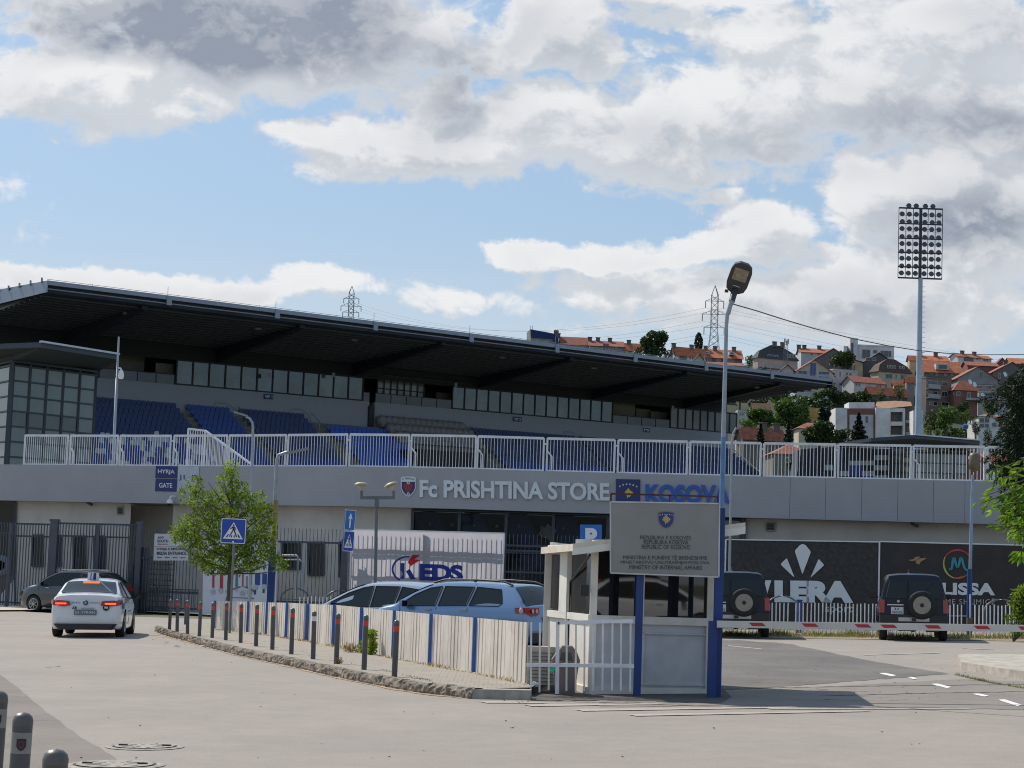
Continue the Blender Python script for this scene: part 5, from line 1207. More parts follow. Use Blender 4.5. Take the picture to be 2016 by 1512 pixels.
house('orange roofed terrace with a round arched dormer and three chimneys',1160,1228,716,680,669,'x','g','r',win=[(1166,683,1170,690),(1174,683,1178,690),(1186,676,1198,690),(1207,683,1212,690),(1213,683,1218,690)],chim=(1162,1178,1202),Y=648)
house('small orange roofed terrace house left of the big dark tree',1231,1262,716,688,675.5,'x','c','o',win=[(1238,691,1243,697)],chim=(1238,),Y=648)
house('white walled house with wide orange roof right of the big dark tree',1328,1392,722,696,683,'x','W','o',side=7,win=[(1337,699,1353,708),(1359,702,1361.5,706),(1364,702,1366.5,706)],chim=(1329,1366),Y=640)
house('small white gable house in front of the orange roofs',1366,1386,724,709,697,'g','c','d',win=[],Y=615)
house('large house with double orange roof and dark red storey behind the pylon',1386,1462,722,703,686,'x','B','o',win=[(1392,706,1400,711),(1410,706,1418,711),(1434,706,1446,711)],chim=(1392,1411,1449),Y=650,dormer=((1388,691,1396,697),(1436,692,1446,698)))
house('lower house with orange roof strip below the dark red storey',1388,1466,735,718,711,'x','w','r',win=[(1464,720,1468,724)],Y=622)
house('big pink and white house with dark hipped mansard roof and aerials',1492,1576,724,704,677,'m','p','d',side=8,win=[(1553,694,1558,701),(1560,694,1564,701),(1566,694,1571,701),(1512,697,1534,702,'b')],chim=(1531,1548),balc=((1505,719,1545,724),),Y=622)
t=thing('antenna_mast','thin antenna mast with small panels in front of the dark mansard roof','antenna',at(1546,720,612)); m=MB()
for x in (1543.5,1547.5,1551): m.beam(at(x,722,612),at(x,668 if x>1546 else 672,612),.16,.16)
for k in range(9): y=672+k*5.5; m.beam(at(1543.5,y,612),at(1551,y+3,612),.1,.1); 
m.build('lattice',M_py,t); m=MB()
for x,y in ((1545,671),(1552,672),(1549,675)): m.box(at(x,y,611.6),(.4,.2,1.5))
m.build('antenna_panel',M_balc,t)
house('house with bright orange roof and three chimneys right of the mansard house',1577,1636,712,693,684.5,'x','w','o',chim=(1576,1587,1617),Y=660,win=[(1596,695,1601,699),(1610,695,1614,699)])
house('large bare walled gable house half covered by dark ivy',1600,1680,742,709,686,'g','G','r',Y=628,win=[])
house('gable house with tall blue glazed stair window behind the stand roof tip',1566,1640,775,731,708,'g','c','r',Y=604,win=[(1594,714,1606,741,'b'),(1571,730,1588,737,'b'),(1612,731,1632,737,'b'),(1612,740,1632,748,'b')],dp=15)
house('small brown gabled house with pale bargeboards left of the blue glazed gable',1538,1562,745,728,718,'g','p','b',Y=600,win=[])
house('flat white house with pale roof slab above the roof tip',1640,1692,762,727,720,'f','w','w',side=7,Y=612,win=[(1653,731,1656,741),(1667,732,1671,738),(1675,732,1679,738),(1641,739,1646,742),(1641,753,1645,757),(1653,753,1659,758)])
t=house('large modern white building with square tower and dark openings on the skyline',1689,1761,722,679,679,'f','W','w',Y=668,win=[(1697,688,1713,705),(1719,689,1727,695),(1734,690,1755,702)],name='modern_building')
m=MB(); Y_=664; m.hexa([at(1674,715,Y_),at(1689,715,Y_),at(1689,715,Y_+9),at(1665,715,Y_+5)],[at(1674,665,Y_),at(1689,666,Y_),at(1689,666,Y_+9),at(1665,668,Y_+5)]); tw=m.build('tower_block',WL['W'],t)
m=MB(); m.quad(at(1676,702,Y_-.2),at(1680,702,Y_-.2),at(1680,675,Y_-.2),at(1676,675,Y_-.2)); m.build('stair_glazing',M_hb,tw)
m=MB(); m.hexa([at(1661,712,Y_-2),at(1668,712,Y_-2),at(1668,712,Y_+5),at(1651,712,Y_+5)],[at(1661,681,Y_-2),at(1668,681,Y_-2),at(1668,681,Y_+5),at(1651,684,Y_+5)]); m.build('low_block',WL['W'],t)
house('house with a wide dark grey roof and yellow side below the white tower block',1698,1762,745,714,694.5,'g','k','d',side=0,Y=632,win=[(1704,704,1712,710),(1716,704,1724,710)])
house('yellow walled corner of the dark grey roofed house',1682,1698,742,714,709,'s','y','d',Y=630,win=[])
house('cream house with brown mansard roof and a row of roof windows left of the mast',1730,1800,752,731,704,'m','c','b',side=12,Y=622,win=[(1744,735,1759,744),(1766,736,1769,744),(1777,736,1789,744),(1748,718,1752,724),(1755,718,1759,724),(1762,718,1766,724),(1774,719,1778,724),(1781,719,1785,724)])
house('house with small orange gable directly left of the mast',1790,1812,745,708,700,'x','y','o',Y=655,win=[])
house('yellow gabled house with long red roof below the brown mansard house',1681,1748,778,751,740,'x','w','r',side=17,Y=603,win=[(1684,754,1688,759),(1690,754,1694,759),(1730,756,1734,761),(1736,756,1740,761),(1748,754,1752,761)])
house('little orange roofed house between the yellow gable and mast',1760,1778,775,757,750,'x','y','o',Y=598,win=[(1764,759,1768,763)])
house('grey plastered house end beside the mast',1784,1800,790,750,742,'x','g','o',Y=596,win=[(1787,755,1793,762)])
house('low dark house with bright orange roof behind small fir trees',1712,1794,793,773.5,762,'x','k','o',Y=585,win=[(1748,777,1753,781),(1778,784,1781,787)],side=8)
# right cluster
house('house with terracotta roof right of the mast top row',1814,1868,735,709,699,'x','g','o',Y=660,chim=(1816,1847),win=[])
house('house with wide orange roof and white dormer right of the mast',1818,1895,745,731,709,'x','G','o',Y=640,win=[(1832,733,1836,736),(1843,734,1847,740),(1860,734,1864,740),(1873,736,1876,740)],dormer=((1843,716,1870,727),))
house('white house with long orange roof and dark balcony topmost on the right skyline',1886,1960,732,701,696,'x','W','o',side=11,Y=665,chim=(1903,1930),win=[(1898,702,1920,711),(1926,703,1931,706),(1942,704,1947,708),(1948,704,1952,708)])
house('red roofed house with a pale gable edge below the skyline house',1905,1966,738,719,711,'x','B','r',Y=650,win=[(1916,719,1920,724)],chim=())
house('brown gable peak on the skyline at the right',1962,1984,735,716,705,'g','B','b',Y=668,win=[])
house('beige gable house with one dark door window on the upper terrace',1885,1966,765,744,722,'g','g','r',Y=618,win=[(1928,731,1936,744)],dp=12)
house('dark brown gable house near the right edge behind the foliage',1955,2030,770,732,713,'g','G','r',Y=625,chim=(1987,),win=[(1965,735,1970,745),(1978,736,1984,742)])
house('house with orange roof at the right edge of the skyline',1990,2050,740,715,704,'x','G','o',Y=655,win=[])
t=house('brown brick apartment block with dark balconies right of the mast',1823,1878,808,742,740,'f','b','d',side=9,Y=588,win=[(1826,749,1847,757),(1826,769,1847,776),(1857,750,1870,758),(1857,769.5,1870,779),(1830,790,1848,797),(1857,790,1872,797)],balc=((1823,757,1849,765),(1823,776,1849,784)),name='apartment_block')
house('brown house with a broad falling orange roof next to the brick block',1878,1925,808,768,748,'h','B','r',Y=586,win=[(1883,771,1890,779),(1905,772,1911,786),(1890,792,1894,800)],balc=((1900,784,1925,788),))
house('white terraced house with long balconies behind the conifer tip',1926,1992,808,770,766,'f','w','r',Y=590,win=[(1943,773,1954,779),(1956,773,1972,779),(1952,791,1968,800),(1972,791,1978,800)],balc=((1940,779,1986,787),))
house('grey house with flat terrace roof below the beige gable',1920,1992,775,757,755,'f','g','d',Y=600,win=[(1923,759,1935,765),(1940,759,1952,764)])
house('white veranda house with large gridded windows above the right tower',1926,1976,872,819,812,'h','W','t',Y=500,win=[(1928,823,1937,832),(1938,823,1947,832),(1928,834,1937,842),(1938,834,1947,842),(1953,832,1962,840),(1964,850,1972,866)],dp=10)
# lower white modern house
YW=430
t=thing('modern_house','large white and brown cubic house with balconies left of the mast foot','house',at(1720,868,YW))
def blk(x0,y0,x1,y1,o,dpt,mt,nm,par=None):
    m=MB(); m.hexa([at(x0,y1,YW+o),at(x1,y1,YW+o),at(x1,y1,YW+o)+V((0,dpt,0)),at(x0,y1,YW+o)+V((0,dpt,0))],[at(x0,y0,YW+o),at(x1,y0,YW+o),at(x1,y0,YW+o)+V((0,dpt,0)),at(x0,y0,YW+o)+V((0,dpt,0))]); return m.build(nm,mt,par or t)
blk(1645,803,1668,900,1,8,WL['W'],'wall'); blk(1668,804,1724,900,1.4,8,WL['B'],'brown_frame'); blk(1672.5,816.5,1719.5,900,1.25,.14,WL['w'],'white_infill'); blk(1724,803.5,1752,900,.5,9,WL['W'],'wall')
blk(1671,792,1722,804,4,6,WL['W'],'upper_storey'); blk(1752,804,1782,900,2.2,8,WL['k'],'loggia'); blk(1782,800,1799,900,5,8,WL['b'],'rear_wing')
for y0,y1 in ((804,811),(830,838),(856,864)): blk(1752,y0,1782,y1,1,1.2,WL['W'],'balcony_front')
for y0,y1 in ((827,833),(851,857)): blk(1783,y0,1798,y1,4,1,WL['w'],'balcony_front')
blk(1777.5,804,1782,864,.9,1.4,WL['W'],'balcony_pier'); blk(1751,804,1753.5,864,.9,1.4,WL['W'],'balcony_pier')
blk(1798,808,1817,864,-6,4,WL['W'],'stair_block')
for a in ((1704.5,819.5,1708.5,832,1.1),(1785,818,1789,825,4.8),(1791,818,1795,825,4.8),(1785,841,1789,848,4.8),(1791,841,1795,848,4.8)):
    m=MB(); m.quad(at(a[0],a[3],YW+a[4]),at(a[2],a[3],YW+a[4]),at(a[2],a[1],YW+a[4]),at(a[0],a[1],YW+a[4])); m.build('window',M_hg,t)
m=MB(); m.poly([at(1722,805,YW+2),at(1756,803,YW+1.5),at(1775,801,YW+2),at(1796,799,YW+4),at(1793,791,YW+9),at(1762,789,YW+10),at(1726,791,YW+9)]); m.build('tiled_roof',ROOFS['t'],t)
# lower houses by the stand
house('small whitewashed house with two little windows just right of the stand boxes',1452,1481,840,808,806,'f','w','r',Y=455,win=[(1455,813,1459,817),(1460,813,1464,817)])
house('house with pale orange roof glimpsed behind the green trees by the stand roof',1484,1514,830,808,794,'x','y','t',Y=470,win=[])
house('low grey house with long faded red roof and two chimneys right of the stand',1462,1548,885,858.5,842,'x','G','r',side=10,Y=360,chim=(1510,1537),win=[(1500,864,1506,870)])
house('house with hipped orange roof between two dark trees',1572,1640,880,843,830.5,'h','c','r',Y=380,win=[])
house('house with faded red hipped roof seen through the walkway railing',1522,1596,938,893,872,'h','G','r',Y=335,win=[(1545,900,1552,910),(1565,900,1572,910)],dp=9)
house('pale terrace wall house below the white flat house',1566,1634,795,771,769,'f','w','d',Y=570,win=[(1612,773,1615,781),(1617,773,1620,781)])
house('brick red house with arched gable behind the railing at the right',1906,1938,950,905,893,'g','B','o',Y=330,win=[(1912,905,1924,918)])
house('orange roofed brick house behind foliage at the right edge',1940,2000,950,906,896,'x','B','o',Y=340,win=[])
t=thing('satellite_dish','white satellite dish on the red roofed house','dish',at(1909,752,583),group='white satellite dishes on the hillside roofs')
m=MB(); m.lathe((0,0,0),[(.001,0),(.4,-.05),(.8,-.22)],12,ax='Y'); m.build('dish',M_white,t,world=False); m=MB(); m.beam((0,0,-.9),(0,.3,0),.08,.08); m.build('arm',M_white,t,world=False); t.rotation_euler=(math.radians(-20),0,math.radians(35))
for (x,y,YY) in ((1918,757,583),(1934,779,583),(1978,737,612),(1700,780,580)):
    c=copy_tree(t); c.location=at(x,y,YY)
t=thing('water_tank','small bright blue tank on the grass slope right of the mast','tank',at(1901,845,470)); m=MB(); c=at(1901,839,470); m.tube(c-V((.6,0,0)),c+V((.6,0,0)),.45,n=12); m.box(c+V((0,0,-.45)),(1.,.5,.3)); m.build('body',mat('tank_blue',(.03,.14,.42),.4),t); m=MB(); m.tube(c+V((0,0,.42)),c+V((0,0,.55)),.15); m.build('lid',M_white,t)
# ---------------------------------------------------------------- foliage
def leafmat(name,c,tr=.35,c2=None,vs=.5):
    m=D.materials.new(name); m.use_nodes=True; t=m.node_tree; N=NT(t); p=t.nodes['Principled BSDF']; out=t.nodes['Material Output']
    tc=N.n('ShaderNodeTexCoord').outputs['Object']; oi=N.n('ShaderNodeNewGeometry')
    c2=c2 or tuple(q*.45 for q in c); f=N.ss(N.noise(tc,vs,4,.7),.35,.65); cc=N.mix(f,c,c2)
    rp=N.m('MULTIPLY_ADD',oi.outputs['Random Per Island'],.7,.65); sc=N.n('ShaderNodeVectorMath',operation='SCALE'); t.links.new(cc,sc.inputs[0]); t.links.new(rp,sc.inputs['Scale']); cc=sc.outputs[0]
    t.links.new(cc,p.inputs['Base Color']); p.inputs['Roughness'].default_value=.55; p.inputs['Specular IOR Level'].default_value=.3
    tl=N.n('ShaderNodeBsdfTranslucent'); c3=N.n('ShaderNodeVectorMath',operation='MULTIPLY'); t.links.new(cc,c3.inputs[0]); c3.inputs[1].default_value=(1.25,1.15,.5); t.links.new(c3.outputs[0],tl.inputs[0])
    mx=N.n('ShaderNodeMixShader'); mx.inputs[0].default_value=tr; t.links.new(p.outputs[0],mx.inputs[1]); t.links.new(tl.outputs[0],mx.inputs[2]); t.links.new(mx.outputs[0],out.inputs[0]); return m
ML={'d':leafmat('dark_leaves',(.05,.095,.024),.2,vs=.25),'m':leafmat('mid_leaves',(.095,.175,.035),.3,vs=.25),'l':leafmat('light_leaves',(.12,.20,.035),.35,vs=.3),'f':leafmat('fir_needles',(.015,.035,.018),.1,vs=.4),'p':leafmat('poplar_leaves',(.05,.085,.045),.25,vs=.4)}
M_bark=mat('bark',(.10,.075,.055),.9,var=.3,vs=8)
def crown(mb,c,rx,rz,n,size,r,shape='round',lobes=9,ry=None):
    ry=ry or rx; L=[]
    if shape=='round':
        for k in range(lobes):
            a=r.uniform(0,6.28); q=r.uniform(.25,.68); zz=r.uniform(-.55,.62); L.append((Vector((c[0]+rx*q*math.cos(a)*(1-.3*abs(zz)),c[1]+ry*q*math.sin(a),c[2]+rz*zz)),r.uniform(.28,.5)))
        L.append((Vector(c),.62))
    for i in range(n):
        if shape=='round':
            p,q=r.choice(L); 
            while True:
                v=Vector((r.uniform(-1,1),r.uniform(-1,1),r.uniform(-1,1)))
                if .25<v.length<1: break
            v=v.normalized()*(v.length**.5); w=p+Vector((v.x*rx*q,v.y*ry*q,v.z*rz*q))
        else:
            h=r.random()**1.25; 
            if shape=='cone': R=rx*(1-h)*(.8+.3*math.sin(h*38))
            else: R=rx*math.sin(math.pi*min(1,.12+h*.88))**.6
            a=r.uniform(0,6.28); q=math.sqrt(r.uniform(.2,1)); w=Vector((c[0]+R*q*math.cos(a),c[1]+R*q*math.sin(a),c[2]-rz+2*rz*h))
        s=size*r.uniform(.6,1.35); e1=Vector((r.gauss(0,1),r.gauss(0,1),r.gauss(0,1))).normalized(); e2=e1.orthogonal().normalized(); e2=(e2*math.cos(a:=r.uniform(0,6.28))+e1.cross(e2)*math.sin(a))
        mb.add([w-e1*s*.5,w+e2*s*.32,w+e1*s*.5,w-e2*s*.32],[(0,1,2,3)])
def ftree(label,px,ptop,pbot,wpx,Y,kind='d',shape='round',n=900,size=None,name='tree',grp='trees among the hillside houses',trunk=None):
    s=F_PX/Y; top=at(px,ptop,Y); bot=at(px,pbot,Y); rz=(top.z-bot.z)/2; rx=wpx/2/s*1.18; rz*=1.12; n=int(n*1.2); c=Vector((bot.x,Y,bot.z+rz)); r=random.Random(int(px*13+ptop))
    g=min(c.z-rz-1.5,max(hill(c.x,Y),c.z-rz-6)); t=thing(name,label,'tree',(c.x,Y,g),group=grp)
    m=MB(); m.pipe([(c.x,Y,g-1),(c.x+.1,Y,c.z-rz*.3),(c.x,Y,c.z+rz*.3)],[rx*.09+.08,rx*.06+.05,.04],6)
    for k in range(3): a=r.uniform(0,6.28); m.tube((c.x,Y,c.z-rz*.5),(c.x+rx*.6*math.cos(a),Y+rx*.6*math.sin(a),c.z+rz*.2),rx*.04+.03,.03,5)
    m.build('trunk',M_bark,t); m=MB(); crown(m,c,rx,rz,n,size or max(.3,rx*.16),r,shape); m.build('crown',ML[kind],t); return t
T=ftree
T('big dark rounded tree on the ridge between the orange roofs',1283,655,712,58,625,'d',n=2600,size=.85)
T('dark bush right of the big ridge tree',1316,690,716,26,622,'d',n=500)
T('slim poplar behind the orange roofs near the pylon',1375,659,692,15,670,'p','poplar',n=900,size=.7)
T('green trees at the foot of the dark mansard house',1474,698,728,26,640,'m',n=700); T('light bush left of the dark mansard house',1488,712,728,14,632,'l',n=300)
T('pale green bushes under the small orange terrace roof',1248,692,715,30,630,'l',n=500)
T('dark ivy tree against the bare gable wall',1658,690,730,50,618,'d',n=1500)
T('large green tree just below the tip of the stand roof',1560,784,850,78,440,'m',n=3200,size=.8)
T('bright green tree beside the stand boxes',1500,808,846,56,430,'m',n=1800,size=.7)
T('light green shrub touching the stand corner',1470,826,850,36,420,'l',n=700)
T('dark leafy tree between the faded red roof and the white cubic house',1612,834,880,64,352,'d',n=2300,size=.6); T('dark bushy tree left of the cypress',1652,846,880,44,350,'d',n=1300,size=.5)
T('dark pointed cypress in front of the white cubic house',1690,820,872,38,345,'f','cone',n=2600,size=.5,name='cypress_tree')
T('small fir in front of the faded red roof',1497,838,872,20,352,'f','cone',n=800,size=.4,name='fir_tree'); T('fir standing at the right end of the faded red roof',1552,832,875,22,350,'f','cone',n=900,size=.4,name='fir_tree')
T('dark tree below the yellow gabled house',1652,768,806,44,560,'d',n=1400); T('dark hedge tree left of the white cubic house top',1690,775,800,60,570,'d',n=1300)
T('small dark tree before the bright orange roof',1733,766,794,20,570,'d',n=500); T('second dark tree before the bright orange roof, near the mast',1768,756,794,24,568,'d',n=700)
T('dark tree by the yellow wall below the stand roof tip',1604,775,815,60,500,'d',n=1200); T('narrow dark tree between the yellow wall and white house',1622,808,842,24,430,'f',n=700,size=.6)
T('dark tree at the foot of the mast',1832,808,850,34,520,'d',n=1000); T('green tree below the brick apartment block',1862,802,852,50,505,'m',n=1700)
T('small light green tree right of the one below the brick block',1900,808,840,24,505,'m',n=700); T('dark shrub beside the white veranda house',1920,832,858,18,490,'f',n=500); T('bush at the corner of the veranda house',1945,845,880,22,460,'d',n=600)
T('light bush by the mast foot',1828,838,858,16,470,'l',n=300); T('light bush row right of the mast foot',1843,845,860,20,465,'l',n=350)
T('green bush seen through the railing below the faded hipped roof',1568,900,935,44,322,'d',n=900,size=.5)
for i,(x,a,b,w) in enumerate([(1445,700,735,30),(1530,745,775,40),(1640,800,830,30),(1590,850,880,30),(1880,840,875,60),(1835,862,880,50),(1885,868,890,60),(1960,870,900,50),(1720,865,885,50)]): T(['dark scrub below the dark mansard house','dark scrub under the stand roof tip','scrub left of the white cubic house','undergrowth below the hipped orange roof','hillside scrub on the grass slope','low scrub above the right tower roof','scrub row above the end of the tower roof','scrub below the veranda house','scrub at the foot of the white cubic house'][i],x,a,b,w,hillhit(x,b),'d',n=700,grp='scrub on the hillside')
for i,(x,a,b,w,k) in enumerate([(1456,765,800,40,'d'),(1492,778,812,40,'d'),(1530,772,800,44,'m'),(1470,845,868,30,'d'),(1632,760,790,34,'d'),(1582,815,850,40,'d'),(1540,855,880,40,'d'),(1668,800,830,24,'d'),(1740,850,880,40,'d'),(1850,878,905,50,'d'),(1900,790,815,30,'d'),(1946,790,822,30,'m'),(1500,722,745,30,'d'),(1620,872,900,50,'d')]):
    T(['bushy tree behind the whitewashed house by the stand','dark tree behind the pale orange roof','green tree right under the stand roof tip','dark bush beside the faded red roof gable','dark tree below the white flat house','dark tree between the big green tree and orange hip roof','dark hedge in front of the faded red roofs','dark tree at the left wall of the white cubic house','dark hedge under the white cubic house balconies','dark hedge above the right tower roof','dark tree below the falling orange roof house','green tree above the veranda house','dark tree below the dark mansard house','dark hedge behind the railing near the annex'][i],x,a,b,w,min(hillhit(x,b),560),k,n=1000)
# yellow wall and pampas behind the trees
t=thing('garden_wall','yellow garden wall between trees below the stand roof tip','wall',at(1602,825,445)); m=MB(); m.hexa([at(1590,828,445),at(1616,828,445),at(1616,828,446),at(1590,828,446)],[at(1592,801,445),at(1614,804,445),at(1614,804,446),at(1592,801,446)]); m.build('wall',mat('ochre_wall',(.42,.28,.08),.8,var=.4,vs=.5),t)
t=thing('garden_wall','pale beige wall left of the white cubic house','wall',at(1635,832,448)); m=MB(); m.hexa([at(1622,836,447),at(1645,838,447),at(1645,838,448),at(1622,836,448)],[at(1622,812,447),at(1645,815,447),at(1645,815,448),at(1622,812,448)]); m.build('wall',mat('beige_wall',(.38,.34,.22),.8,var=.4,vs=.5),t)
# ================================================================ vehicles
M_tyre=mat('tyre_rubber',(.018,.018,.019),.85,var=.2,vs=10); M_rim=mat('alloy_rim',(.40,.41,.43),.3,.8,var=.1); M_steelrim=mat('steel_rim_beige',(.27,.245,.20),.5,.3,var=.15,vs=8)
M_cglass=mat('car_glass',(.008,.012,.010),.03,var=0,spec=.45); M_plast=mat('black_plastic',(.015,.015,.017),.5,var=.1); M_chrome=mat('chrome',(.6,.6,.62),.15,1.,var=0)
M_tl=mat('tail_light_red',(.30,.008,.008),.15,var=0,spec=.8); M_tlw=mat('lamp_clear',(.45,.42,.42),.15,var=0); M_tlon=mat('tail_light_lit',(.6,.02,.01),.3,var=0,emit=((1,.10,.03),2.2)); M_plate=mat('number_plate',(.55,.56,.57),.5,var=.03)
def paint(name,c,metal=.35,r=.28): return mat(name,c,r,metal,var=.05,vs=.8,coat=.9)
def cr(pts,x):   # Catmull-Rom through (x,v) points
    n=len(pts)
    if x<=pts[0][0]: return pts[0][1]
    if x>=pts[-1][0]: return pts[-1][1]
    for i in range(n-1):
        if pts[i][0]<=x<=pts[i+1][0]: break
    p1,p2=pts[i],pts[i+1]; p0=pts[i-1] if i>0 else (2*p1[0]-p2[0],p1[1]); p3=pts[i+2] if i+2<n else (2*p2[0]-p1[0],p2[1])
    h=p2[0]-p1[0]; t=(x-p1[0])/h; m1=(p2[1]-p0[1])/(p2[0]-p0[0])*h; m2=(p3[1]-p1[1])/(p3[0]-p1[0])*h
    return (2*t**3-3*t*t+1)*p1[1]+(t**3-2*t*t+t)*m1+(-2*t**3+3*t*t)*p2[1]+(t**3-t*t)*m2
class Car:
    """local frame: +x forward, +y left, z up, rear bumper at x=0"""
    def __init__(s,name,label,cat,L,W,top,belt,bot,wid,zroof,zbelt,wroof,pm,axles,rw,rim,group=None,low=M_plast,sil=.0):
        s.L,s.W,s.top,s.belt,s.bot,s.wid=L,W,top,belt,bot,wid; s.zr,s.zb,s.wr=zroof,zbelt,wroof; s.pm=pm
        s.t=thing(name,label,cat,(0,0,0),0,group)
        nx=72; xs=[L*i/nx for i in range(nx+1)]; rings=[]
        for x in xs: rings.append(s.ring(x))
        m=MB(); n=len(rings[0]); vs=[p for r in rings for p in r]; fs=[]
        for i in range(nx):
            for k in range(n): fs.append((i*n+k,i*n+(k+1)%n,(i+1)*n+(k+1)%n,(i+1)*n+k))
        fs.append(tuple(range(n))[::-1]); fs.append(tuple(range(nx*n,(nx+1)*n)))
        m.add(vs,fs,0,True); m.mi=[0]*len(m.mi)
        o=m.build('body',[pm,M_plast],s.t,world=False)
        # wheel arches cut out of the shell
        for j,ax in enumerate(axles):
            for sg in (-1,1):
                c=MB(); R=rw+.055; c.lathe((ax,sg*(W/2+.3),rw+.02),[(R,-.1),(R,.0),(R,.62 if False else .0)],28,ax='Y') if False else c.tube((ax,sg*(W/2+.3),rw+.0),(ax,sg*(W/2-.28),rw+.0),R,n=32)
                co=c.build('cut',[M_plast],None); md=o.modifiers.new('b','BOOLEAN'); md.operation='DIFFERENCE'; md.object=co; md.solver='EXACT'; md.material_mode='TRANSFER'
                bpy.context.view_layer.update(); dg=bpy.context.evaluated_depsgraph_get(); me=D.meshes.new_from_object(o.evaluated_get(dg)); o.modifiers.clear(); old=o.data; o.data=me; D.meshes.remove(old); D.objects.remove(co)
        s.o=o
        try: o.data.set_sharp_from_angle(angle=math.radians(35))
        except Exception: pass
        for ax in axles:
            for sg in (-1,1): s.wheel((ax,sg*(W/2-.115),rw),rw,rim,sg)
    def ring(s,x):
        L=s.L; wb=cr(s.wid,x)*s.W/2; zt=cr(s.top,x); zb=min(cr(s.belt,x),zt-.02); z0=cr(s.bot,x); P=[]
        def hw(z):
            if z>=s.zb: return s.wbelt(x)+(s.wr/2-s.W/2*.955)*(z-s.zb)/(s.zr-s.zb)
            return wb
        P=[(wb*.80,z0),(wb*.93,z0+.01),(wb*.975,z0+.07),(wb*.99,z0+(zb-z0)*.35),(wb,z0+(zb-z0)*.62),(wb*.99,z0+(zb-z0)*.85),(wb*.955,zb)]
        w=s.plane_hw(x,zt-.10)
        if zt-zb>.16:
            P+=[(s.plane_hw(x,zb+(zt-zb)*.4),zb+(zt-zb)*.4),(w,zt-.10),(w-.035,zt-.045),(w-.12,zt-.012),(w*.5,zt+.012)]
        else:
            P+=[(wb*.93,zb+(zt-zb)*.3),(wb*.86,zb+(zt-zb)*.65),(wb*.76,zb+(zt-zb)*.85),(wb*.62,zt-.004),(wb*.35,zt+.008)]
        R=[Vector((x,-y,z)) for y,z in P]; Lf=[Vector((x,y,z)) for y,z in reversed(P)]
        return R+[Vector((x,0,zt+.016))]+Lf+[Vector((x,0,z0))]
    def plane_hw(s,x,z):   # half width of the greenhouse side plane
        wb=cr(s.wid,x)*s.W/2*.955; return wb+(s.wr/2-s.W/2*.955)*(z-s.zb)/(s.zr-s.zb)
    def wbelt(s,x): return cr(s.wid,x)*s.W/2*.955
    def wheel(s,c,r,rim,sg):
        m=MB(); c=Vector(c); 
        m.lathe(c,[(r*.64,sg*.10),(r*.70,sg*.11),(r*.93,sg*.112),(r,sg*.085),(r,-sg*.085),(r*.9,-sg*.11),(r*.5,-sg*.11)],30,ax='Y'); o=m.build('wheel',[M_tyre],s.t,world=False)
        m=MB(); m.lathe(c,[(.001,sg*.02),(r*.6,sg*.02)],20,0,'Y'); m.build('rim_well',M_plast,o,world=False)
        m=MB()
        if rim=='alloy':
            m.lathe(c,[(r*.56,sg*.095),(r*.66,sg*.112),(r*.68,sg*.10)],30,0,'Y')
            for k in range(7):
                a=2*math.pi*k/7; e=Vector((math.cos(a),0,math.sin(a))); m.beam(c+Vector((0,sg*.085,0)),c+e*r*.62+Vector((0,sg*.1,0)),.055,.03)
            m.lathe(c,[(.001,sg*.105),(.05,sg*.10),(.06,sg*.07)],14,0,'Y')
        elif rim=='cap':
            m.lathe(c,[(.001,sg*.10),(r*.3,sg*.105),(r*.62,sg*.098),(r*.66,sg*.11),(r*.68,sg*.10)],30,0,'Y')
        else:
            m.lathe(c,[(r*.2,sg*.09),(r*.48,sg*.06),(r*.58,sg*.10),(r*.63,sg*.11)],30,0,'Y')
        m.build('rim',M_rim if rim!='steel' else M_steelrim,o,world=False)
    def side_glass(s,polys,name='side_window',trim=True):
        for sg in (-1,1):
            for P in polys:
                m=MB(); Q=[Vector((x,sg*(s.plane_hw(x,z)+.006),z)) for x,z in P]; m.poly(Q); o=m.build(name,M_cglass,s.t,world=False)
                m=MB(); n=len(Q)
                for i in range(n): m.beam(Q[i],Q[(i+1)%n],.018,.022)
                m.build('window_seal',M_plast,o,world=False)
    def topglass(s,x0,x1,inset0,inset1,name,off=.008,nx=8,ny=8,z_lim=None,mt=None):
        m=MB(); V_=[];
        for i in range(nx+1):
            x=x0+(x1-x0)*i/nx; w=s.plane_hw(x,cr(s.top,x)-.10)-(inset0+(inset1-inset0)*i/nx)
            for j in range(ny+1):
                v=-1+2*j/ny; R=s.ring(x); zt=cr(s.top,x)+.016-.028*v*v; V_.append(Vector((x,v*w,zt)))
        k=1 if (cr(s.top,x1)-cr(s.top,x0))>0 else -1
        n=Vector((-(cr(s.top,x1)-cr(s.top,x0)),0,(x1-x0))).normalized()
        if n.z<0: n=-n
        V_=[v+n*off for v in V_]; fs=[]
        for i in range(nx):
            for j in range(ny): a=i*(ny+1)+j; fs.append((a,a+1,a+ny+2,a+ny+1))
        m.add(V_,fs,0,True); return m.build(name,mt or M_cglass,s.t,world=False)
    def rear_x(s,z): return 0
    def place(s,p,hd):   # p = ground point of the rear bumper centre, hd = heading
        s.t.location=(p.x,p.y,gz(p.x)); th=math.atan2(hd[1],hd[0]); roll=math.atan(SL)
        up=Vector((-SL,0,1)).normalized(); f=Vector((math.cos(th),math.sin(th),0)); f=(f-up*f.dot(up)).normalized(); l=up.cross(f)
        s.t.rotation_euler=Matrix(((f.x,l.x,up.x),(f.y,l.y,up.y),(f.z,l.z,up.z))).to_euler()
    def part(s,name,mb,mt,par=None): return mb.build(name,mt,par or s.t,world=False)
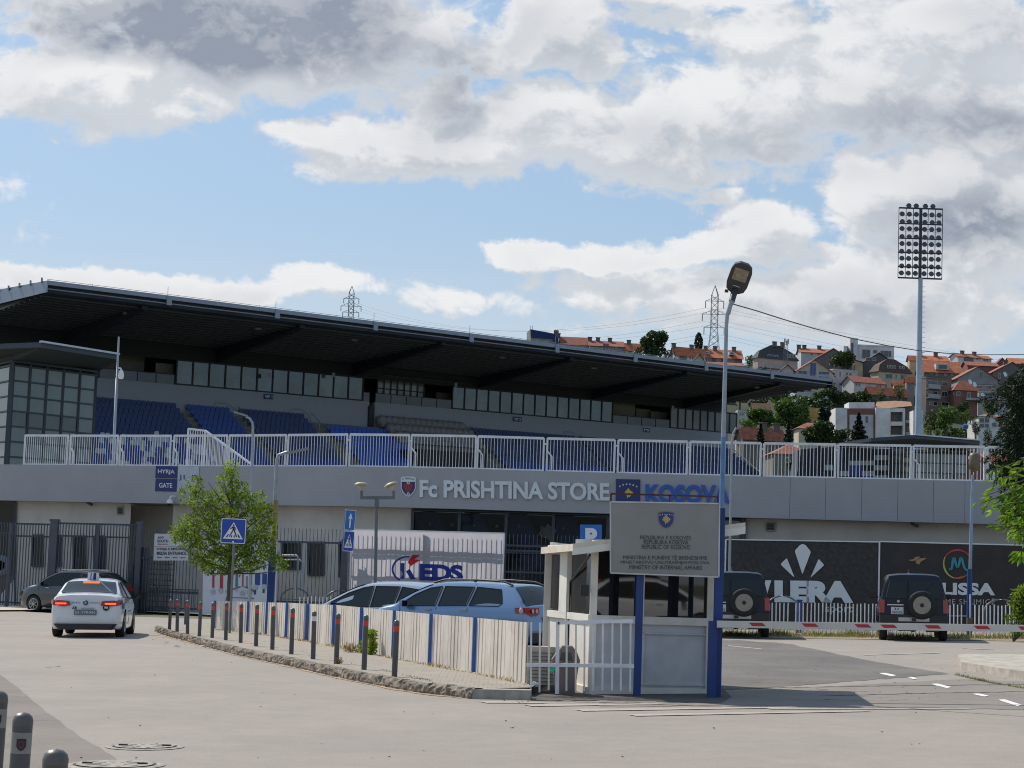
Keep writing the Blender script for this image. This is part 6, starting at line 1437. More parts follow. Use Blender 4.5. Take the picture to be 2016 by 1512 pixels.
def mirror(car,x,y,z,mt):
    for sg in (-1,1):
        m=MB(); c=Vector((x,sg*(y+.12),z)); m.hexa([c+Vector((-.05,-.1,-.07)),c+Vector((.07,-.08,-.06)),c+Vector((.07,.08,-.06)),c+Vector((-.05,.1,-.07))],[c+Vector((-.05,-.1,.07)),c+Vector((.05,-.08,.06)),c+Vector((.05,.08,.06)),c+Vector((-.05,.1,.07))]); m.beam((x,sg*(y-.03),z-.05),c,.06,.04); o=car.part('mirror',m,mt)
        m=MB(); m.quad(c+Vector((-.053,-.085,-.055)),c+Vector((-.053,.085,-.055)),c+Vector((-.053,.085,.055)),c+Vector((-.053,-.085,.055))); car.part('mirror_glass',m,M_cglass,o)
def rearq(car,y0,z0,y1,z1,x,mt,name,dx=.0,par=None,th=.02):
    m=MB(); m.hexa([(x,y0,z0),(x-th,y0,z0),(x-th,y1,z0),(x,y1,z0)],[(x+dx,y0,z1),(x-th+dx,y0,z1),(x-th+dx,y1,z1),(x+dx,y1,z1)]); return car.part(name,m,mt,par)
def wheel_txt(car,s_,y0,y1,z0,z1,x,mt,name,off=.02,par=None):
    m=MB(); put_text(m,s_,lambda u,v: Vector((x,y0+(y1-y0)*u,z0+(z1-z0)*v)),0,off); return car.part(name,m,mt,par)
M_wp=paint('white_car_paint',(.62,.63,.65),0,.25)
# ---- white sedan taxi
c=Car('taxi_car','white sedan with lit brake lights, stickers and a striped pennant on its roof','car',4.65,1.78,
 top=[(0,.50),(.03,.95),(.10,1.035),(.35,1.085),(.62,1.10),(.95,1.22),(1.35,1.385),(1.75,1.44),(2.2,1.46),(2.6,1.435),(2.95,1.34),(3.35,1.13),(3.55,1.03),(3.9,.97),(4.3,.86),(4.55,.72),(4.65,.5)],
 belt=[(0,.48),(.03,.80),(.2,.93),(.8,.955),(2.5,.93),(3.6,.90),(4.3,.80),(4.65,.48)],
 bot=[(0,.42),(.05,.27),(.25,.20),(4.3,.18),(4.65,.30)],
 wid=[(0,.78),(.05,.88),(.2,.955),(.8,.995),(2.3,1.0),(3.7,.985),(4.2,.93),(4.5,.80),(4.65,.62)],
 zroof=1.46,zbelt=.95,wroof=1.18,pm=M_wp,axles=(.98,3.63),rw=.325,rim='alloy')
c.side_glass([[(1.0,1.0),(1.42,1.33),(2.02,1.375),(2.05,.975)],[(2.11,.975),(2.09,1.375),(2.55,1.36),(2.95,1.22),(3.3,1.02),(3.3,.96)]])
c.topglass(.64,1.33,.12,.09,'rear_window'); c.topglass(3.40,2.66,.10,.08,'windscreen')
m=MB()
for sg in (-1,1):
    pass
for sg in (-1,1):
    m=MB(); P=[(.36,.80),(.40,.905),(.80,.935),(.80,.80),(.55,.775)]; Q=[]
    for (y,z) in P:
        x=-.015+max(0,(y-.62))**2*2.2+ .03*(z>.9); Q.append(Vector((x,sg*y,z)))
    B=[q+Vector((-.012,0,0)) for q in Q]; m.add(B+Q,[tuple(range(5)),tuple(range(5,10))[::-1]]+[(i,(i+1)%5,5+(i+1)%5,5+i) for i in range(5)]); m.poly([(.045,sg*.81,.80),(.045,sg*.81,.935),(.30,sg*.875,.93),(.26,sg*.875,.84)]); lamp=c.part('tail_light',m,M_tl)
    m=MB(); m.hexa([(-.03,sg*.47,.825),(-.035,sg*.47,.825),(-.02,sg*.74,.825),(-.01,sg*.74,.825)],[(-.03,sg*.47,.86),(-.035,sg*.47,.86),(-.02,sg*.74,.86),(-.01,sg*.74,.86)]); c.part('brake_light',m,M_tlon,lamp)
m=MB(); m.hexa([(1.17,-.20,1.352),(1.14,-.20,1.34),(1.14,.20,1.34),(1.17,.20,1.352)],[(1.20,-.20,1.385),(1.17,-.20,1.375),(1.17,.20,1.375),(1.20,.20,1.385)]); c.part('high_brake_light',m,M_tlon)
m=MB(); m.hexa([(.06,-.66,.20),(-.03,-.60,.20),(-.03,.60,.20),(.06,.66,.20)],[(.02,-.78,.345),(-.03,-.72,.345),(-.03,.72,.345),(.02,.78,.345)]); c.part('diffuser',m,M_plast)
pl=rearq(c,-.27,.565,.27,.69,-.012,mat('dark_plate',(.10,.13,.17),.5),'number_plate',-.0,th=.03)
wheel_txt(c,'01-779-RN',.24,-.24,.59,.665,-.047,M_wh,'plate_number',.0,pl)
m=MB(); m.lathe((-.02,0,.865),[(.001,-.03),(.05,-.03),(.062,-.02),(.062,0)],18,0,'X'); em=c.part('badge',m,M_navy); m=MB(); m.lathe((-.052,0,.865),[(.030,-.001),(.036,-.001)],14,0,'X'); c.part('badge_ring',m,M_chrome,em)
wheel_txt(c,'AUTO',.36,.13,.845,.885,-.028,M_navy,'left_sticker'); wheel_txt(c,'SHKOLLA',-.10,-.36,.85,.88,-.028,M_navy,'right_sticker')
wheel_txt(c,'AR',.33,.20,.70,.775,-.026,M_black,'letter_sticker',.04)
m=MB(); m.lathe((-.015,-.50,.75),[(.001,-.012),(.078,-.012),(.078,0)],22,0,'X'); rs_=c.part('round_sticker',m,M_black); wheel_txt(c,'98',-.455,-.545,.72,.78,-.029,M_wh,'sticker_number',.02,rs_)
rearq(c,-.20,.705,.10,.735,-.012,mat('grey_label',(.30,.32,.36),.5),'label_strip',th=.016)
m=MB(); a=Vector((.72,-.12,1.16)); 
m=MB(); m.beam((1.27,-.20,1.39),(.72,-.55,1.135),.02,.012); c.part('window_line',m,M_chrome)
mirror(c,3.18,.86,1.0,M_plast)
m=MB(); m.tube((1.55,.10,1.45),(1.55,.10,1.62),.02,n=8); pn=c.part('flag_pole',m,M_plast); 
for k,(a,b,mm) in enumerate([(.14,.07,M_wh),(.07,.045,M_blue),(.045,.0,M_wh),(0,-.07,M_navy),(-.07,-.14,M_wh)]):
    m=MB(); m.hexa([(1.50+k*.012,a,1.435),(1.50+(k+1)*.012,b,1.435),(1.53+(k+1)*.012,b,1.435),(1.53+k*.012,a,1.435)],[(1.50,a-.01,1.615-k*.004),(1.50,b-.01,1.612-k*.004),(1.52,b-.01,1.612-k*.004),(1.52,a-.01,1.615-k*.004)]); c.part('pennant_stripe',m,mm,pn)
for x0,x1,z0,z1 in ((1.0,1.45,.84,.90),(1.7,2.6,.60,.66),(1.8,2.3,.72,.74),(.35,.8,.70,.86)):
    m=MB(); y=-.888; m.poly([(x0,y-.004,z0),(x1,y-.004,z0+.02),(x1+.04,y-.004,z1),(x0+.02,y-.004,z1-.01)]); c.part('side_sticker',m,mat('side_sticker_grey',(.16,.19,.24),.5,var=.4,vs=12))
for sg in (-1,1):
    for x in (1.42,2.55): m=MB(); m.beam((x,sg*.888,.86),(x+.16,sg*.888,.86),.02,.02); c.part('door_handle',m,M_wp)
    for x in (2.07,3.30): m=MB(); m.beam((x,sg*.8885,.30),(x-.02,sg*.875,.92),.008,.006); c.part('door_gap',m,M_plast)
m=MB(); m.tube((.02,.42,.24),(.16,.42,.25),.035,n=10); c.part('exhaust',m,M_chrome)
taxi=c; g=gnd(179,1254); c.place(g+Vector((-.0,-.75,0)),(-.10,.995))
# ---- dark grey hatchback
M_dg=paint('dark_grey_paint',(.075,.078,.085),.5,.3)
c=Car('hatchback_car','dark grey tall hatchback driving left behind the white sedan','car',4.40,1.82,
 top=[(0,.55),(.04,1.0),(.16,1.18),(.45,1.44),(.75,1.60),(1.3,1.675),(2.0,1.68),(2.5,1.63),(2.9,1.48),(3.3,1.24),(3.5,1.13),(3.85,1.06),(4.15,.93),(4.34,.78),(4.40,.55)],
 belt=[(0,.5),(.04,.9),(.2,1.07),(.8,1.08),(2.5,1.03),(3.5,1.0),(4.1,.85),(4.4,.5)],bot=[(0,.45),(.06,.30),(.3,.24),(4.1,.24),(4.4,.36)],
 wid=[(0,.76),(.05,.87),(.25,.95),(.9,1.0),(3.3,1.0),(3.9,.95),(4.25,.82),(4.4,.64)],zroof=1.68,zbelt=1.05,wroof=1.26,pm=M_dg,axles=(.85,3.50),rw=.335,rim='alloy')
c.side_glass([[(.62,1.15),(.80,1.46),(1.30,1.55),(1.36,1.10)],[(1.42,1.09),(1.38,1.555),(2.14,1.56),(2.12,1.07)],[(2.19,1.07),(2.2,1.56),(2.5,1.52),(2.85,1.38),(3.2,1.18),(3.25,1.05)]])
c.topglass(.20,.66,.10,.08,'rear_window'); c.topglass(3.36,2.60,.1,.08,'windscreen'); mirror(c,3.05,.9,1.12,M_dg)
for sg in (-1,1):
    rearq(c,sg*.55,.88,sg*.80,1.08,.02,M_tl,'tail_light',.06,th=.03)
    for x in (1.7,2.75): m=MB(); m.beam((x,sg*.915,.98),(x+.17,sg*.915,.98),.025,.03); c.part('door_handle',m,M_chrome)
    for x in (1.38,2.16,3.26): m=MB(); m.beam((x,sg*.911,.36),(x,sg*.90,1.02),.008,.006); c.part('door_gap',m,M_plast)
    m=MB(); m.hexa([(4.05,sg*.70,.70),(4.33,sg*.55,.70),(4.30,sg*.55,.70),(4.02,sg*.70,.70)],[(3.90,sg*.74,.86),(4.22,sg*.58,.82),(4.18,sg*.55,.82),(3.86,sg*.70,.86)]); c.part('headlight',m,M_tlw)
    m=MB(); m.beam((1.0,sg*.56,1.69),(2.4,sg*.56,1.70),.03,.03); c.part('roof_rail',m,M_chrome)
rearq(c,-.26,.62,.26,.74,-.005,M_plate,'number_plate',th=.02)
g=gnd(65,1203); hd=Vector((-.90,.43,0)).normalized(); side=Vector((-hd.y,hd.x,0)); c.place(g-hd*3.5+(-side)*.9*(1 if True else 1),hd)
# ---- light blue estate
M_lb=paint('light_blue_paint',(.16,.25,.39),.5,.27)
c=Car('estate_car','light blue estate car with black roof rails parked beside the guard booth','car',4.77,1.82,
 top=[(0,.55),(.03,.95),(.10,1.02),(.35,1.27),(.58,1.44),(.85,1.475),(1.6,1.51),(2.4,1.51),(2.8,1.47),(3.2,1.33),(3.6,1.13),(3.8,1.03),(4.2,.95),(4.5,.83),(4.70,.70),(4.77,.5)],
 belt=[(0,.5),(.03,.88),(.2,.97),(1,.985),(3.6,.94),(4.4,.80),(4.77,.48)],bot=[(0,.42),(.05,.28),(.3,.20),(4.4,.19),(4.77,.32)],
 wid=[(0,.80),(.05,.90),(.2,.955),(.9,.995),(2.6,1.0),(3.8,.98),(4.3,.92),(4.6,.8),(4.77,.62)],zroof=1.51,zbelt=.97,wroof=1.20,pm=M_lb,axles=(.98,3.70),rw=.33,rim='alloy')
c.side_glass([[(.72,1.06),(.86,1.36),(1.52,1.405),(1.60,1.0),(.80,1.0)],[(1.67,1.0),(1.60,1.405),(2.42,1.41),(2.46,.985)],[(2.54,.985),(2.5,1.41),(2.82,1.37),(3.2,1.22),(3.5,1.03),(3.5,.97)]])
c.topglass(.11,.54,.07,.09,'rear_window'); c.topglass(3.66,2.86,.1,.08,'windscreen'); mirror(c,3.35,.88,1.02,M_lb)
for sg in (-1,1):
    m=MB(); P=[(.48,.86),(.50,.985),(.80,.985),(.80,.83),(.60,.80)]; Q=[Vector((-.012+max(0,(y-.62))**2*2.4,sg*y,z)) for y,z in P]; B=[q+Vector((-.02,0,0)) for q in Q]
    m.add(B+Q,[tuple(range(5)),tuple(range(5,10))[::-1]]+[(i,(i+1)%5,5+(i+1)%5,5+i) for i in range(5)]); m.poly([(.0,sg*.815,.84),(.0,sg*.815,.985),(.34,sg*.885,.975),(.32,sg*.89,.86)]); tl=c.part('tail_light',m,M_tl)
    for y in (.585,.70): m=MB(); m.lathe((-.035+max(0,(y-.62))**2*2.4,sg*y,.91),[(.001,-.006),(.036,-.006),(.045,0)],14,0,'X'); c.part('lamp_ring',m,M_tlw,tl)
    m=MB(); m.lathe((.17,sg*.878,.92),[(.001,sg*.012),(.05,sg*.012),(.06,0)],14,0,'Y'); c.part('lamp_ring',m,M_tlw,tl)
    m=MB(); m.pipe([(.62,sg*.57,1.455),(.85,sg*.57,1.53),(1.6,sg*.57,1.565),(2.5,sg*.57,1.56),(2.8,sg*.57,1.49)],.022,8); m.tube((1.65,sg*.57,1.51),(1.65,sg*.57,1.56),.03); c.part('roof_rail',m,M_plast)
    for x in (1.62,2.62): m=MB(); m.beam((x,sg*.912,.90),(x+.19,sg*.912,.90),.025,.03); c.part('door_handle',m,M_chrome)
    for x in (1.63,2.50,3.55): m=MB(); m.beam((x,sg*.911,.30),(x,sg*.885,.95),.008,.006); c.part('door_gap',m,M_plast)
    m=MB(); m.beam((1.3,sg*.914,.60),(3.4,sg*.914,.60),.012,.05); c.part('side_strip',m,M_lb)
    m=MB(); m.hexa([(4.30,sg*.72,.66),(4.66,sg*.52,.64),(4.62,sg*.50,.64),(4.26,sg*.70,.66)],[(4.12,sg*.76,.84),(4.50,sg*.56,.80),(4.46,sg*.52,.80),(4.08,sg*.72,.84)]); c.part('headlight',m,M_tlw)
pl=rearq(c,-.26,.68,.26,.79,-.01,M_plate,'number_plate',th=.02); wheel_txt(c,'01-324-CK',.22,-.22,.70,.77,-.034,M_black,'plate_number',.0,pl)
rearq(c,-.74,.27,.74,.44,-.0,M_plast,'bumper_insert',th=.035)
m=MB(); m.lathe((-.01,0,.88),[(.001,-.02),(.055,-.02),(.065,0)],18,0,'X'); c.part('badge',m,M_chrome)
m=MB(); m.beam((.56,.0,1.455),(.36,.25,1.33),.012,.02); c.part('rear_wiper',m,M_plast)
hd=Vector((-.80,.60,0)).normalized(); p=at(1044,1286,43.0); 
c.place(Vector((p.x,p.y,0))+Vector((.45,.2,0)),hd); estate=c
# ---- silver people carrier behind it
M_sv=paint('silver_paint',(.42,.46,.52),.6,.25)
c=Car('people_carrier_car','silver compact people carrier with large windscreen behind the light blue estate','car',4.30,1.78,
 top=[(0,.55),(.04,1.05),(.12,1.2),(.35,1.42),(.6,1.53),(1.3,1.60),(2.0,1.60),(2.4,1.56),(2.8,1.45),(3.3,1.24),(3.7,1.05),(3.95,.93),(4.2,.76),(4.30,.5)],
 belt=[(0,.5),(.04,.95),(.2,1.04),(1,1.03),(3.2,.96),(3.9,.82),(4.3,.48)],bot=[(0,.42),(.05,.28),(.3,.22),(4.0,.20),(4.3,.34)],
 wid=[(0,.78),(.05,.88),(.25,.95),(.9,1.0),(3.0,1.0),(3.6,.96),(4.1,.84),(4.3,.64)],zroof=1.60,zbelt=1.0,wroof=1.22,pm=M_sv,axles=(.80,3.42),rw=.33,rim='alloy')
c.side_glass([[(.5,1.15),(.7,1.43),(1.25,1.49),(1.32,1.06)],[(1.38,1.05),(1.32,1.495),(2.05,1.50),(2.06,1.02)],[(2.12,1.02),(2.12,1.50),(2.42,1.46),(2.85,1.33),(3.35,1.10),(3.4,.98)]])
c.topglass(.16,.52,.08,.08,'rear_window'); c.topglass(3.66,2.50,.1,.08,'windscreen'); mirror(c,3.15,.88,1.04,M_sv)
for sg in (-1,1): rearq(c,sg*.60,.88,sg*.80,1.15,.015,M_tl,'tail_light',.07,th=.03); m=MB(); m.hexa([(3.85,sg*.70,.70),(4.2,sg*.55,.68),(4.16,sg*.5,.68),(3.81,sg*.66,.70)],[(3.70,sg*.74,.86),(4.05,sg*.56,.82),(4.0,sg*.52,.82),(3.66,sg*.7,.86)]); c.part('headlight',m,M_tlw)
side=Vector((-hd.y,hd.x,0)); c.place(Vector((p.x,p.y,0))+Vector((-1.55,3.2,0)),hd); c.t.location.z-=.12
# ---- dark blue off-roaders
M_nb=mat('navy_paint',(.006,.011,.024),.45,.0,var=.1,vs=.8,coat=.15,spec=.35)
def offroader(label,g,hd,plate):
    c=Car('offroad_car',label,'off-road car',4.75,1.88,
     top=[(0,.6),(.02,1.08),(.05,1.20),(.10,1.50),(.17,1.78),(.30,1.835),(.9,1.86),(2.4,1.85),(2.7,1.80),(3.0,1.5),(3.2,1.25),(3.35,1.2),(4.0,1.16),(4.5,1.10),(4.68,.95),(4.75,.65)],
     belt=[(0,.58),(.02,1.02),(.1,1.13),(3.2,1.10),(4.5,1.03),(4.75,.6)],bot=[(0,.50),(.1,.44),(4.5,.44),(4.75,.52)],
     wid=[(0,.90),(.03,.95),(.12,.985),(.5,1.0),(4.1,1.0),(4.5,.96),(4.75,.85)],zroof=1.85,zbelt=1.12,wroof=1.44,pm=M_nb,axles=(1.02,3.86),rw=.385,rim='steel',group='dark blue off-road cars parked along the picket fence')
    c.side_glass([[(.25,1.22),(.33,1.68),(1.15,1.72),(1.15,1.18)],[(1.22,1.18),(1.22,1.72),(2.0,1.72),(2.0,1.17)],[(2.07,1.17),(2.07,1.72),(2.62,1.68),(2.95,1.2)]])
    # rear glass split by the door seam
    for y0,y1,yt0,yt1 in ((.74,.20,.64,.19),(.12,-.76,.12,-.66)):
        m=MB(); m.poly([(.022,y0,1.20),(.022,y1,1.20),(.098,yt1,1.66),(.098,yt0,1.66)]); o=c.part('rear_window',m,M_cglass)
        m=MB(); Q=[Vector((.018,y0,1.20)),Vector((.018,y1,1.20)),Vector((.094,yt1,1.66)),Vector((.094,yt0,1.66))]
        for i in range(4): m.beam(Q[i],Q[(i+1)%4],.02,.025)
        c.part('window_seal',m,M_plast,o)
    c.topglass(3.1,2.72,.1,.08,'windscreen'); mirror(c,2.95,.95,1.22,M_plast)
    for sg in (-1,1):
        m=MB(); m.hexa([(-.02,sg*.80,.78),(-.02,sg*.93,.78),(.16,sg*.955,.78),(.16,sg*.80,.78)],[(.0,sg*.79,1.14),(.0,sg*.92,1.14),(.16,sg*.945,1.14),(.16,sg*.79,1.14)]); c.part('tail_light',m,M_tl)
        m=MB(); m.hexa([(.5,sg*.90,.42),(4.2,sg*.90,.42),(4.2,sg*1.0,.42),(.5,sg*1.0,.42)],[(.5,sg*.90,.48),(4.2,sg*.90,.48),(4.2,sg*1.0,.48),(.5,sg*1.0,.48)]); c.part('side_step',m,M_plast)
        for ax in (1.02,3.86):
            m=MB()
            for k in range(12):
                a,b=math.pi*k/12,math.pi*(k+1)/12; R=.46; m.beam((ax+R*math.cos(a),sg*.95,.40+R*math.sin(a)),(ax+R*math.cos(b),sg*.95,.40+R*math.sin(b)),.12,.06,up=(0,1,0))
            c.part('wheel_flare',m,M_nb)
        m=MB(); m.box((.06,sg*.62,.64),(.08,.3,.06)); c.part('reflector',m,M_tl)
    m=MB(); m.hexa([(-.10,-.92,.50),(-.10,.92,.50),(.12,.94,.50),(.12,-.94,.50)],[(-.10,-.92,.72),(-.10,.92,.72),(.12,.94,.72),(.12,-.94,.72)]); bp_=c.part('bumper',m,M_plast)
    m=MB(); m.hexa([(-.115,-.42,.55),(-.115,.42,.55),(-.10,.42,.55),(-.10,-.42,.55)],[(-.115,-.42,.655),(-.115,.42,.655),(-.10,.42,.655),(-.10,-.42,.655)]); c.part('bumper_plate',m,mat('silver_plate',(.42,.42,.42),.4,.4),bp_)
    m=MB(); m.box((-.17,0,.60),(.12,.12,.08)); c.part('tow_hitch',m,M_plast,bp_)
    # spare wheel, slightly right of centre
    sw=Vector((-.11,-.22,1.0)); m=MB(); m.lathe(sw,[(.24,-.10),(.30,-.115),(.37,-.10),(.395,-.05),(.395,.06),(.3,.10)],32,0,'X'); sp_=c.part('spare_wheel',m,M_tyre)
    m=MB(); m.lathe(sw,[(.06,-.12),(.08,-.085),(.17,-.06),(.20,-.08),(.225,-.115),(.245,-.11)],32,0,'X'); c.part('rim',m,M_steelrim,sp_)
    m=MB()
    for k in range(8): a=math.pi*k/4+.2; m.lathe(sw+Vector((-.098,.135*math.cos(a),.135*math.sin(a))),[(.001,-.004),(.034,-.004)],10,0,'X')
    m.lathe(sw+Vector((-.125,0,0)),[(.001,-.004),(.055,-.004),(.06,.03)],12,0,'X'); c.part('rim_holes',m,M_plast,sp_)
    pl=rearq(c,.28,.74,.62,.94,-.005,M_plate,'number_plate',th=.02); wheel_txt(c,plate[0],.54,.40,.855,.92,-.03,M_black,'plate_number',.01,pl); wheel_txt(c,plate[1],.59,.31,.765,.83,-.03,M_black,'plate_number',.01,pl)
    m=MB(); m.beam((-.01,.28,1.0),(-.01,.72,1.0),.03,.03); c.part('door_strip',m,M_chrome); m=MB(); m.lathe((-.005,.42,1.10),[(.03,-.02),(.042,-.02)],16,0,'X'); c.part('badge',m,M_chrome)
    m=MB(); m.beam((.0,.16,.74),(.012,.16,1.19),.012,.012); c.part('door_gap',m,M_plast)
    m=MB(); m.tube((.7,.12,1.85),(.62,.12,1.97),.022,.012,8); m.box((.7,.12,1.865),(.12,.08,.03)); c.part('aerial',m,M_chrome)
    m=MB(); m.beam((.05,-.05,1.15),(.11,-.4,1.45),.012,.02); c.part('rear_wiper',m,M_plast)
    m=MB(); 
    for q in ((.02,.25,.36),(.1,-.5,.34)): m.box(q,(.2,.35,.16))
    m.box((1.0,0,.36),(.14,1.3,.12)); m.lathe((1.0,0,.36),[(.001,-.14),(.13,-.1),(.13,.1),(.001,.14)],12,0,'X'); c.part('rear_axle',m,M_plast)
    c.place(g-hd*1.02,hd); return c
g=gnd(1797,1260.5); offroader('dark blue off-road car with spare wheel parked in front of the ring emblem banner',Vector((g.x,g.y,0)),Vector((.17,.985,0)),('32','147-02'))
g=gnd(1448,1254.5); offroader('dark blue off-road car half hidden by the guard booth signboard post',Vector((g.x,g.y,0)),Vector((.10,.995,0)),('32','151-02'))
# dark cars glimpsed beyond the picket fence

# white car standing just outside the frame on the right and trees behind the viewer: both mirrored in the booth windows
w=copy_tree(taxi.t); w.location=(12.1,12.1,gz(12.1)); w.rotation_euler=(0,0,math.radians(36)); w['label']='white car outside the frame whose reflection fills the right booth window'
def back_tree(x,y,h,i):
    r=random.Random(i); t=thing('roadside_tree','dark tree behind the viewer, seen only as a reflection','tree',(x,y,gz(x)),group='trees behind the viewer seen in reflections'); m=MB(); m.pipe([(x,y,gz(x)-.2),(x+.2,y,h*.4),(x,y,h*.7)],[.22,.16,.06],8); m.build('trunk',M_bark,t); m=MB(); crown(m,(x,y,h*.5),h*.40,h*.5,2200,.45,r); m.build('crown',ML['d'],t)
for i,(x,y,h) in enumerate([(19,1,8),(23.5,-2,9),(27,-7,9),(31,-9,10),(35,-6,9),(39,-10,10),(43,-14,10),(-6,-18,9),(6,-20,10)]): back_tree(x,y,h,i+50)
# ================================================================ guard booth and street furniture
M_wpb=mat('booth_white',(.72,.68,.60),.6,var=.08,vs=2,dirt=.28); M_wpf=mat('booth_panel_shaded',(.56,.56,.57),.6,var=.12,vs=1.2,dirt=.3)  # front panel greyer than the sides: its shade is put into the colour
def G0(px,py,h=0.): q=gnd(px,py,h); return Vector((q.x,q.y,0))
A_=G0(1074,1345);B_=G0(1121,1362);C_=G0(1148,1367.5);Dd=G0(1401,1366); 
C2=G0(1158,1367.4); B_=A_+(C2-A_)*.5
E_=Dd+Vector((.35,2.3,0)); A2=A_+Vector((.3,1.0,0))
zg=gz(C_.x)
bt=thing('guard_booth','white panelled guard booth with dark windows and a slanting pale roof','booth',(C_.x+.8,C_.y+1,zg))
foot=[A_,B_,C2,Dd,E_,A2+Vector((.2,1.0,0))]
def Zp(px,py,ref): return at(px,py,ref.y).z
zsill=Zp(1200,1214,C_); zhead=Zp(1200,1078,C_)
def wallseg(mb,a,b,z0,z1,th=.05,mi=0):
    d=(b-a).normalized(); n=Vector((-d.y,d.x,0))*th; H=lambda p,z:Vector((p.x,p.y,z)); mb.hexa([H(a,z0),H(b,z0),H(b+n,z0),H(a+n,z0)],[H(a,z1),H(b,z1),H(b+n,z1),H(a+n,z1)],mi)
m=MB(); wallseg(m,C2,Dd,zg+.05,zsill-.08); m.build('front_panel',M_wpf,bt)
m=MB(); wallseg(m,A_,B_,gz(A_.x)+.05,zsill-.05); wallseg(m,B_,C2,zg+.03,zsill-.05); m.build('side_panel',M_wpb,bt)
m=MB(); wallseg(m,Dd,E_,gz(Dd.x)+.05,zhead+.3); wallseg(m,E_,foot[5],zg,zhead+.2); wallseg(m,foot[5],A_,zg-.1,zhead+.1); m.build('back_panel',M_wpb,bt)
m=MB(); f=.10
def fr(a,b,zs,w=.09,t_=.07):
    for z in zs: m.beam(Vector((a.x,a.y,z)),Vector((b.x,b.y,z)),t_,w)
out=Vector((0,-.015,0))
fr(C2+out,Dd+out,(zg+.06,zsill-.04,zhead+.04),.11); fr(A_+out,B_+out,(zsill-.03,zhead),.10); fr(B_+out,C2+out,(zsill-.03,zhead,zg+.06),.10)
def vp(p,w,z0,z1): m.box((p.x,p.y-.02,(z0+z1)/2),(w,.09,z1-z0))
vp(A_,.14,gz(A_.x),zhead); vp(B_,.08,zg,zhead); vp(C2+(Dd-C2)*.02+Vector((0,.03,0)),.10,zg,zhead+.02)
P=lambda px: C2+(Dd-C2)*((px-1158)/(1401-1158))
vp(P(1254.5),.10,zsill,zhead+.1); vp(P(1395),.12,zg,zhead+.3); m.build('frame',M_wpb,bt)
m=MB(); 
for z in (zsill-.22,zg+.16): m.beam(P(1262)+Vector((0,-.02,z)),P(1389)+Vector((0,-.02,z)),.03,.025)
for px in (1262,1389): m.beam(P(px)+Vector((0,-.02,zg+.16)),P(px)+Vector((0,-.02,zsill-.22)),.025,.03)
m.build('moulding',M_wpf,bt)
def bwin(a,b,z0,z1,nm='window'):
    m=MB(); H=lambda p,z:Vector((p.x,p.y+.02,z)); m.quad(H(a,z0),H(b,z0),H(b,z1),H(a,z1)); m.build(nm,mat('booth_glass',(.012,.010,.009),.02,var=0,spec=1.) if nm=='window' else mat('booth_side_glass',(.010,.009,.009),.25,var=.2,spec=.12),bt)
bwin(P(1168),P(1249),zsill,zhead); bwin(P(1260),P(1389),zsill,zhead+.15)
bwin(A_+(B_-A_)*.12,A_+(B_-A_)*.52,zsill+.05,zhead-.1,'side_window'); bwin(B_+(C2-B_)*.1,B_+(C2-B_)*.78,zsill,zhead-.05,'side_window')
m=MB(); a=A_+(B_-A_)*.62;b=A_+(B_-A_)*.98; wallseg(m,a+Vector((-.03,-.06,0)),b+Vector((-.03,-.06,0)),zsill,zhead-.02,.05); m.build('open_shutter',mat('booth_bright',(.70,.68,.62),.55,var=.06,dirt=.2),bt)
# roof: level at the left, rising to the right
zr0=Zp(1125,1085,C_); zr1=Zp(1458,1045,Dd); rl,rr_=hitpl(1062,1083,(0,A_.y-.0,0),(0,1,0)),0
xl=at(1064,1082,A_.y+.3).x; xm=at(1127,1082,C_.y-.25).x; xr=at(1459,1040,Dd.y-.25).x
m=MB(); yf=C_.y-.28; yb=E_.y+.3; th=.10
m.hexa([(xm,yf,zr0),(xr,yf+.1,zr1),(xr+.3,yb,zr1),(xm,yb,zr0)],[(xm,yf,zr0+th),(xr,yf+.1,zr1+th),(xr+.3,yb,zr1+th),(xm,yb,zr0+th)])
m.hexa([(xl,A_.y-.15,zr0-.02),(xm,yf,zr0-.001),(xm,yb,zr0-.001),(xl+.2,yb,zr0-.02)],[(xl,A_.y-.15,zr0+th-.02),(xm,yf,zr0+th-.001),(xm,yb,zr0+th-.001),(xl+.2,yb,zr0+th-.02)])
m.build('roof',mat('roof_cream',(.62,.56,.45),.6,var=.12,dirt=.3),bt)
m=MB(); m.hexa([(xm,yf-.02,zr0-.06),(xr,yf+.08,zr1-.06),(xr,yf+.12,zr1-.06),(xm,yf+.02,zr0-.06)],[(xm,yf-.02,zr0+.04),(xr,yf+.08,zr1+.04),(xr,yf+.12,zr1+.04),(xm,yf+.02,zr0+.04)]); m.build('fascia_board',MATS['booth_bright'],bt)
m=MB(); m.pipe([(xm+.25,yf+.1,zr0-.05),(B_.x+.02,B_.y-.08,zhead-.5),(B_.x,B_.y-.08,zsill-.3),(B_.x+.03,B_.y-.1,zg+.5)],.02,6); m.pipe([A_+Vector((.1,-.08,zsill-.05)),A_+Vector((.05,-.12,zsill-.6)),A_+Vector((.12,-.1,zg+.5)),A_+Vector((.2,-.1,zg+.2))],.025,6); m.build('cables',M_plast,bt)
m=MB(); m.box(C2+Vector((-.10,-.05,zhead-.62)),(.12,.1,.16)); m.build('wall_lamp',M_plast,bt)
m=MB()
for k in range(3): m.box(P(1185+k*26)+Vector((0,.35,zsill+.35+.1*k)),(.25,.1,.5 if k==1 else .2),M=Matrix.Rotation(.4-.3*k,3,'Y'))
m.build('booth_interior',M_roomd,bt)
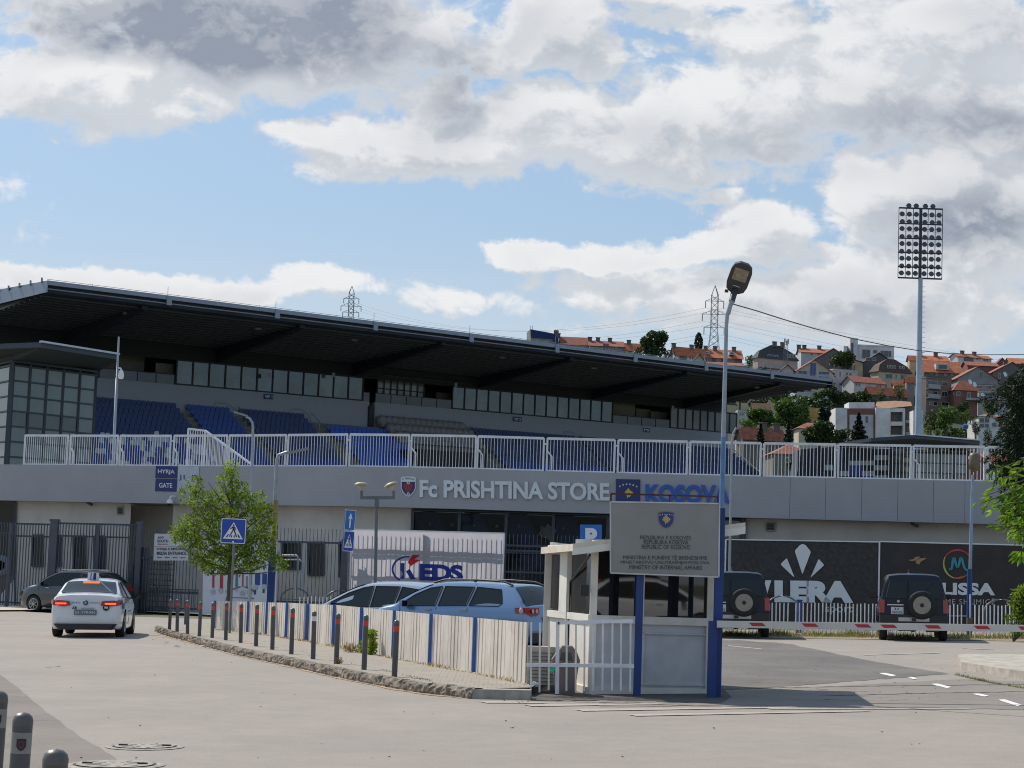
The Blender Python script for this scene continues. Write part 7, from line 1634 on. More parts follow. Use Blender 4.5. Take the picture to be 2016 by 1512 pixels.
# signboard on two blue posts
YS=C_.y-.42
st=thing('ministry_signboard','grey board on blue posts with shield emblem and REPUBLIC OF KOSOVO MINISTRY OF INTERNAL AFFAIRS','signboard',at(1308,1370,YS))
def bx(x0,y0,x1,y1,Y,d,mi_,nm,par): 
    m=MB(); m.hexa([at(x0,y1,Y),at(x1,y1,Y),at(x1,y1,Y)+V((0,d,0)),at(x0,y1,Y)+V((0,d,0))],[at(x0,y0,Y),at(x1,y0,Y),at(x1,y0,Y)+V((0,d,0)),at(x0,y0,Y)+V((0,d,0))]); return m.build(nm,mi_,par)
m=MB(); Q=[at(1202,1128,YS),at(1415,1136,YS),at(1416.5,991.5,YS),at(1202,988,YS)]; d=V((0,.07,0)); m.hexa([Q[0],Q[1],Q[1]+d,Q[0]+d],[Q[3],Q[2],Q[2]+d,Q[3]+d]); bd=m.build('board',mat('board_grey',(.26,.255,.24),.5,.15,var=.10,vs=.8),st)
m=MB(); 
for a,b in ((0,1),(1,2),(2,3),(3,0)): m.beam(Q[a]-V((0,.004,0)),Q[b]-V((0,.004,0)),.02,.02)
m.build('edge_frame',mat('edge_alu',(.5,.5,.5),.4,.5),st)
qf=lambda x,y,o=.012: at(x,y,YS-o)
M_bp=mat('post_royal_blue',(.009,.042,.19),.5,var=.12,vs=3,dirt=.15)
def vpost(x0,x1,y0,y1,Y,nm='post',w=.10):
    a=at((x0+x1)/2,y1,Y); tpx=at((x0+x1)/2,y0,Y).z; wd=(x1-x0)/F_PX*Y; m=MB(); m.hexa([(a.x-wd/2,Y,gz(a.x)-.05),(a.x+wd/2,Y,gz(a.x)-.05),(a.x+wd/2,Y+w,gz(a.x)-.05),(a.x-wd/2,Y+w,gz(a.x)-.05)],[(a.x-wd/2,Y,tpx),(a.x+wd/2,Y,tpx),(a.x+wd/2,Y+w,tpx),(a.x-wd/2,Y+w,tpx)]); return m.build(nm,M_bp,st)
vpost(1247,1261,1130,1373,YS+.08); vpost(1402,1419,1000,1373,YS+.08)
m=MB(); 
fz=lambda x,y: at(x,y,YS+.03)
m.beam(fz(1203,972),fz(1413,978),.025,.025); 
for x,y in ((1203,972),(1318,975),(1413,978)): m.beam(fz(x,y),fz(x-.3,y+16),.025,.025)
m.build('top_rail',mat('rusty_steel',(.07,.03,.03),.8,var=.3),st)
M_txt=mat('engraved_black',(.03,.03,.032),.5,var=0)
for s_,x0,x1,y0,y1 in (('REPUBLIKA E KOSOVËS',1260.5,1360,1052.5,1061),('REPUBLIKA KOSOVA',1267.5,1355,1062,1071),('REPUBLIC OF KOSOVO',1263.5,1359,1072,1080.5),
   ('MINISTRIA E PUNËVE TË BRENDSHME',1227,1392,1092,1101),('MINISTARSTVO UNUTRAŠNJIH POSLOVA',1222,1397,1102,1111.5),('MINISTRY OF INTERNAL AFFAIRS',1239,1382,1112.5,1120.5)):
    m=MB(); put_text(m,s_,lambda u,v: qf(x0+(x1-x0)*u,y1+1.4*u-(y1-y0)*v),0,.0); m.build('lettering',M_txt,bd)
M_en=mat('emblem_blue',(.02,.04,.20),.5,var=0)
sh2=[(0,.94),(.5,1),(1,.94),(1,.5),(.92,.28),(.74,.1),(.5,0),(.26,.1),(.08,.28),(0,.5)]
m=MB(); m.poly([qf(1296+30.5*u,1040.5-33.5*v,.010) for u,v in sh2]); m.build('shield_rim',mat('emblem_gold',(.20,.17,.10),.5),bd)
m=MB(); m.poly([qf(1297.2+28.1*u,1039-31*v,.014) for u,v in sh2]); em=m.build('shield',M_en,bd)
m=MB(); m.poly([qf(1302+18.5*x,1033-20*y,.018) for x,y in KMAP]); m.build('map',mat('emblem_map',(.50,.33,.08),.5),bd)
m=MB()
for k in range(6): cx=1299.5+k*4.7; cy=1012.7-((k-2.5)**2)*-.18; m.poly([qf(cx+(1.5 if i%2==0 else .65)*math.sin(i*math.pi/5),cy-(1.5 if i%2==0 else .65)*math.cos(i*math.pi/5),.018) for i in range(10)])
m.build('stars',M_wh,bd)
# booth railing
rt=thing('booth_railing','low white bar railing in front of the booth side','railing',at(1150,1365,C_.y-.6)); YR_=C_.y-.55
m=MB(); f2=lambda x,y,Y=YR_: at(x,y,Y)
m.beam(f2(1098,1226),f2(1246,1222.5),.05,.05); m.beam(f2(1036,1309),f2(1248,1311),.04,.05); m.beam(f2(1098,1224),f2(1097,1366),.05,.05); m.build('rails',M_white,rt)
m=MB()
for x,yt,yb in ((1046,1225,1362),(1063,1226,1363),(1081,1226,1359),(1116,1227,1360),(1134,1227,1361),(1151,1226,1361),(1168,1226,1360),(1187,1226,1360),(1206,1226,1360),(1223,1226,1360),(1241.5,1226,1361)): m.beam(f2(x,yt),f2(x-.8,yb),.017,.025)
m.build('bars',M_white,rt)
# air conditioning unit, bin, litter
t=thing('air_conditioner','old cream outdoor air conditioning unit beside the booth','air conditioner',G0(1072,1350)); YA_=C_.y+.35
m=MB(); c=at(1072,1310,YA_); m.box(c,(.50,.32,.54)); m.build('casing',mat('aircon_cream',(.42,.38,.30),.7,var=.2,vs=4,dirt=.5),t)
m=MB(); 
for k in range(9): m.beam(c+V((-.22,-.165,-.22+.05*k)),c+V((.12,-.165,-.22+.05*k)),.02,.012)
m.build('grille',mat('grille_dark',(.14,.13,.11),.7),t); m=MB(); m.box(c+V((.15,-.163,.12)),(.1,.01,.1)); m.build('label_plate',mat('label_grey',(.16,.18,.18),.6),t)
m=MB(); m.box(c+V((-.12,0,-.32)),(.12,.3,.12)); m.box(c+V((.12,0,-.32)),(.12,.3,.12)); m.build('foot_block',mat('rough_block',(.16,.14,.12),.9,var=.3),t)
t=thing('litter_bin','grey brown litter bin with swing lid behind the booth railing','bin',at(1114,1366,YR_+.25)); YBN=YR_+.28; M_bin=mat('bin_taupe',(.16,.13,.115),.6,var=.1,dirt=.2)
c=at(1113,1366,YBN); s_=F_PX/YBN; z0=gz(c.x)+.01; z1=at(1113,1313,YBN).z; z2=at(1113,1271,YBN).z
m=MB(); m.hexa([(c.x-.14,YBN,z0),(c.x+.13,YBN,z0),(c.x+.13,YBN+.24,z0),(c.x-.14,YBN+.24,z0)],[(c.x-.18,YBN-.03,z1),(c.x+.17,YBN-.03,z1),(c.x+.17,YBN+.28,z1),(c.x-.18,YBN+.28,z1)]); m.build('body',M_bin,t)
m=MB(); pf=[(-.20,0),(-.20,.10),(-.12,.22),(-.06,.29),(.08,.29),(.14,.22),(.19,.10),(.19,0)]; m.prism(pf,(c.x,YBN-.05,z1),(1,0,0),(0,0,1),(0,1,0),.36); m.build('lid',M_bin,t)
m=MB(); m.hexa([(c.x-.10,YBN-.06,z1+.09),(c.x+.09,YBN-.06,z1+.09),(c.x+.09,YBN-.052,z1+.09),(c.x-.10,YBN-.052,z1+.09)],[(c.x-.07,YBN-.06,z1+.20),(c.x+.06,YBN-.06,z1+.20),(c.x+.06,YBN-.052,z1+.20),(c.x-.07,YBN-.052,z1+.20)]); m.build('flap',mat('bin_flap',(.06,.05,.05),.6),t)
m=MB(); m.add([(c.x-.21,YBN-.06,z1-.09),(c.x-.13,YBN-.07,z1-.03),(c.x-.16,YBN-.07,z1+.02),(c.x-.22,YBN-.05,z1),(c.x-.24,YBN-.03,z1-.04)],[(0,1,2,3,4)]); m.build('green_bag',mat('bag_green',(.02,.38,.22),.5),t)
m=MB(); c=at(1049,1352,C_.y-.1); r=random.Random(4); P_=[(c+V((r.uniform(-.1,.1),r.uniform(-.06,.06),r.uniform(-.03,.09)))) for k in range(14)]
m=MB(); 
for k in range(12): a,b,e=r.sample(P_,3); m.add([a,b,e],[(0,1,2)])
o=m.build('litter_bag',mat('bag_white',(.62,.62,.62),.5),None); tag(o,'crumpled white plastic litter at the end of the kerb','litter')
# barrier boom
t=thing('barrier','long white barrier boom with red slanted marks across the entrance','barrier',at(1424,1370,C_.y-.3)); YBm=C_.y-.62
f3=lambda x,y,o=0: at(x,y,YBm-o)
m=MB(); e=V((0,.06,0)); yt=lambda x:1222+(x-1418)*.0142; yb_=lambda x:1235.5+(x-1418)*.0142
m.hexa([f3(1412,yb_(1412)),f3(2080,yb_(2080)),f3(2080,yb_(2080))+e,f3(1412,yb_(1412))+e],[f3(1412,yt(1412)),f3(2080,yt(2080)),f3(2080,yt(2080))+e,f3(1412,yt(1412))+e]); m.build('boom',mat('boom_white',(.60,.57,.52),.5,var=.06,vs=2,dirt=.15),t)
for x0 in (1474,1578,1682,1733,1820,1917,2004):
    m=MB(); yy=lambda x,k: yt(x)+3+k*6.5
    m.poly([f3(x0+7,yy(x0+7,1),.003),f3(x0+34,yy(x0+34,1),.003),f3(x0+27,yy(x0+27,0),.003),f3(x0,yy(x0,0),.003)]); m.build('red_mark',mat('mark_red',(.45,.02,.03),.5,var=.1),t)
m=MB(); a=f3(1411,1229); m.box((a.x-.03,a.y+.2,(a.z+gz(a.x))/2),(.12,.12,a.z-gz(a.x)+.08)); m.build('pivot_post',M_bp,t)
m=MB(); q=at(2150,1232,YBm); m.beam((q.x,q.y,gz(q.x)),(q.x,q.y,q.z),.1,.1); m.build('rest_post',M_bp,t)
# ---------------------------------------------------------------- tall street lamp beside the booth
M_pole=mat('lamp_pole_steel',(.30,.33,.36),.4,.4,var=.12,vs=3); YLp=C_.y+.05
t=thing('street_lamp','tall thin street lamp with round ended LED head beside the booth','street lamp',at(1414,1370,YLp))
pb=at(1414,1368,YLp); PB=[pb,at(1421,990,YLp),at(1424,860,YLp),at(1430,640,YLp),at(1431.5,622,YLp),at(1442,588,YLp)]
m=MB(); m.pipe([PB[0],PB[1],PB[2]],[.043,.036,.034],10); m.build('blue_lower_pole',mat('pole_faded_blue',(.10,.21,.38),.5,.2,var=.2,vs=3),t); m=MB(); m.pipe(PB[2:],[.034,.028,.03,.026],10); m.pipe([at(1433,618,YLp),at(1437,604,YLp),at(1441,592,YLp)],[.036,.034,.036],10); m.build('upper_pole',M_pole,t)
hc=at(1455,549,YLp)
# head: tilted plate seen from below
ax=(at(1474,548,YLp)-at(1430,560,YLp)); ex=Vector((.95,0,-.28)).normalized(); ey=Vector((.24,-.52,.80)).normalized(); ey=(ey-ex*ey.dot(ex)).normalized(); en=ex.cross(ey)
pf=[(-.155,-.10),(-.13,-.19),(-.06,-.235),(.06,-.235),(.13,-.19),(.155,-.10),(.155,.12),(.13,.20),(.06,.245),(-.06,.245),(-.13,.20),(-.155,.12)]
m=MB(); m.prism(pf,hc,ex,ey,-en,.07); m.build('head',mat('lamp_charcoal',(.035,.035,.042),.5),t)
m=MB(); m.prism([(-.105,-.03),(.105,-.03),(.105,.16),(-.105,.16)],hc+en*.003,ex,ey,en,.006); m.build('led_panel',mat('led_panel',(.24,.20,.14),.3,var=.35,vs=14,stretch=(1,1,3)),t)
m=MB(); m.prism([(-.05,-.125),(.05,-.125),(.05,-.112),(-.05,-.112)],hc+en*.003,ex,ey,en,.004); m.build('type_label',mat('label_pale',(.4,.4,.4),.5),t)
m=MB(); m.tube(at(1440.5,594,YLp),hc-ey*.20,.045,.05,10); m.box(hc-ey*.24-ex*.11,(.05,.05,.04)); m.build('clamp',MATS['lamp_charcoal'],t)
CB=[(1441,598,28.6),(1490,612,29.5),(1540,628,30.5),(1600,646,32),(1680,667,34),(1750,681,36),(1806,690,37.5),(1870,696,39),(1940,698.5,41),(2016,698,43),(2100,694,45)]
m=MB(); m.pipe([at(x,y,Y) for x,y,Y in CB],.009,6); o=m.build('overhead_cable',mat('cable_dark',(.06,.065,.07),.6)); tag(o,'dark overhead cable running right from the tall street lamp','cable')
# ---------------------------------------------------------------- other lamps and poles
def curved_lamp(label,px,ybase,Y,ptop,arm,hd_px,hd_py,r=.05,painted=None,lower=None):
    b=at(px[0],ybase,Y); t=thing('street_lamp',label,'street lamp',(b.x,Y,gz(b.x))); b=Vector((b.x,Y,gz(b.x)-.05)); tp=at(px[1],ptop,Y); P=[b,tp]+[at(x,y,Y) for x,y in arm]
    m=MB(); m.pipe(P,[r]+[r*.8]+[r*.7]*len(arm),10); m.build('pole',M_pole,t); h0=P[-1]; h1=at(hd_px,hd_py,Y); dv=(h1-h0); m=MB(); L=dv.length; u=dv.normalized(); w=Vector((0,1,0)); n=u.cross(w)
    pf=[(0,-.05),(L*.35,-.13),(L*.85,-.13),(L,-.08),(L,.08),(L*.85,.13),(L*.35,.13),(0,.05)]; m.prism(pf,h0-u*.05,u,w,n,-.06); m.build('head',mat('lamp_grey_head',(.22,.23,.24),.4),t); return t
curved_lamp('curved grey lamp pole rising behind the leafy tree',(492,498),1200,66,842,[(497,832),(492,824),(484,820)],458,812,.055)
curved_lamp('curved grey lamp pole right of the tall street lamp',(1434,1441),1240,67,872,[(1444,852),(1450,842)],1460,838,.05)
t=curved_lamp('lamp pole painted yellow and blue with slanted head in front of the crest',(531,545),1200,57,905,[(548,896),(566,890)],611,880,.062)
yb0=57; 
def sleeve(x0,y0,x1,y1,r,mt,nm): m=MB(); m.tube(at(x0,y0,yb0),at(x1,y1,yb0),r,n=12); m.build(nm,mt,t)
sleeve(538.5,1073,543,985,.078,mat('pole_ochre',(.30,.21,.06),.6,var=.2),'yellow_band'); sleeve(534.5,1130,538.5,1073,.085,M_bp,'blue_band')
m=MB(); a=at(533.5,1165,yb0); m.box((a.x,yb0-.02,(at(533,1097,yb0).z+gz(a.x))/2),(.20,.18,at(533,1097,yb0).z-gz(a.x))); m.build('blue_cabinet',M_bp,t)
# lamp pole over the right banner
Yq=60.; b=at(1908,1255,Yq); t=thing('street_lamp','slim pale blue pole with a lantern head in front of the right banner','street lamp',(b.x,Yq,gz(b.x)))
m=MB(); m.pipe([(b.x,Yq,gz(b.x)-.1),at(1909,1120,Yq)],[.085,.075],10); m.build('blue_lower_pole',M_bp,t)
m=MB(); m.pipe([at(1910,1126,Yq),at(1913,1000,Yq),at(1915,935,Yq)],[.05,.045,.04],10); m.build('upper_pole',mat('pole_pale_blue',(.24,.33,.44),.5,.2,var=.15),t)
m=MB(); m.tube(at(1909.6,1255,Yq-.1),at(1909.8,1170,Yq-.1),.02,n=6); m.build('conduit',M_white,t)
m=MB(); c=at(1918,905,Yq); m.lathe(c-V((0,0,.38)),[(.03,0),(.12,.06),(.17,.25),(.16,.50),(.10,.58),(.001,.60)],14); m.box(at(1909,1224,Yq-.1),(.17,.12,.22)); m.build('lantern',mat('lantern_brown',(.13,.10,.06),.5,var=.2),t)
# twin lamp
Yq=63.; b=at(736.5,1210,Yq); t=thing('twin_lamp','twin headed lamp post with two cone lamps in front of the electricity banner','street lamp',(b.x,Yq,gz(b.x)))
M_tw=mat('twin_grey',(.13,.14,.16),.5,.3); m=MB(); m.pipe([(b.x,Yq,gz(b.x)-.1),at(738,1165,Yq),at(738.2,1160,Yq),at(741.5,982,Yq)],[.085,.08,.055,.05],10); m.box(at(742,992,Yq),(.14,.14,.22)); m.build('post',M_tw,t)
m=MB(); m.beam(at(711,980,Yq),at(776,980,Yq),.09,.10); 
for x in (712,775): m.beam(at(x,983,Yq),at(x,966,Yq),.08,.08)
m.build('crossbar',M_tw,t)
for x,tilt in ((711,0),(773,.38)):
    c=at(x,965,Yq); m=MB(); m.lathe((0,0,0),[(.05,0),(.07,.05),(.16,.17),(.001,.17)],14); m.lathe((0,0,.17),[(.22,0),(.21,.04),(.12,.075),(.001,.09)],16)
    R_m=Matrix.Rotation(-tilt,3,'Y'); m.v=[c+R_m@q for q in m.v]; m.build('lamp_head',mat('lamp_cream',(.42,.37,.27),.5),t)
# cctv pole on the walkway
Yq=86.; b=at(224.5,880,Yq); t=thing('camera_pole','tall thin pole with white dome camera in front of the left seats','camera pole',(b.x,Yq,5.6)); m=MB(); m.pipe([(b.x,Yq,5.5),at(230,745,Yq),at(230.3,745,Yq),at(234,663,Yq)],[.065,.06,.05,.04],10); m.build('pole',mat('pole_light',(.34,.36,.38),.4,.3),t)
c=at(238.5,728,Yq); m=MB(); m.pipe([at(232,724,Yq),c+V((-.02,0,.06)),c],.035,8); m.lathe(c-V((0,0,.42)),[(.05,.0),(.12,.05),(.14,.16),(.10,.34),(.05,.42)],14); m.build('dome_camera',M_white,t); m=MB(); m.lathe(c-V((0,0,.50)),[(.001,0),(.05,.02),(.06,.08)],12); m.build('lens',M_glassd,t)
# ---------------------------------------------------------------- traffic signs
M_sb_=mat('traffic_blue',(.010,.055,.36),.4,var=.04); M_sb3=mat('traffic_light_blue',(.015,.14,.48),.4,var=.04); M_sw_=mat('traffic_white',(.72,.73,.75),.4,var=.02); M_back=mat('sign_back',(.25,.26,.27),.5,.4)
def rsq(w,h,r,n=4):
    P=[]
    for cx,cy,a0 in ((w/2-r,h/2-r,0),(-w/2+r,h/2-r,90),(-w/2+r,-h/2+r,180),(w/2-r,-h/2+r,270)):
        for k in range(n+1): a=math.radians(a0+90*k/n); P.append((cx+r*math.cos(a),cy+r*math.sin(a)))
    return P
def crossing(t,c,ex,ey,en,w,h,narrow=False):
    def pl(pts,o,mt,nm,par=None): m=MB(); m.poly([c+ex*x*w+ey*y*h+en*o for x,y in pts]); return m.build(nm,mt,par or t)
    m=MB(); m.prism(rsq(w,h,.05*w),c-en*.02,ex,ey,en,.02); pt=m.build('plate',M_back,t)
    m=MB(); m.poly([c+ex*x+ey*y+en*.003 for x,y in rsq(w,h,.06*w)]); m.build('white_edge',M_sw_,pt); m=MB(); m.poly([c+ex*x+ey*y+en*.006 for x,y in rsq(w*.94,h*.94,.05*w)]); m.build('blue_field',M_sb_,pt)
    tri=pl([(-.41,-.32),(.40,-.32),(0,.36)],.009,M_sw_,'white_triangle',pt)
    m=MB(); K=lambda x,y,o=.012: c+ex*x*w+ey*y*h+en*o
    m.poly([K(.0+.036*math.cos(k*math.pi/5),.235+.036*math.sin(k*math.pi/5)) for k in range(10)])
    for P in ([(-.045,.185),(.05,.19),(.055,.03),(-.035,.03)],[(-.035,.04),(.015,.04),(-.13,-.24),(-.175,-.235)],[(.0,.04),(.055,.04),(.175,-.24),(.12,-.24)],[(-.045,.18),(-.02,.14),(-.115,.06),(-.135,.09)],[(.045,.18),(.075,.15),(.12,.03),(.09,.025)],
              [(-.30,-.26),(-.23,-.26),(-.17,-.13),(-.21,-.13)],[(-.10,-.26),(-.045,-.26),(-.03,-.16),(-.06,-.16)],[(.02,-.26),(.075,-.26),(.06,-.16),(.03,-.16)],[(.22,-.26),(.30,-.26),(.21,-.13),(.17,-.13)]): m.poly([K(*q) for q in P])
    m.build('walking_figure',M_black,pt); return pt
g=gnd(452,1246.5,KH); t=thing('crossing_sign','square blue pedestrian crossing sign on a grey post in front of the leafy tree','road sign',g); Yc=g.y
m=MB(); m.pipe([g,at(461,1062,Yc+.02)],.032,10); m.build('post',mat('post_galv',(.18,.175,.17),.5,.3),t)
c=at(459.5,1045.5,Yc-.05); ex=(at(484,1048,Yc)-at(436,1046,Yc)).normalized(); ey=Vector((0.095,0,1)).normalized(); ey=(ey-ex*ey.dot(ex)).normalized(); en=ex.cross(ey); en=en if en.y<0 else -en
w=48.5/F_PX*Yc; crossing(t,c,ex,ey,en,w,w*1.0)
m=MB(); m.prism([(-.01,-.30),(.03,-.30),(.03,-.25),(-.01,-.25)],c+en*.012,ex*1.,ey,en,.002); m.build('tape_patch',M_sw_,t)
# arrow + crossing pair seen at an angle
Yc=57.; b=at(684,1240,Yc); t=thing('one_way_sign','narrow looking blue one way arrow sign above a crossing sign, turned sideways','road sign',(b.x,Yc,gz(b.x)))
m=MB(); m.pipe([(b.x,Yc+.04,gz(b.x)),at(688.5,1008,Yc+.04)],.03,8); m.build('post',MATS['post_galv'],t)
ang=math.radians(64); ex=Vector((math.cos(ang),-math.sin(ang),0)); ex=Vector((math.cos(ang),math.sin(ang),.0)); ey=Vector((.05,0,1)).normalized(); en=ex.cross(ey); en=en if en.y<0 else -en
h=39.5/F_PX*Yc; w=17/F_PX*Yc/math.cos(ang)
c1=at(689,1024,Yc-.3); c2=at(686.3,1065.5,Yc-.3)
m=MB(); m.prism(rsq(w,h,.03),c1-en*.02,ex,ey,en,.02); pt=m.build('plate',M_back,t); m=MB(); m.poly([c1+ex*x+ey*y+en*.003 for x,y in rsq(w,h,.03)]); m.build('white_edge',M_sw_,pt); m=MB(); m.poly([c1+ex*x+ey*y+en*.006 for x,y in rsq(w*.93,h*.95,.03)]); m.build('blue_field',M_sb3,pt)
m=MB(); m.poly([c1+ex*x*w+ey*y*h+en*.01 for x,y in [(-.07,-.38),(.07,-.38),(.07,.08),(.22,.05),(0,.36),(-.22,.05),(-.07,.08)]]); m.build('arrow',M_sw_,pt)
crossing(t,c2,ex,ey,en,w,h)
# parking sign behind the booth
Yc=47.; b=at(1160,1260,Yc); t=thing('parking_sign','light blue parking sign with white letter P above the booth roof','road sign',(b.x,Yc,gz(b.x))); m=MB(); m.pipe([(b.x+.05,Yc+.04,gz(b.x)),at(1163,1045,Yc+.04)],.03,8); m.build('post',MATS['post_galv'],t)
c=at(1163.5,1057,Yc); w=43/F_PX*Yc; h=48/F_PX*Yc; ex=Vector((1,0,.03)).normalized(); ey=Vector((-.03,0,1)).normalized(); en=Vector((0,-1,0))
m=MB(); m.prism(rsq(w,h,.02),c,ex,ey,en,-.02); pt=m.build('plate',M_back,t); m=MB(); m.poly([c+ex*x+ey*y+en*.004 for x,y in rsq(w,h,.03)]); m.build('blue_field',M_sb3,pt)
m=MB(); put_text(m,'P',lambda u,v: c+ex*w*(-.26+.54*u)+ey*h*(-.36+.72*v)+en*.008,0,.06); m.build('letter',M_sw_,pt)
# direction board on the gate
t=thing('direction_sign','white board reading JUG SOUTH and MEDIA ENTRANCE with red arrows on the dark fence','sign',fac(336,1104,3.3)); OFS=3.25
ff=lambda x,y,o=0: fac(x,y,OFS+o)
m=MB(); d=V((0,.05,0)); Q=[ff(302,1103.5),ff(370,1103.5),ff(371.5,1052),ff(304.5,1050.5)]; m.hexa([Q[0],Q[1],Q[1]+d,Q[0]+d],[Q[3],Q[2],Q[2]+d,Q[3]+d]); m.build('board',mat('board_white',(.52,.52,.56),.5,var=.03),t)
for s_,x0,x1,y0,y1 in (('JUG',310,322,1056,1061.5),('SOUTH',309.5,331,1062.5,1068),('HYRJA E MEDIAVE',308.8,366,1078.5,1084.5),('MEDIA ENTRANCE',308.5,366.5,1086,1092.5)):
    m=MB(); put_text(m,s_,lambda u,v: ff(x0+(x1-x0)*u,y1-(y1-y0)*v,.01),0,.03); m.build('lettering',M_txt,t)
for x,y,l in ((310,1071.3,20),(309,1097.5,10),(324,1097.6,10),(339.5,1097.7,10),(354.5,1098,11)):
    m=MB(); m.poly([ff(x,y,.01),ff(x+3.2,y-1.8,.01),ff(x+3.2,y-.7,.01),ff(x+l,y-.7,.01),ff(x+l,y+.7,.01),ff(x+3.2,y+.7,.01),ff(x+3.2,y+1.8,.01)]); m.build('arrow',mat('arrow_maroon',(.22,.03,.07),.5),t)
m=MB(); m.beam(ff(303,1076),ff(370,1076.4),.03,.012); m.build('divider',mat('line_grey',(.25,.25,.27),.5),t)
# round flag or emblem glimpsed at the left edge behind the fence
# ---------------------------------------------------------------- bollards
M_bol=mat('bollard_grey',(.085,.083,.085),.5,.15,var=.12,vs=5,dirt=.15); M_cap=mat('bollard_cap',(.12,.11,.10),.4,.3,var=.1); M_br=mat('bollard_red',(.58,.05,.03),.5,var=.08,vs=6)
bolp=[((336.6,1181),(333.5,1240.3)),((350,1180),(348.5,1245.4)),((370,1182),(369,1249.3)),((395.5,1185.5),(392.3,1252.7)),((420,1187),(417.6,1255.7)),((446.5,1187),(444.4,1260.4)),((475.5,1189.5),(473.6,1265.6)),((506.5,1191),(503.8,1272.5)),((538.5,1194),(536,1279)),((576.5,1198),(573.4,1288)),((619,1204.5),(616.2,1297.8)),((666,1209),(661.9,1306.8)),((721,1212),(716.6,1318.4)),((781,1222),(776.4,1332.6))]
BL=['bollard at the far tip of the island, first from the left','second bollard from the island tip','third bollard from the island tip, with a thin post behind it','fourth bollard from the island tip','fifth bollard from the island tip, at the end of the corrugated fence','sixth bollard from the tip, just left of the crossing sign post','seventh bollard from the tip, just right of the crossing sign post','eighth bollard from the tip','ninth bollard from the tip, left of the bent fence panel','tenth bollard from the tip, before the bent fence panel',
'only kerb bollard with a white band instead of red, slightly tilted','twelfth bollard from the tip, with weeds at its foot','bollard in front of the bright green weed, second nearest of the kerb row','nearest bollard of the kerb row, right of the green weed']
def bollard(base,top,r,label,band,first=None,grp='grey bollards with red bands along the kerb',crest=False,hh=None):
    base=Vector(base); top=Vector(top); h=(top-base).length; t=thing('bollard',label,'bollard',base,0,grp)
    zv=(top-base).normalized(); yv=(Vector((base.x*.9,1,0))*1.0); yv=Vector((base.x,base.y,0)); yv=(yv-zv*yv.dot(zv)).normalized(); xv=yv.cross(zv); t.rotation_euler=Matrix(((xv.x,yv.x,zv.x),(xv.y,yv.y,zv.y),(xv.z,yv.z,zv.z))).to_euler()
    m=MB(); m.tube((0,0,-.05),(0,0,h-.035),r,n=20); m.build('shaft',M_bol,t,world=False)
    m=MB(); m.lathe((0,0,h-.05),[(r*1.02,0),(r*1.03,.02),(r*.9,.042),(r*.6,.056),(.001,.062)],20); m.build('cap',M_cap,t,world=False)
    m=MB(); b0=h-.05-.095*h/.84-.02; m.tube((0,0,b0),(0,0,b0+.085*h/.84),r*1.012,n=20,cap=False); m.build('band',band,t,world=False)
    if crest: 
        m=MB(); 
        for nm,sc,mt,o in (('crest',.85,M_black,.004),('crest_field',.55,mat('crest_dull_red',(.12,.03,.03),.6),.006),('crest_mark',.26,M_black,.008)):
            m=MB(); m.poly([(.026*sc*x,-r-o,b0+.043+.032*sc*y) for x,y in [(-1,1),(1,1),(1,-.3),(.6,-.8),(0,-1.1),(-.6,-.8),(-1,-.3)]]); m.build(nm,mt,t,world=False)
    return t
for i,(tp,bs) in enumerate(bolp):
    g=gnd(*bs,KH); tpp=at(tp[0],tp[1],g.y); bollard(g,tpp,.043,BL[i]+'',M_br if i!=10 else M_wh)
t=thing('thin_post','thin grey post behind the third bollard','post',gnd(364,1237)); g=gnd(364,1237); m=MB(); m.pipe([g,at(366.5,1183,g.y)],.035,8); m.build('pole',M_bol,t)
for px,ptop,rpx,lab in ((45,1407,19.5,'near grey bollard with shield crest on a white band, between two others'),(-3,1364,18.,'grey bollard cut by the left edge of the picture'),(109.5,1480,24.5,'near grey bollard of which only the rounded top shows at the bottom edge')):
    Y={45:9.5,-3:10.7,109.5:8.}[px]; tp=at(px+1,ptop,Y); b=Vector((tp.x-.015,Y,gz(tp.x)+.0)); bl=bollard(b,tp,rpx/F_PX*Y,lab,mat('band_pale',(.25,.235,.215),.6,var=.1,dirt=.2),grp='near bollards at the lower left',crest=True)
# ================================================================ near vegetation
def leafquad(mb,p,d,n,L,W,fold=.0):
    s=d.cross(n).normalized(); a=p;b=p+d*L*.45+s*W*.5;c=p+d*L;e=p+d*L*.45-s*W*.5; up=n*L*fold
    mb.add([a,b+up,c,e+up],[(0,1,2),(0,2,3)])
def rv(r): return Vector((r.gauss(0,1),r.gauss(0,1),r.gauss(0,1))).normalized()
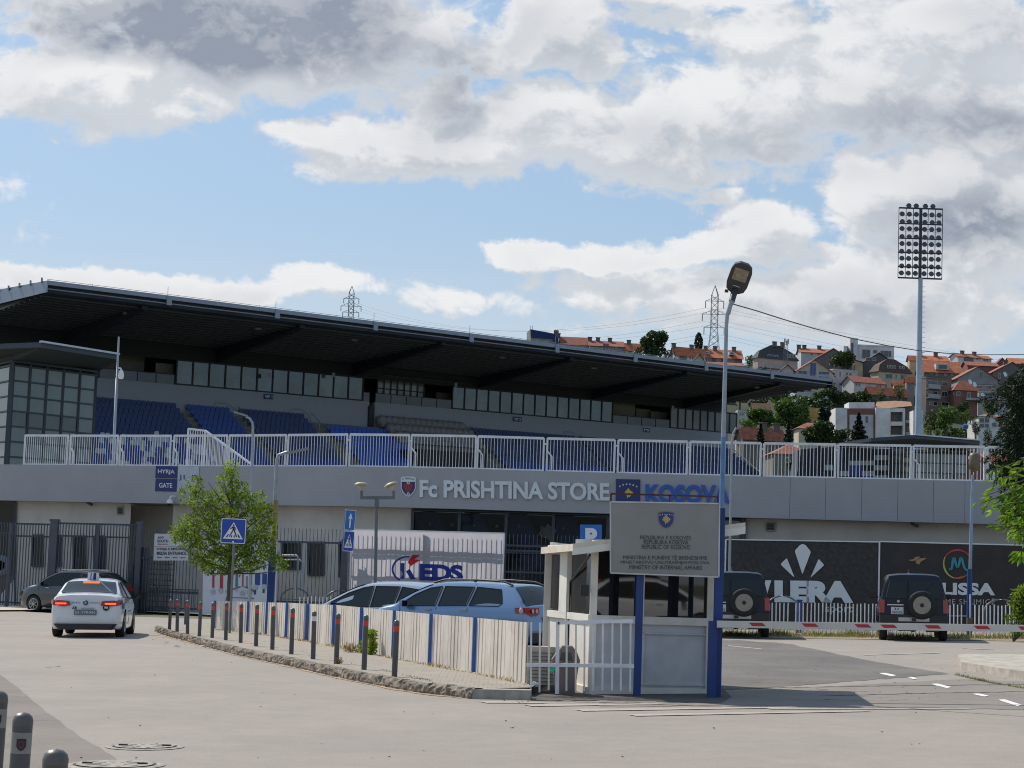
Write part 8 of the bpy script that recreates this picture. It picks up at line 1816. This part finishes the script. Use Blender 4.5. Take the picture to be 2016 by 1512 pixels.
# leafy street tree behind the bollards
def street_tree():
    r=random.Random(21); Y=55.; b=at(452,1216,Y); t=thing('street_tree','young leafy street tree with bright green crown behind the crossing sign','tree',(b.x,Y,gz(b.x)))
    f=lambda x,y,dy=0: at(x,y,Y+dy); base=Vector((b.x,Y,gz(b.x)))
    m=MB(); m.pipe([base,f(452,1150),f(455,1090),f(456,1030),f(457,970),f(456,925)],[.085,.07,.06,.045,.03,.012],8)
    tips=[(345,1050),(372,1085),(395,1120),(430,1125),(480,1115),(520,1095),(540,1060),(522,1010),(505,985),(375,965),(395,980),(440,945),(456,912),(480,1000),(420,1010),(545,1105),(350,1075),(390,1040),(500,1060),(440,1075),(560,1120),(470,950),(365,1020),(530,1035),(410,950)]
    for x,y in tips:
        y0=min(1128,max(960,y+48)); p0=f(454,y0); p2=f(x,y,r.uniform(-.9,.9)); p1=(p0+p2)/2+Vector((0,0,-.08)); m.pipe([p0,p1,p2],[.03,.018,.006],5,cap=False)
    m.build('trunk',mat('young_bark',(.10,.085,.07),.9,var=.25,vs=12),t)
    blobs=[(456,925,14,20),(450,950,22,22),(468,965,22,22),(385,955,17,20),(372,975,20,18),(400,990,30,24),(440,990,34,30),(480,990,26,24),(506,990,20,22),(520,1010,20,22),(355,1045,20,18),(370,1060,28,22),(345,1055,12,10),(400,1040,36,34),(445,1040,40,38),(490,1040,38,34),(525,1045,18,28),(400,1085,30,26),(430,1105,34,26),(470,1100,38,30),(505,1085,32,30),(375,1030,26,22),(528,1080,14,26),(455,1070,44,36),(552,1112,16,14),(545,1098,10,12),(415,1120,18,12),(395,1105,18,12),(500,1115,22,12)]
    ws=[a*b_ for _,_,a,b_ in blobs]; mb=MB(); s=F_PX/Y
    for i in range(8000):
        x,y,a,b_=r.choices(blobs,ws)[0]; 
        while True:
            u=Vector((r.uniform(-1,1),r.uniform(-1,1),r.uniform(-1,1)))
            if .35<u.length<1: break
        c=at(x,y,Y); dpt=min(1.0,max(a,b_)/s*1.6); p=c+Vector((u.x*a/s,u.y*dpt,u.z*b_/s)); d=(u*.6+rv(r)*.8+Vector((0,0,-.1))).normalized(); leafquad(mb,p,d,rv(r),r.uniform(.09,.15),r.uniform(.035,.055),.1)
    mb.build('crown',leafmat('street_tree_leaves',(.21,.31,.035),.5,(.07,.13,.015),2.6),t)
street_tree()
# conifer at the right edge: long drooping sprays close to the camera
def conifer():
    r=random.Random(5); Y=17.; b=at(2200,1300,Y); t=thing('conifer_tree','dark feathery conifer reaching in from the right edge','tree',(b.x,Y,gz(b.x)))
    s=F_PX/Y; m=MB(); base=Vector((b.x,Y,gz(b.x))); m.pipe([base,at(2140,1000,Y),at(2080,750,Y)],[.14,.1,.05],8); m.build('trunk',M_bark,t)
    mb=MB(); sprays=[]
    edge=[(2010,735),(2000,760),(1992,790),(1990,830),(2000,850),(1985,870),(1975,900),(1995,920),(1960,935),(1990,955),(2000,985),(1985,1005),(2005,1030),(2010,1055)]
    tips=[(1928,789),(1945,800),(1950,815),(1966,826),(1975,850),(1958,868),(1943,905),(1950,925),(1962,945),(1975,965),(1990,985),(2004,1010),(2010,1040),(2008,770),(2012,742),(1972,838),(1980,880),(1968,905),(1992,940),(2012,970)]
    for (x,y) in tips:
        e=Vector(at(x,y,Y+r.uniform(-.2,.3))); st=at(2105+r.uniform(-30,30),y-55+r.uniform(-30,30),Y+r.uniform(-.1,.4)); n=26; P=[]
        for k in range(n+1):
            u=k/n; p=st+(e-st)*u; p.z+= .10*math.sin(u*math.pi)*.8; P.append(p)
        m2=MB(); 
        for k,p in enumerate(P[2:]):
            u=(k+2)/n; w=(1-u)*.17+.03; dd=(e-st).normalized()
            for j in range(34):
                q=p+rv(r)*w*r.uniform(.1,1.); d=(dd*.7+rv(r)*.75+Vector((0,0,-.15))).normalized(); leafquad(mb,q,d,rv(r),r.uniform(.03,.055),.007)
    for i in range(22000):
        y=r.uniform(725,1060); k=(y-715)/360; xl=1984+10*math.sin(y*.08)+7*math.sin(y*.21)+ (34 if y<760 else 0)*(1-(y-715)/45) + (22*(k-.75)/.25 if k>.75 else 0); x=xl+abs(r.gauss(0,1))*24; p=at(min(x,2110),y,Y+r.uniform(-.3,.5)); d=(Vector((-.6,0,-.45))+rv(r)*.7).normalized(); leafquad(mb,p,d,rv(r),r.uniform(.03,.055),.009)
    mb.build('crown',leafmat('conifer_sprays',(.013,.030,.009),.2,(.006,.014,.005),4),t)
conifer()
def branch_leaves():
    r=random.Random(9); Y=15.; b=at(2180,1320,Y); t=thing('broadleaf_tree','bright green broad leaves hanging in at the right edge below the conifer','tree',(b.x,Y,gz(b.x)))
    m=MB(); base=Vector((b.x,Y,gz(b.x))); m.pipe([base,at(2140,1100,Y),at(2110,960,Y)],[.07,.05,.03],8); mb=MB()
    ends=[(1962,925),(1958,950),(1945,975),(1932,990),(1955,1000),(1960,1025),(1975,1040),(1985,1020),(2000,1050),(2010,1000),(1990,970),(2000,960),(1985,985),(2012,1065),(1975,1000),(2008,1030),(1990,1050)]
    for (x,y) in ends:
        e=at(x,y,Y+r.uniform(-.25,.25)); st=at(2110,y-30+r.uniform(-20,20),Y); P=[st,(st+e)/2+Vector((0,0,.04)),e]; m.pipe(P,[.012,.007,.003],4,cap=False)
        L=(e-st).length; nn=16
        for k in range(nn):
            u=.35+.65*k/(nn-1); p=st+(e-st)*u+rv(r)*.035
            for j in range(2): d=((e-st).normalized()*.5+rv(r)*.6+Vector((-.15,0,-.35))).normalized(); leafquad(mb,p,d,(rv(r)*.6+Vector((0,-.5,.5))).normalized(),r.uniform(.055,.095),r.uniform(.024,.036),.12)
    for y in (1085,1095): 
        for j in range(4): p=at(2004+j*3,y,Y); leafquad(mb,p,Vector((-.5+.2*j,0,-.3)).normalized(),Vector((0,-1,.3)).normalized(),.09,.034,.1)
    m.build('branches',mat('young_bark2',(.12,.10,.05),.9),t); mb.build('leaves',leafmat('broad_leaves',(.21,.36,.035),.5,(.07,.17,.02),6),t)
branch_leaves()
def shrub():
    r=random.Random(14); Y=56.; b=at(1995,1252,Y); t=thing('shrub','yellow green shrub in front of the picket fence at the right edge','shrub',(b.x,Y,gz(b.x))); m=MB(); base=Vector((b.x,Y,gz(b.x)))
    blobs=[(x_+14,y_,a_,b_) for x_,y_,a_,b_ in [(1998,1166,18,12),(1994,1185,20,16),(2008,1180,20,30),(2004,1210,20,20),(2012,1235,16,16),(1992,1205,12,12),(1975,1220,6,10),(1988,1240,12,10),(2030,1200,25,40)]]
    for x,y,_,_ in blobs: m.pipe([base,at(x,y,Y)],[.02,.006],5)
    m.build('stems',M_bark,t); mb=MB(); s=F_PX/Y; ws=[a*c for _,_,a,c in blobs]
    for i in range(2600):
        x,y,a,c=r.choices(blobs,ws)[0]; u=rv(r)*r.uniform(.3,1); p=at(x,y,Y)+Vector((u.x*a/s,u.y*.4,u.z*c/s)); leafquad(mb,p,(u+rv(r)*.6).normalized(),rv(r),.11,.07,.1)
    mb.build('foliage',leafmat('shrub_leaves',(.20,.29,.035),.45,(.08,.14,.02),3),t)
shrub()
def weed(px,py,w,h,n,label,c,name='weed',Ls=.09,Ws=.035,grp=None,hh=KH,seed=1,mt=None):
    r=random.Random(seed+int(px)); g=gnd(px,py,hh); s=F_PX/g.y; t=thing(name,label,'plant',g,0,grp); m=MB(); 
    for k in range(5): m.pipe([g,g+Vector((r.uniform(-.5,.5)*w/s,r.uniform(-.05,.05),h/s*r.uniform(.6,1)))],[.008,.003],4,cap=False)
    m.build('stems',mat('stem_green',(.10,.12,.03),.8),t); mb=MB()
    for k in range(n):
        z=r.random(); p=g+Vector((r.uniform(-.5,.5)*w/s*(1-.2*z),r.uniform(-.1,.1),h/s*z)); leafquad(mb,p,(rv(r)+Vector((0,0,.3))).normalized(),rv(r),Ls*r.uniform(.6,1.2),Ws,.1)
    mb.build('leaves',mt,t)
M_weed=leafmat('weed_leaves',(.24,.34,.03),.5,(.12,.22,.02),5); M_dry=leafmat('dry_grass',(.36,.27,.13),.3,(.24,.17,.08),6); M_gr=leafmat('grass_blades',(.15,.19,.05),.35,(.22,.19,.09),3)
weed(731,1289,16,46,420,'bright green leafy weed growing at the foot of the corrugated fence','',seed=2,mt=M_weed); weed(711,1286,9,26,60,'small sparse weed left of the bright green weed','',seed=3,mt=M_weed)
weed(668,1307,14,10,70,'dry weed at the foot of the twelfth bollard','',seed=4,Ls=.06,Ws=.01,mt=M_dry); weed(690,1284,28,14,260,'tuft of dry brown grass against the corrugated fence','dry',name='dry_grass_tuft',Ls=.1,Ws=.008,seed=5,mt=M_dry)
# thin lines of grass: fence foot, kerb joints, picket fence verge
def verge(pts,n,hmax,h,mt,name,label,depth=.2,seed=1,W=.012):
    r=random.Random(seed); P=[gnd(x,y,h) for x,y in pts]; mb=MB()
    for k in range(n):
        i=r.randrange(len(P)-1); a,b=P[i],P[i+1]; p=a+(b-a)*r.random()+Vector((0,r.uniform(-depth,depth),0)); p.z=gz(p.x)+h-.01; cl=.5+.5*mnoise.noise(Vector((p.x*1.3,p.y*.8,seed)))
        if r.random()>cl*1.3: continue
        hh=hmax*r.uniform(.3,1)*cl*1.2; d=Vector((r.gauss(0,.35),r.gauss(0,.35),1)).normalized(); leafquad(mb,p,d,rv(r),hh,W)
    o=mb.build(name,mt); struct(o,label,'stuff'); o['category']='grass'; return o
verge([(x,y+1) for x,y in BOTS],1600,.13,KH,M_dry,'dry_grass','dry grass along the foot of the corrugated white fence',.12,3)
verge([(1410,1250),(1600,1252),(1800,1256),(2016,1257),(2090,1258)],5200,.30,.01,M_gr,'verge_grass','weedy grass strip below the white picket fence',.9,4,.02)
verge([(1410,1250),(1600,1253),(1800,1256),(2016,1258)],1500,.35,.01,M_dry,'dry_verge_grass','dry stalks below the white picket fence',.9,5,.015)
verge([(520,1263),(650,1296),(800,1330),(860,1345)],260,.05,KH,M_gr,'kerb_weeds','tiny weeds between the setts along the kerb',.25,6)
verge([(1885,1330),(1950,1345),(2030,1358)],420,.10,.004,M_gr,'kerb_grass','grass tufts at the foot of the right kerb island',.25,8)
# pebbles and debris
def pebbles():
    r=random.Random(8); mb=MB()
    for k in range(330):
        if k<60: px,py=r.uniform(100,1900),r.uniform(1270,1500); 
        elif k<230: i=r.random(); px,py=300+i*740,1248+i*128+r.uniform(3,12)
        else: px,py=r.uniform(1430,2000),r.uniform(1262,1380)
        g=gnd(px,py,.008); s=r.uniform(.005,.014); mb.lathe(g,[(s,0),(s*1.1,s*.3),(s*.5,s*.7)],5)
    o=mb.build('pebbles',mat('pebble',(.20,.17,.14),.9,var=.4,vs=3)); struct(o,'small stones and crumbs scattered over the road','stuff'); o['category']='stones'
pebbles()
for px,py,lab in ((400,1273,'pale scrap of paper on the road near the kerb tip'),(348,1273,'small dark scrap on the road near the kerb tip')):
    g=gnd(px,py,.012); m=MB(); m.add([g+V((-.09,0,.004)),g+V((.03,-.04,.02)),g+V((.10,.02,.006)),g+V((-.02,.05,.025))],[(0,1,2,3)]); o=m.build('scrap',M_wh if 'pale' in lab else M_plast); tag(o,lab,'litter')
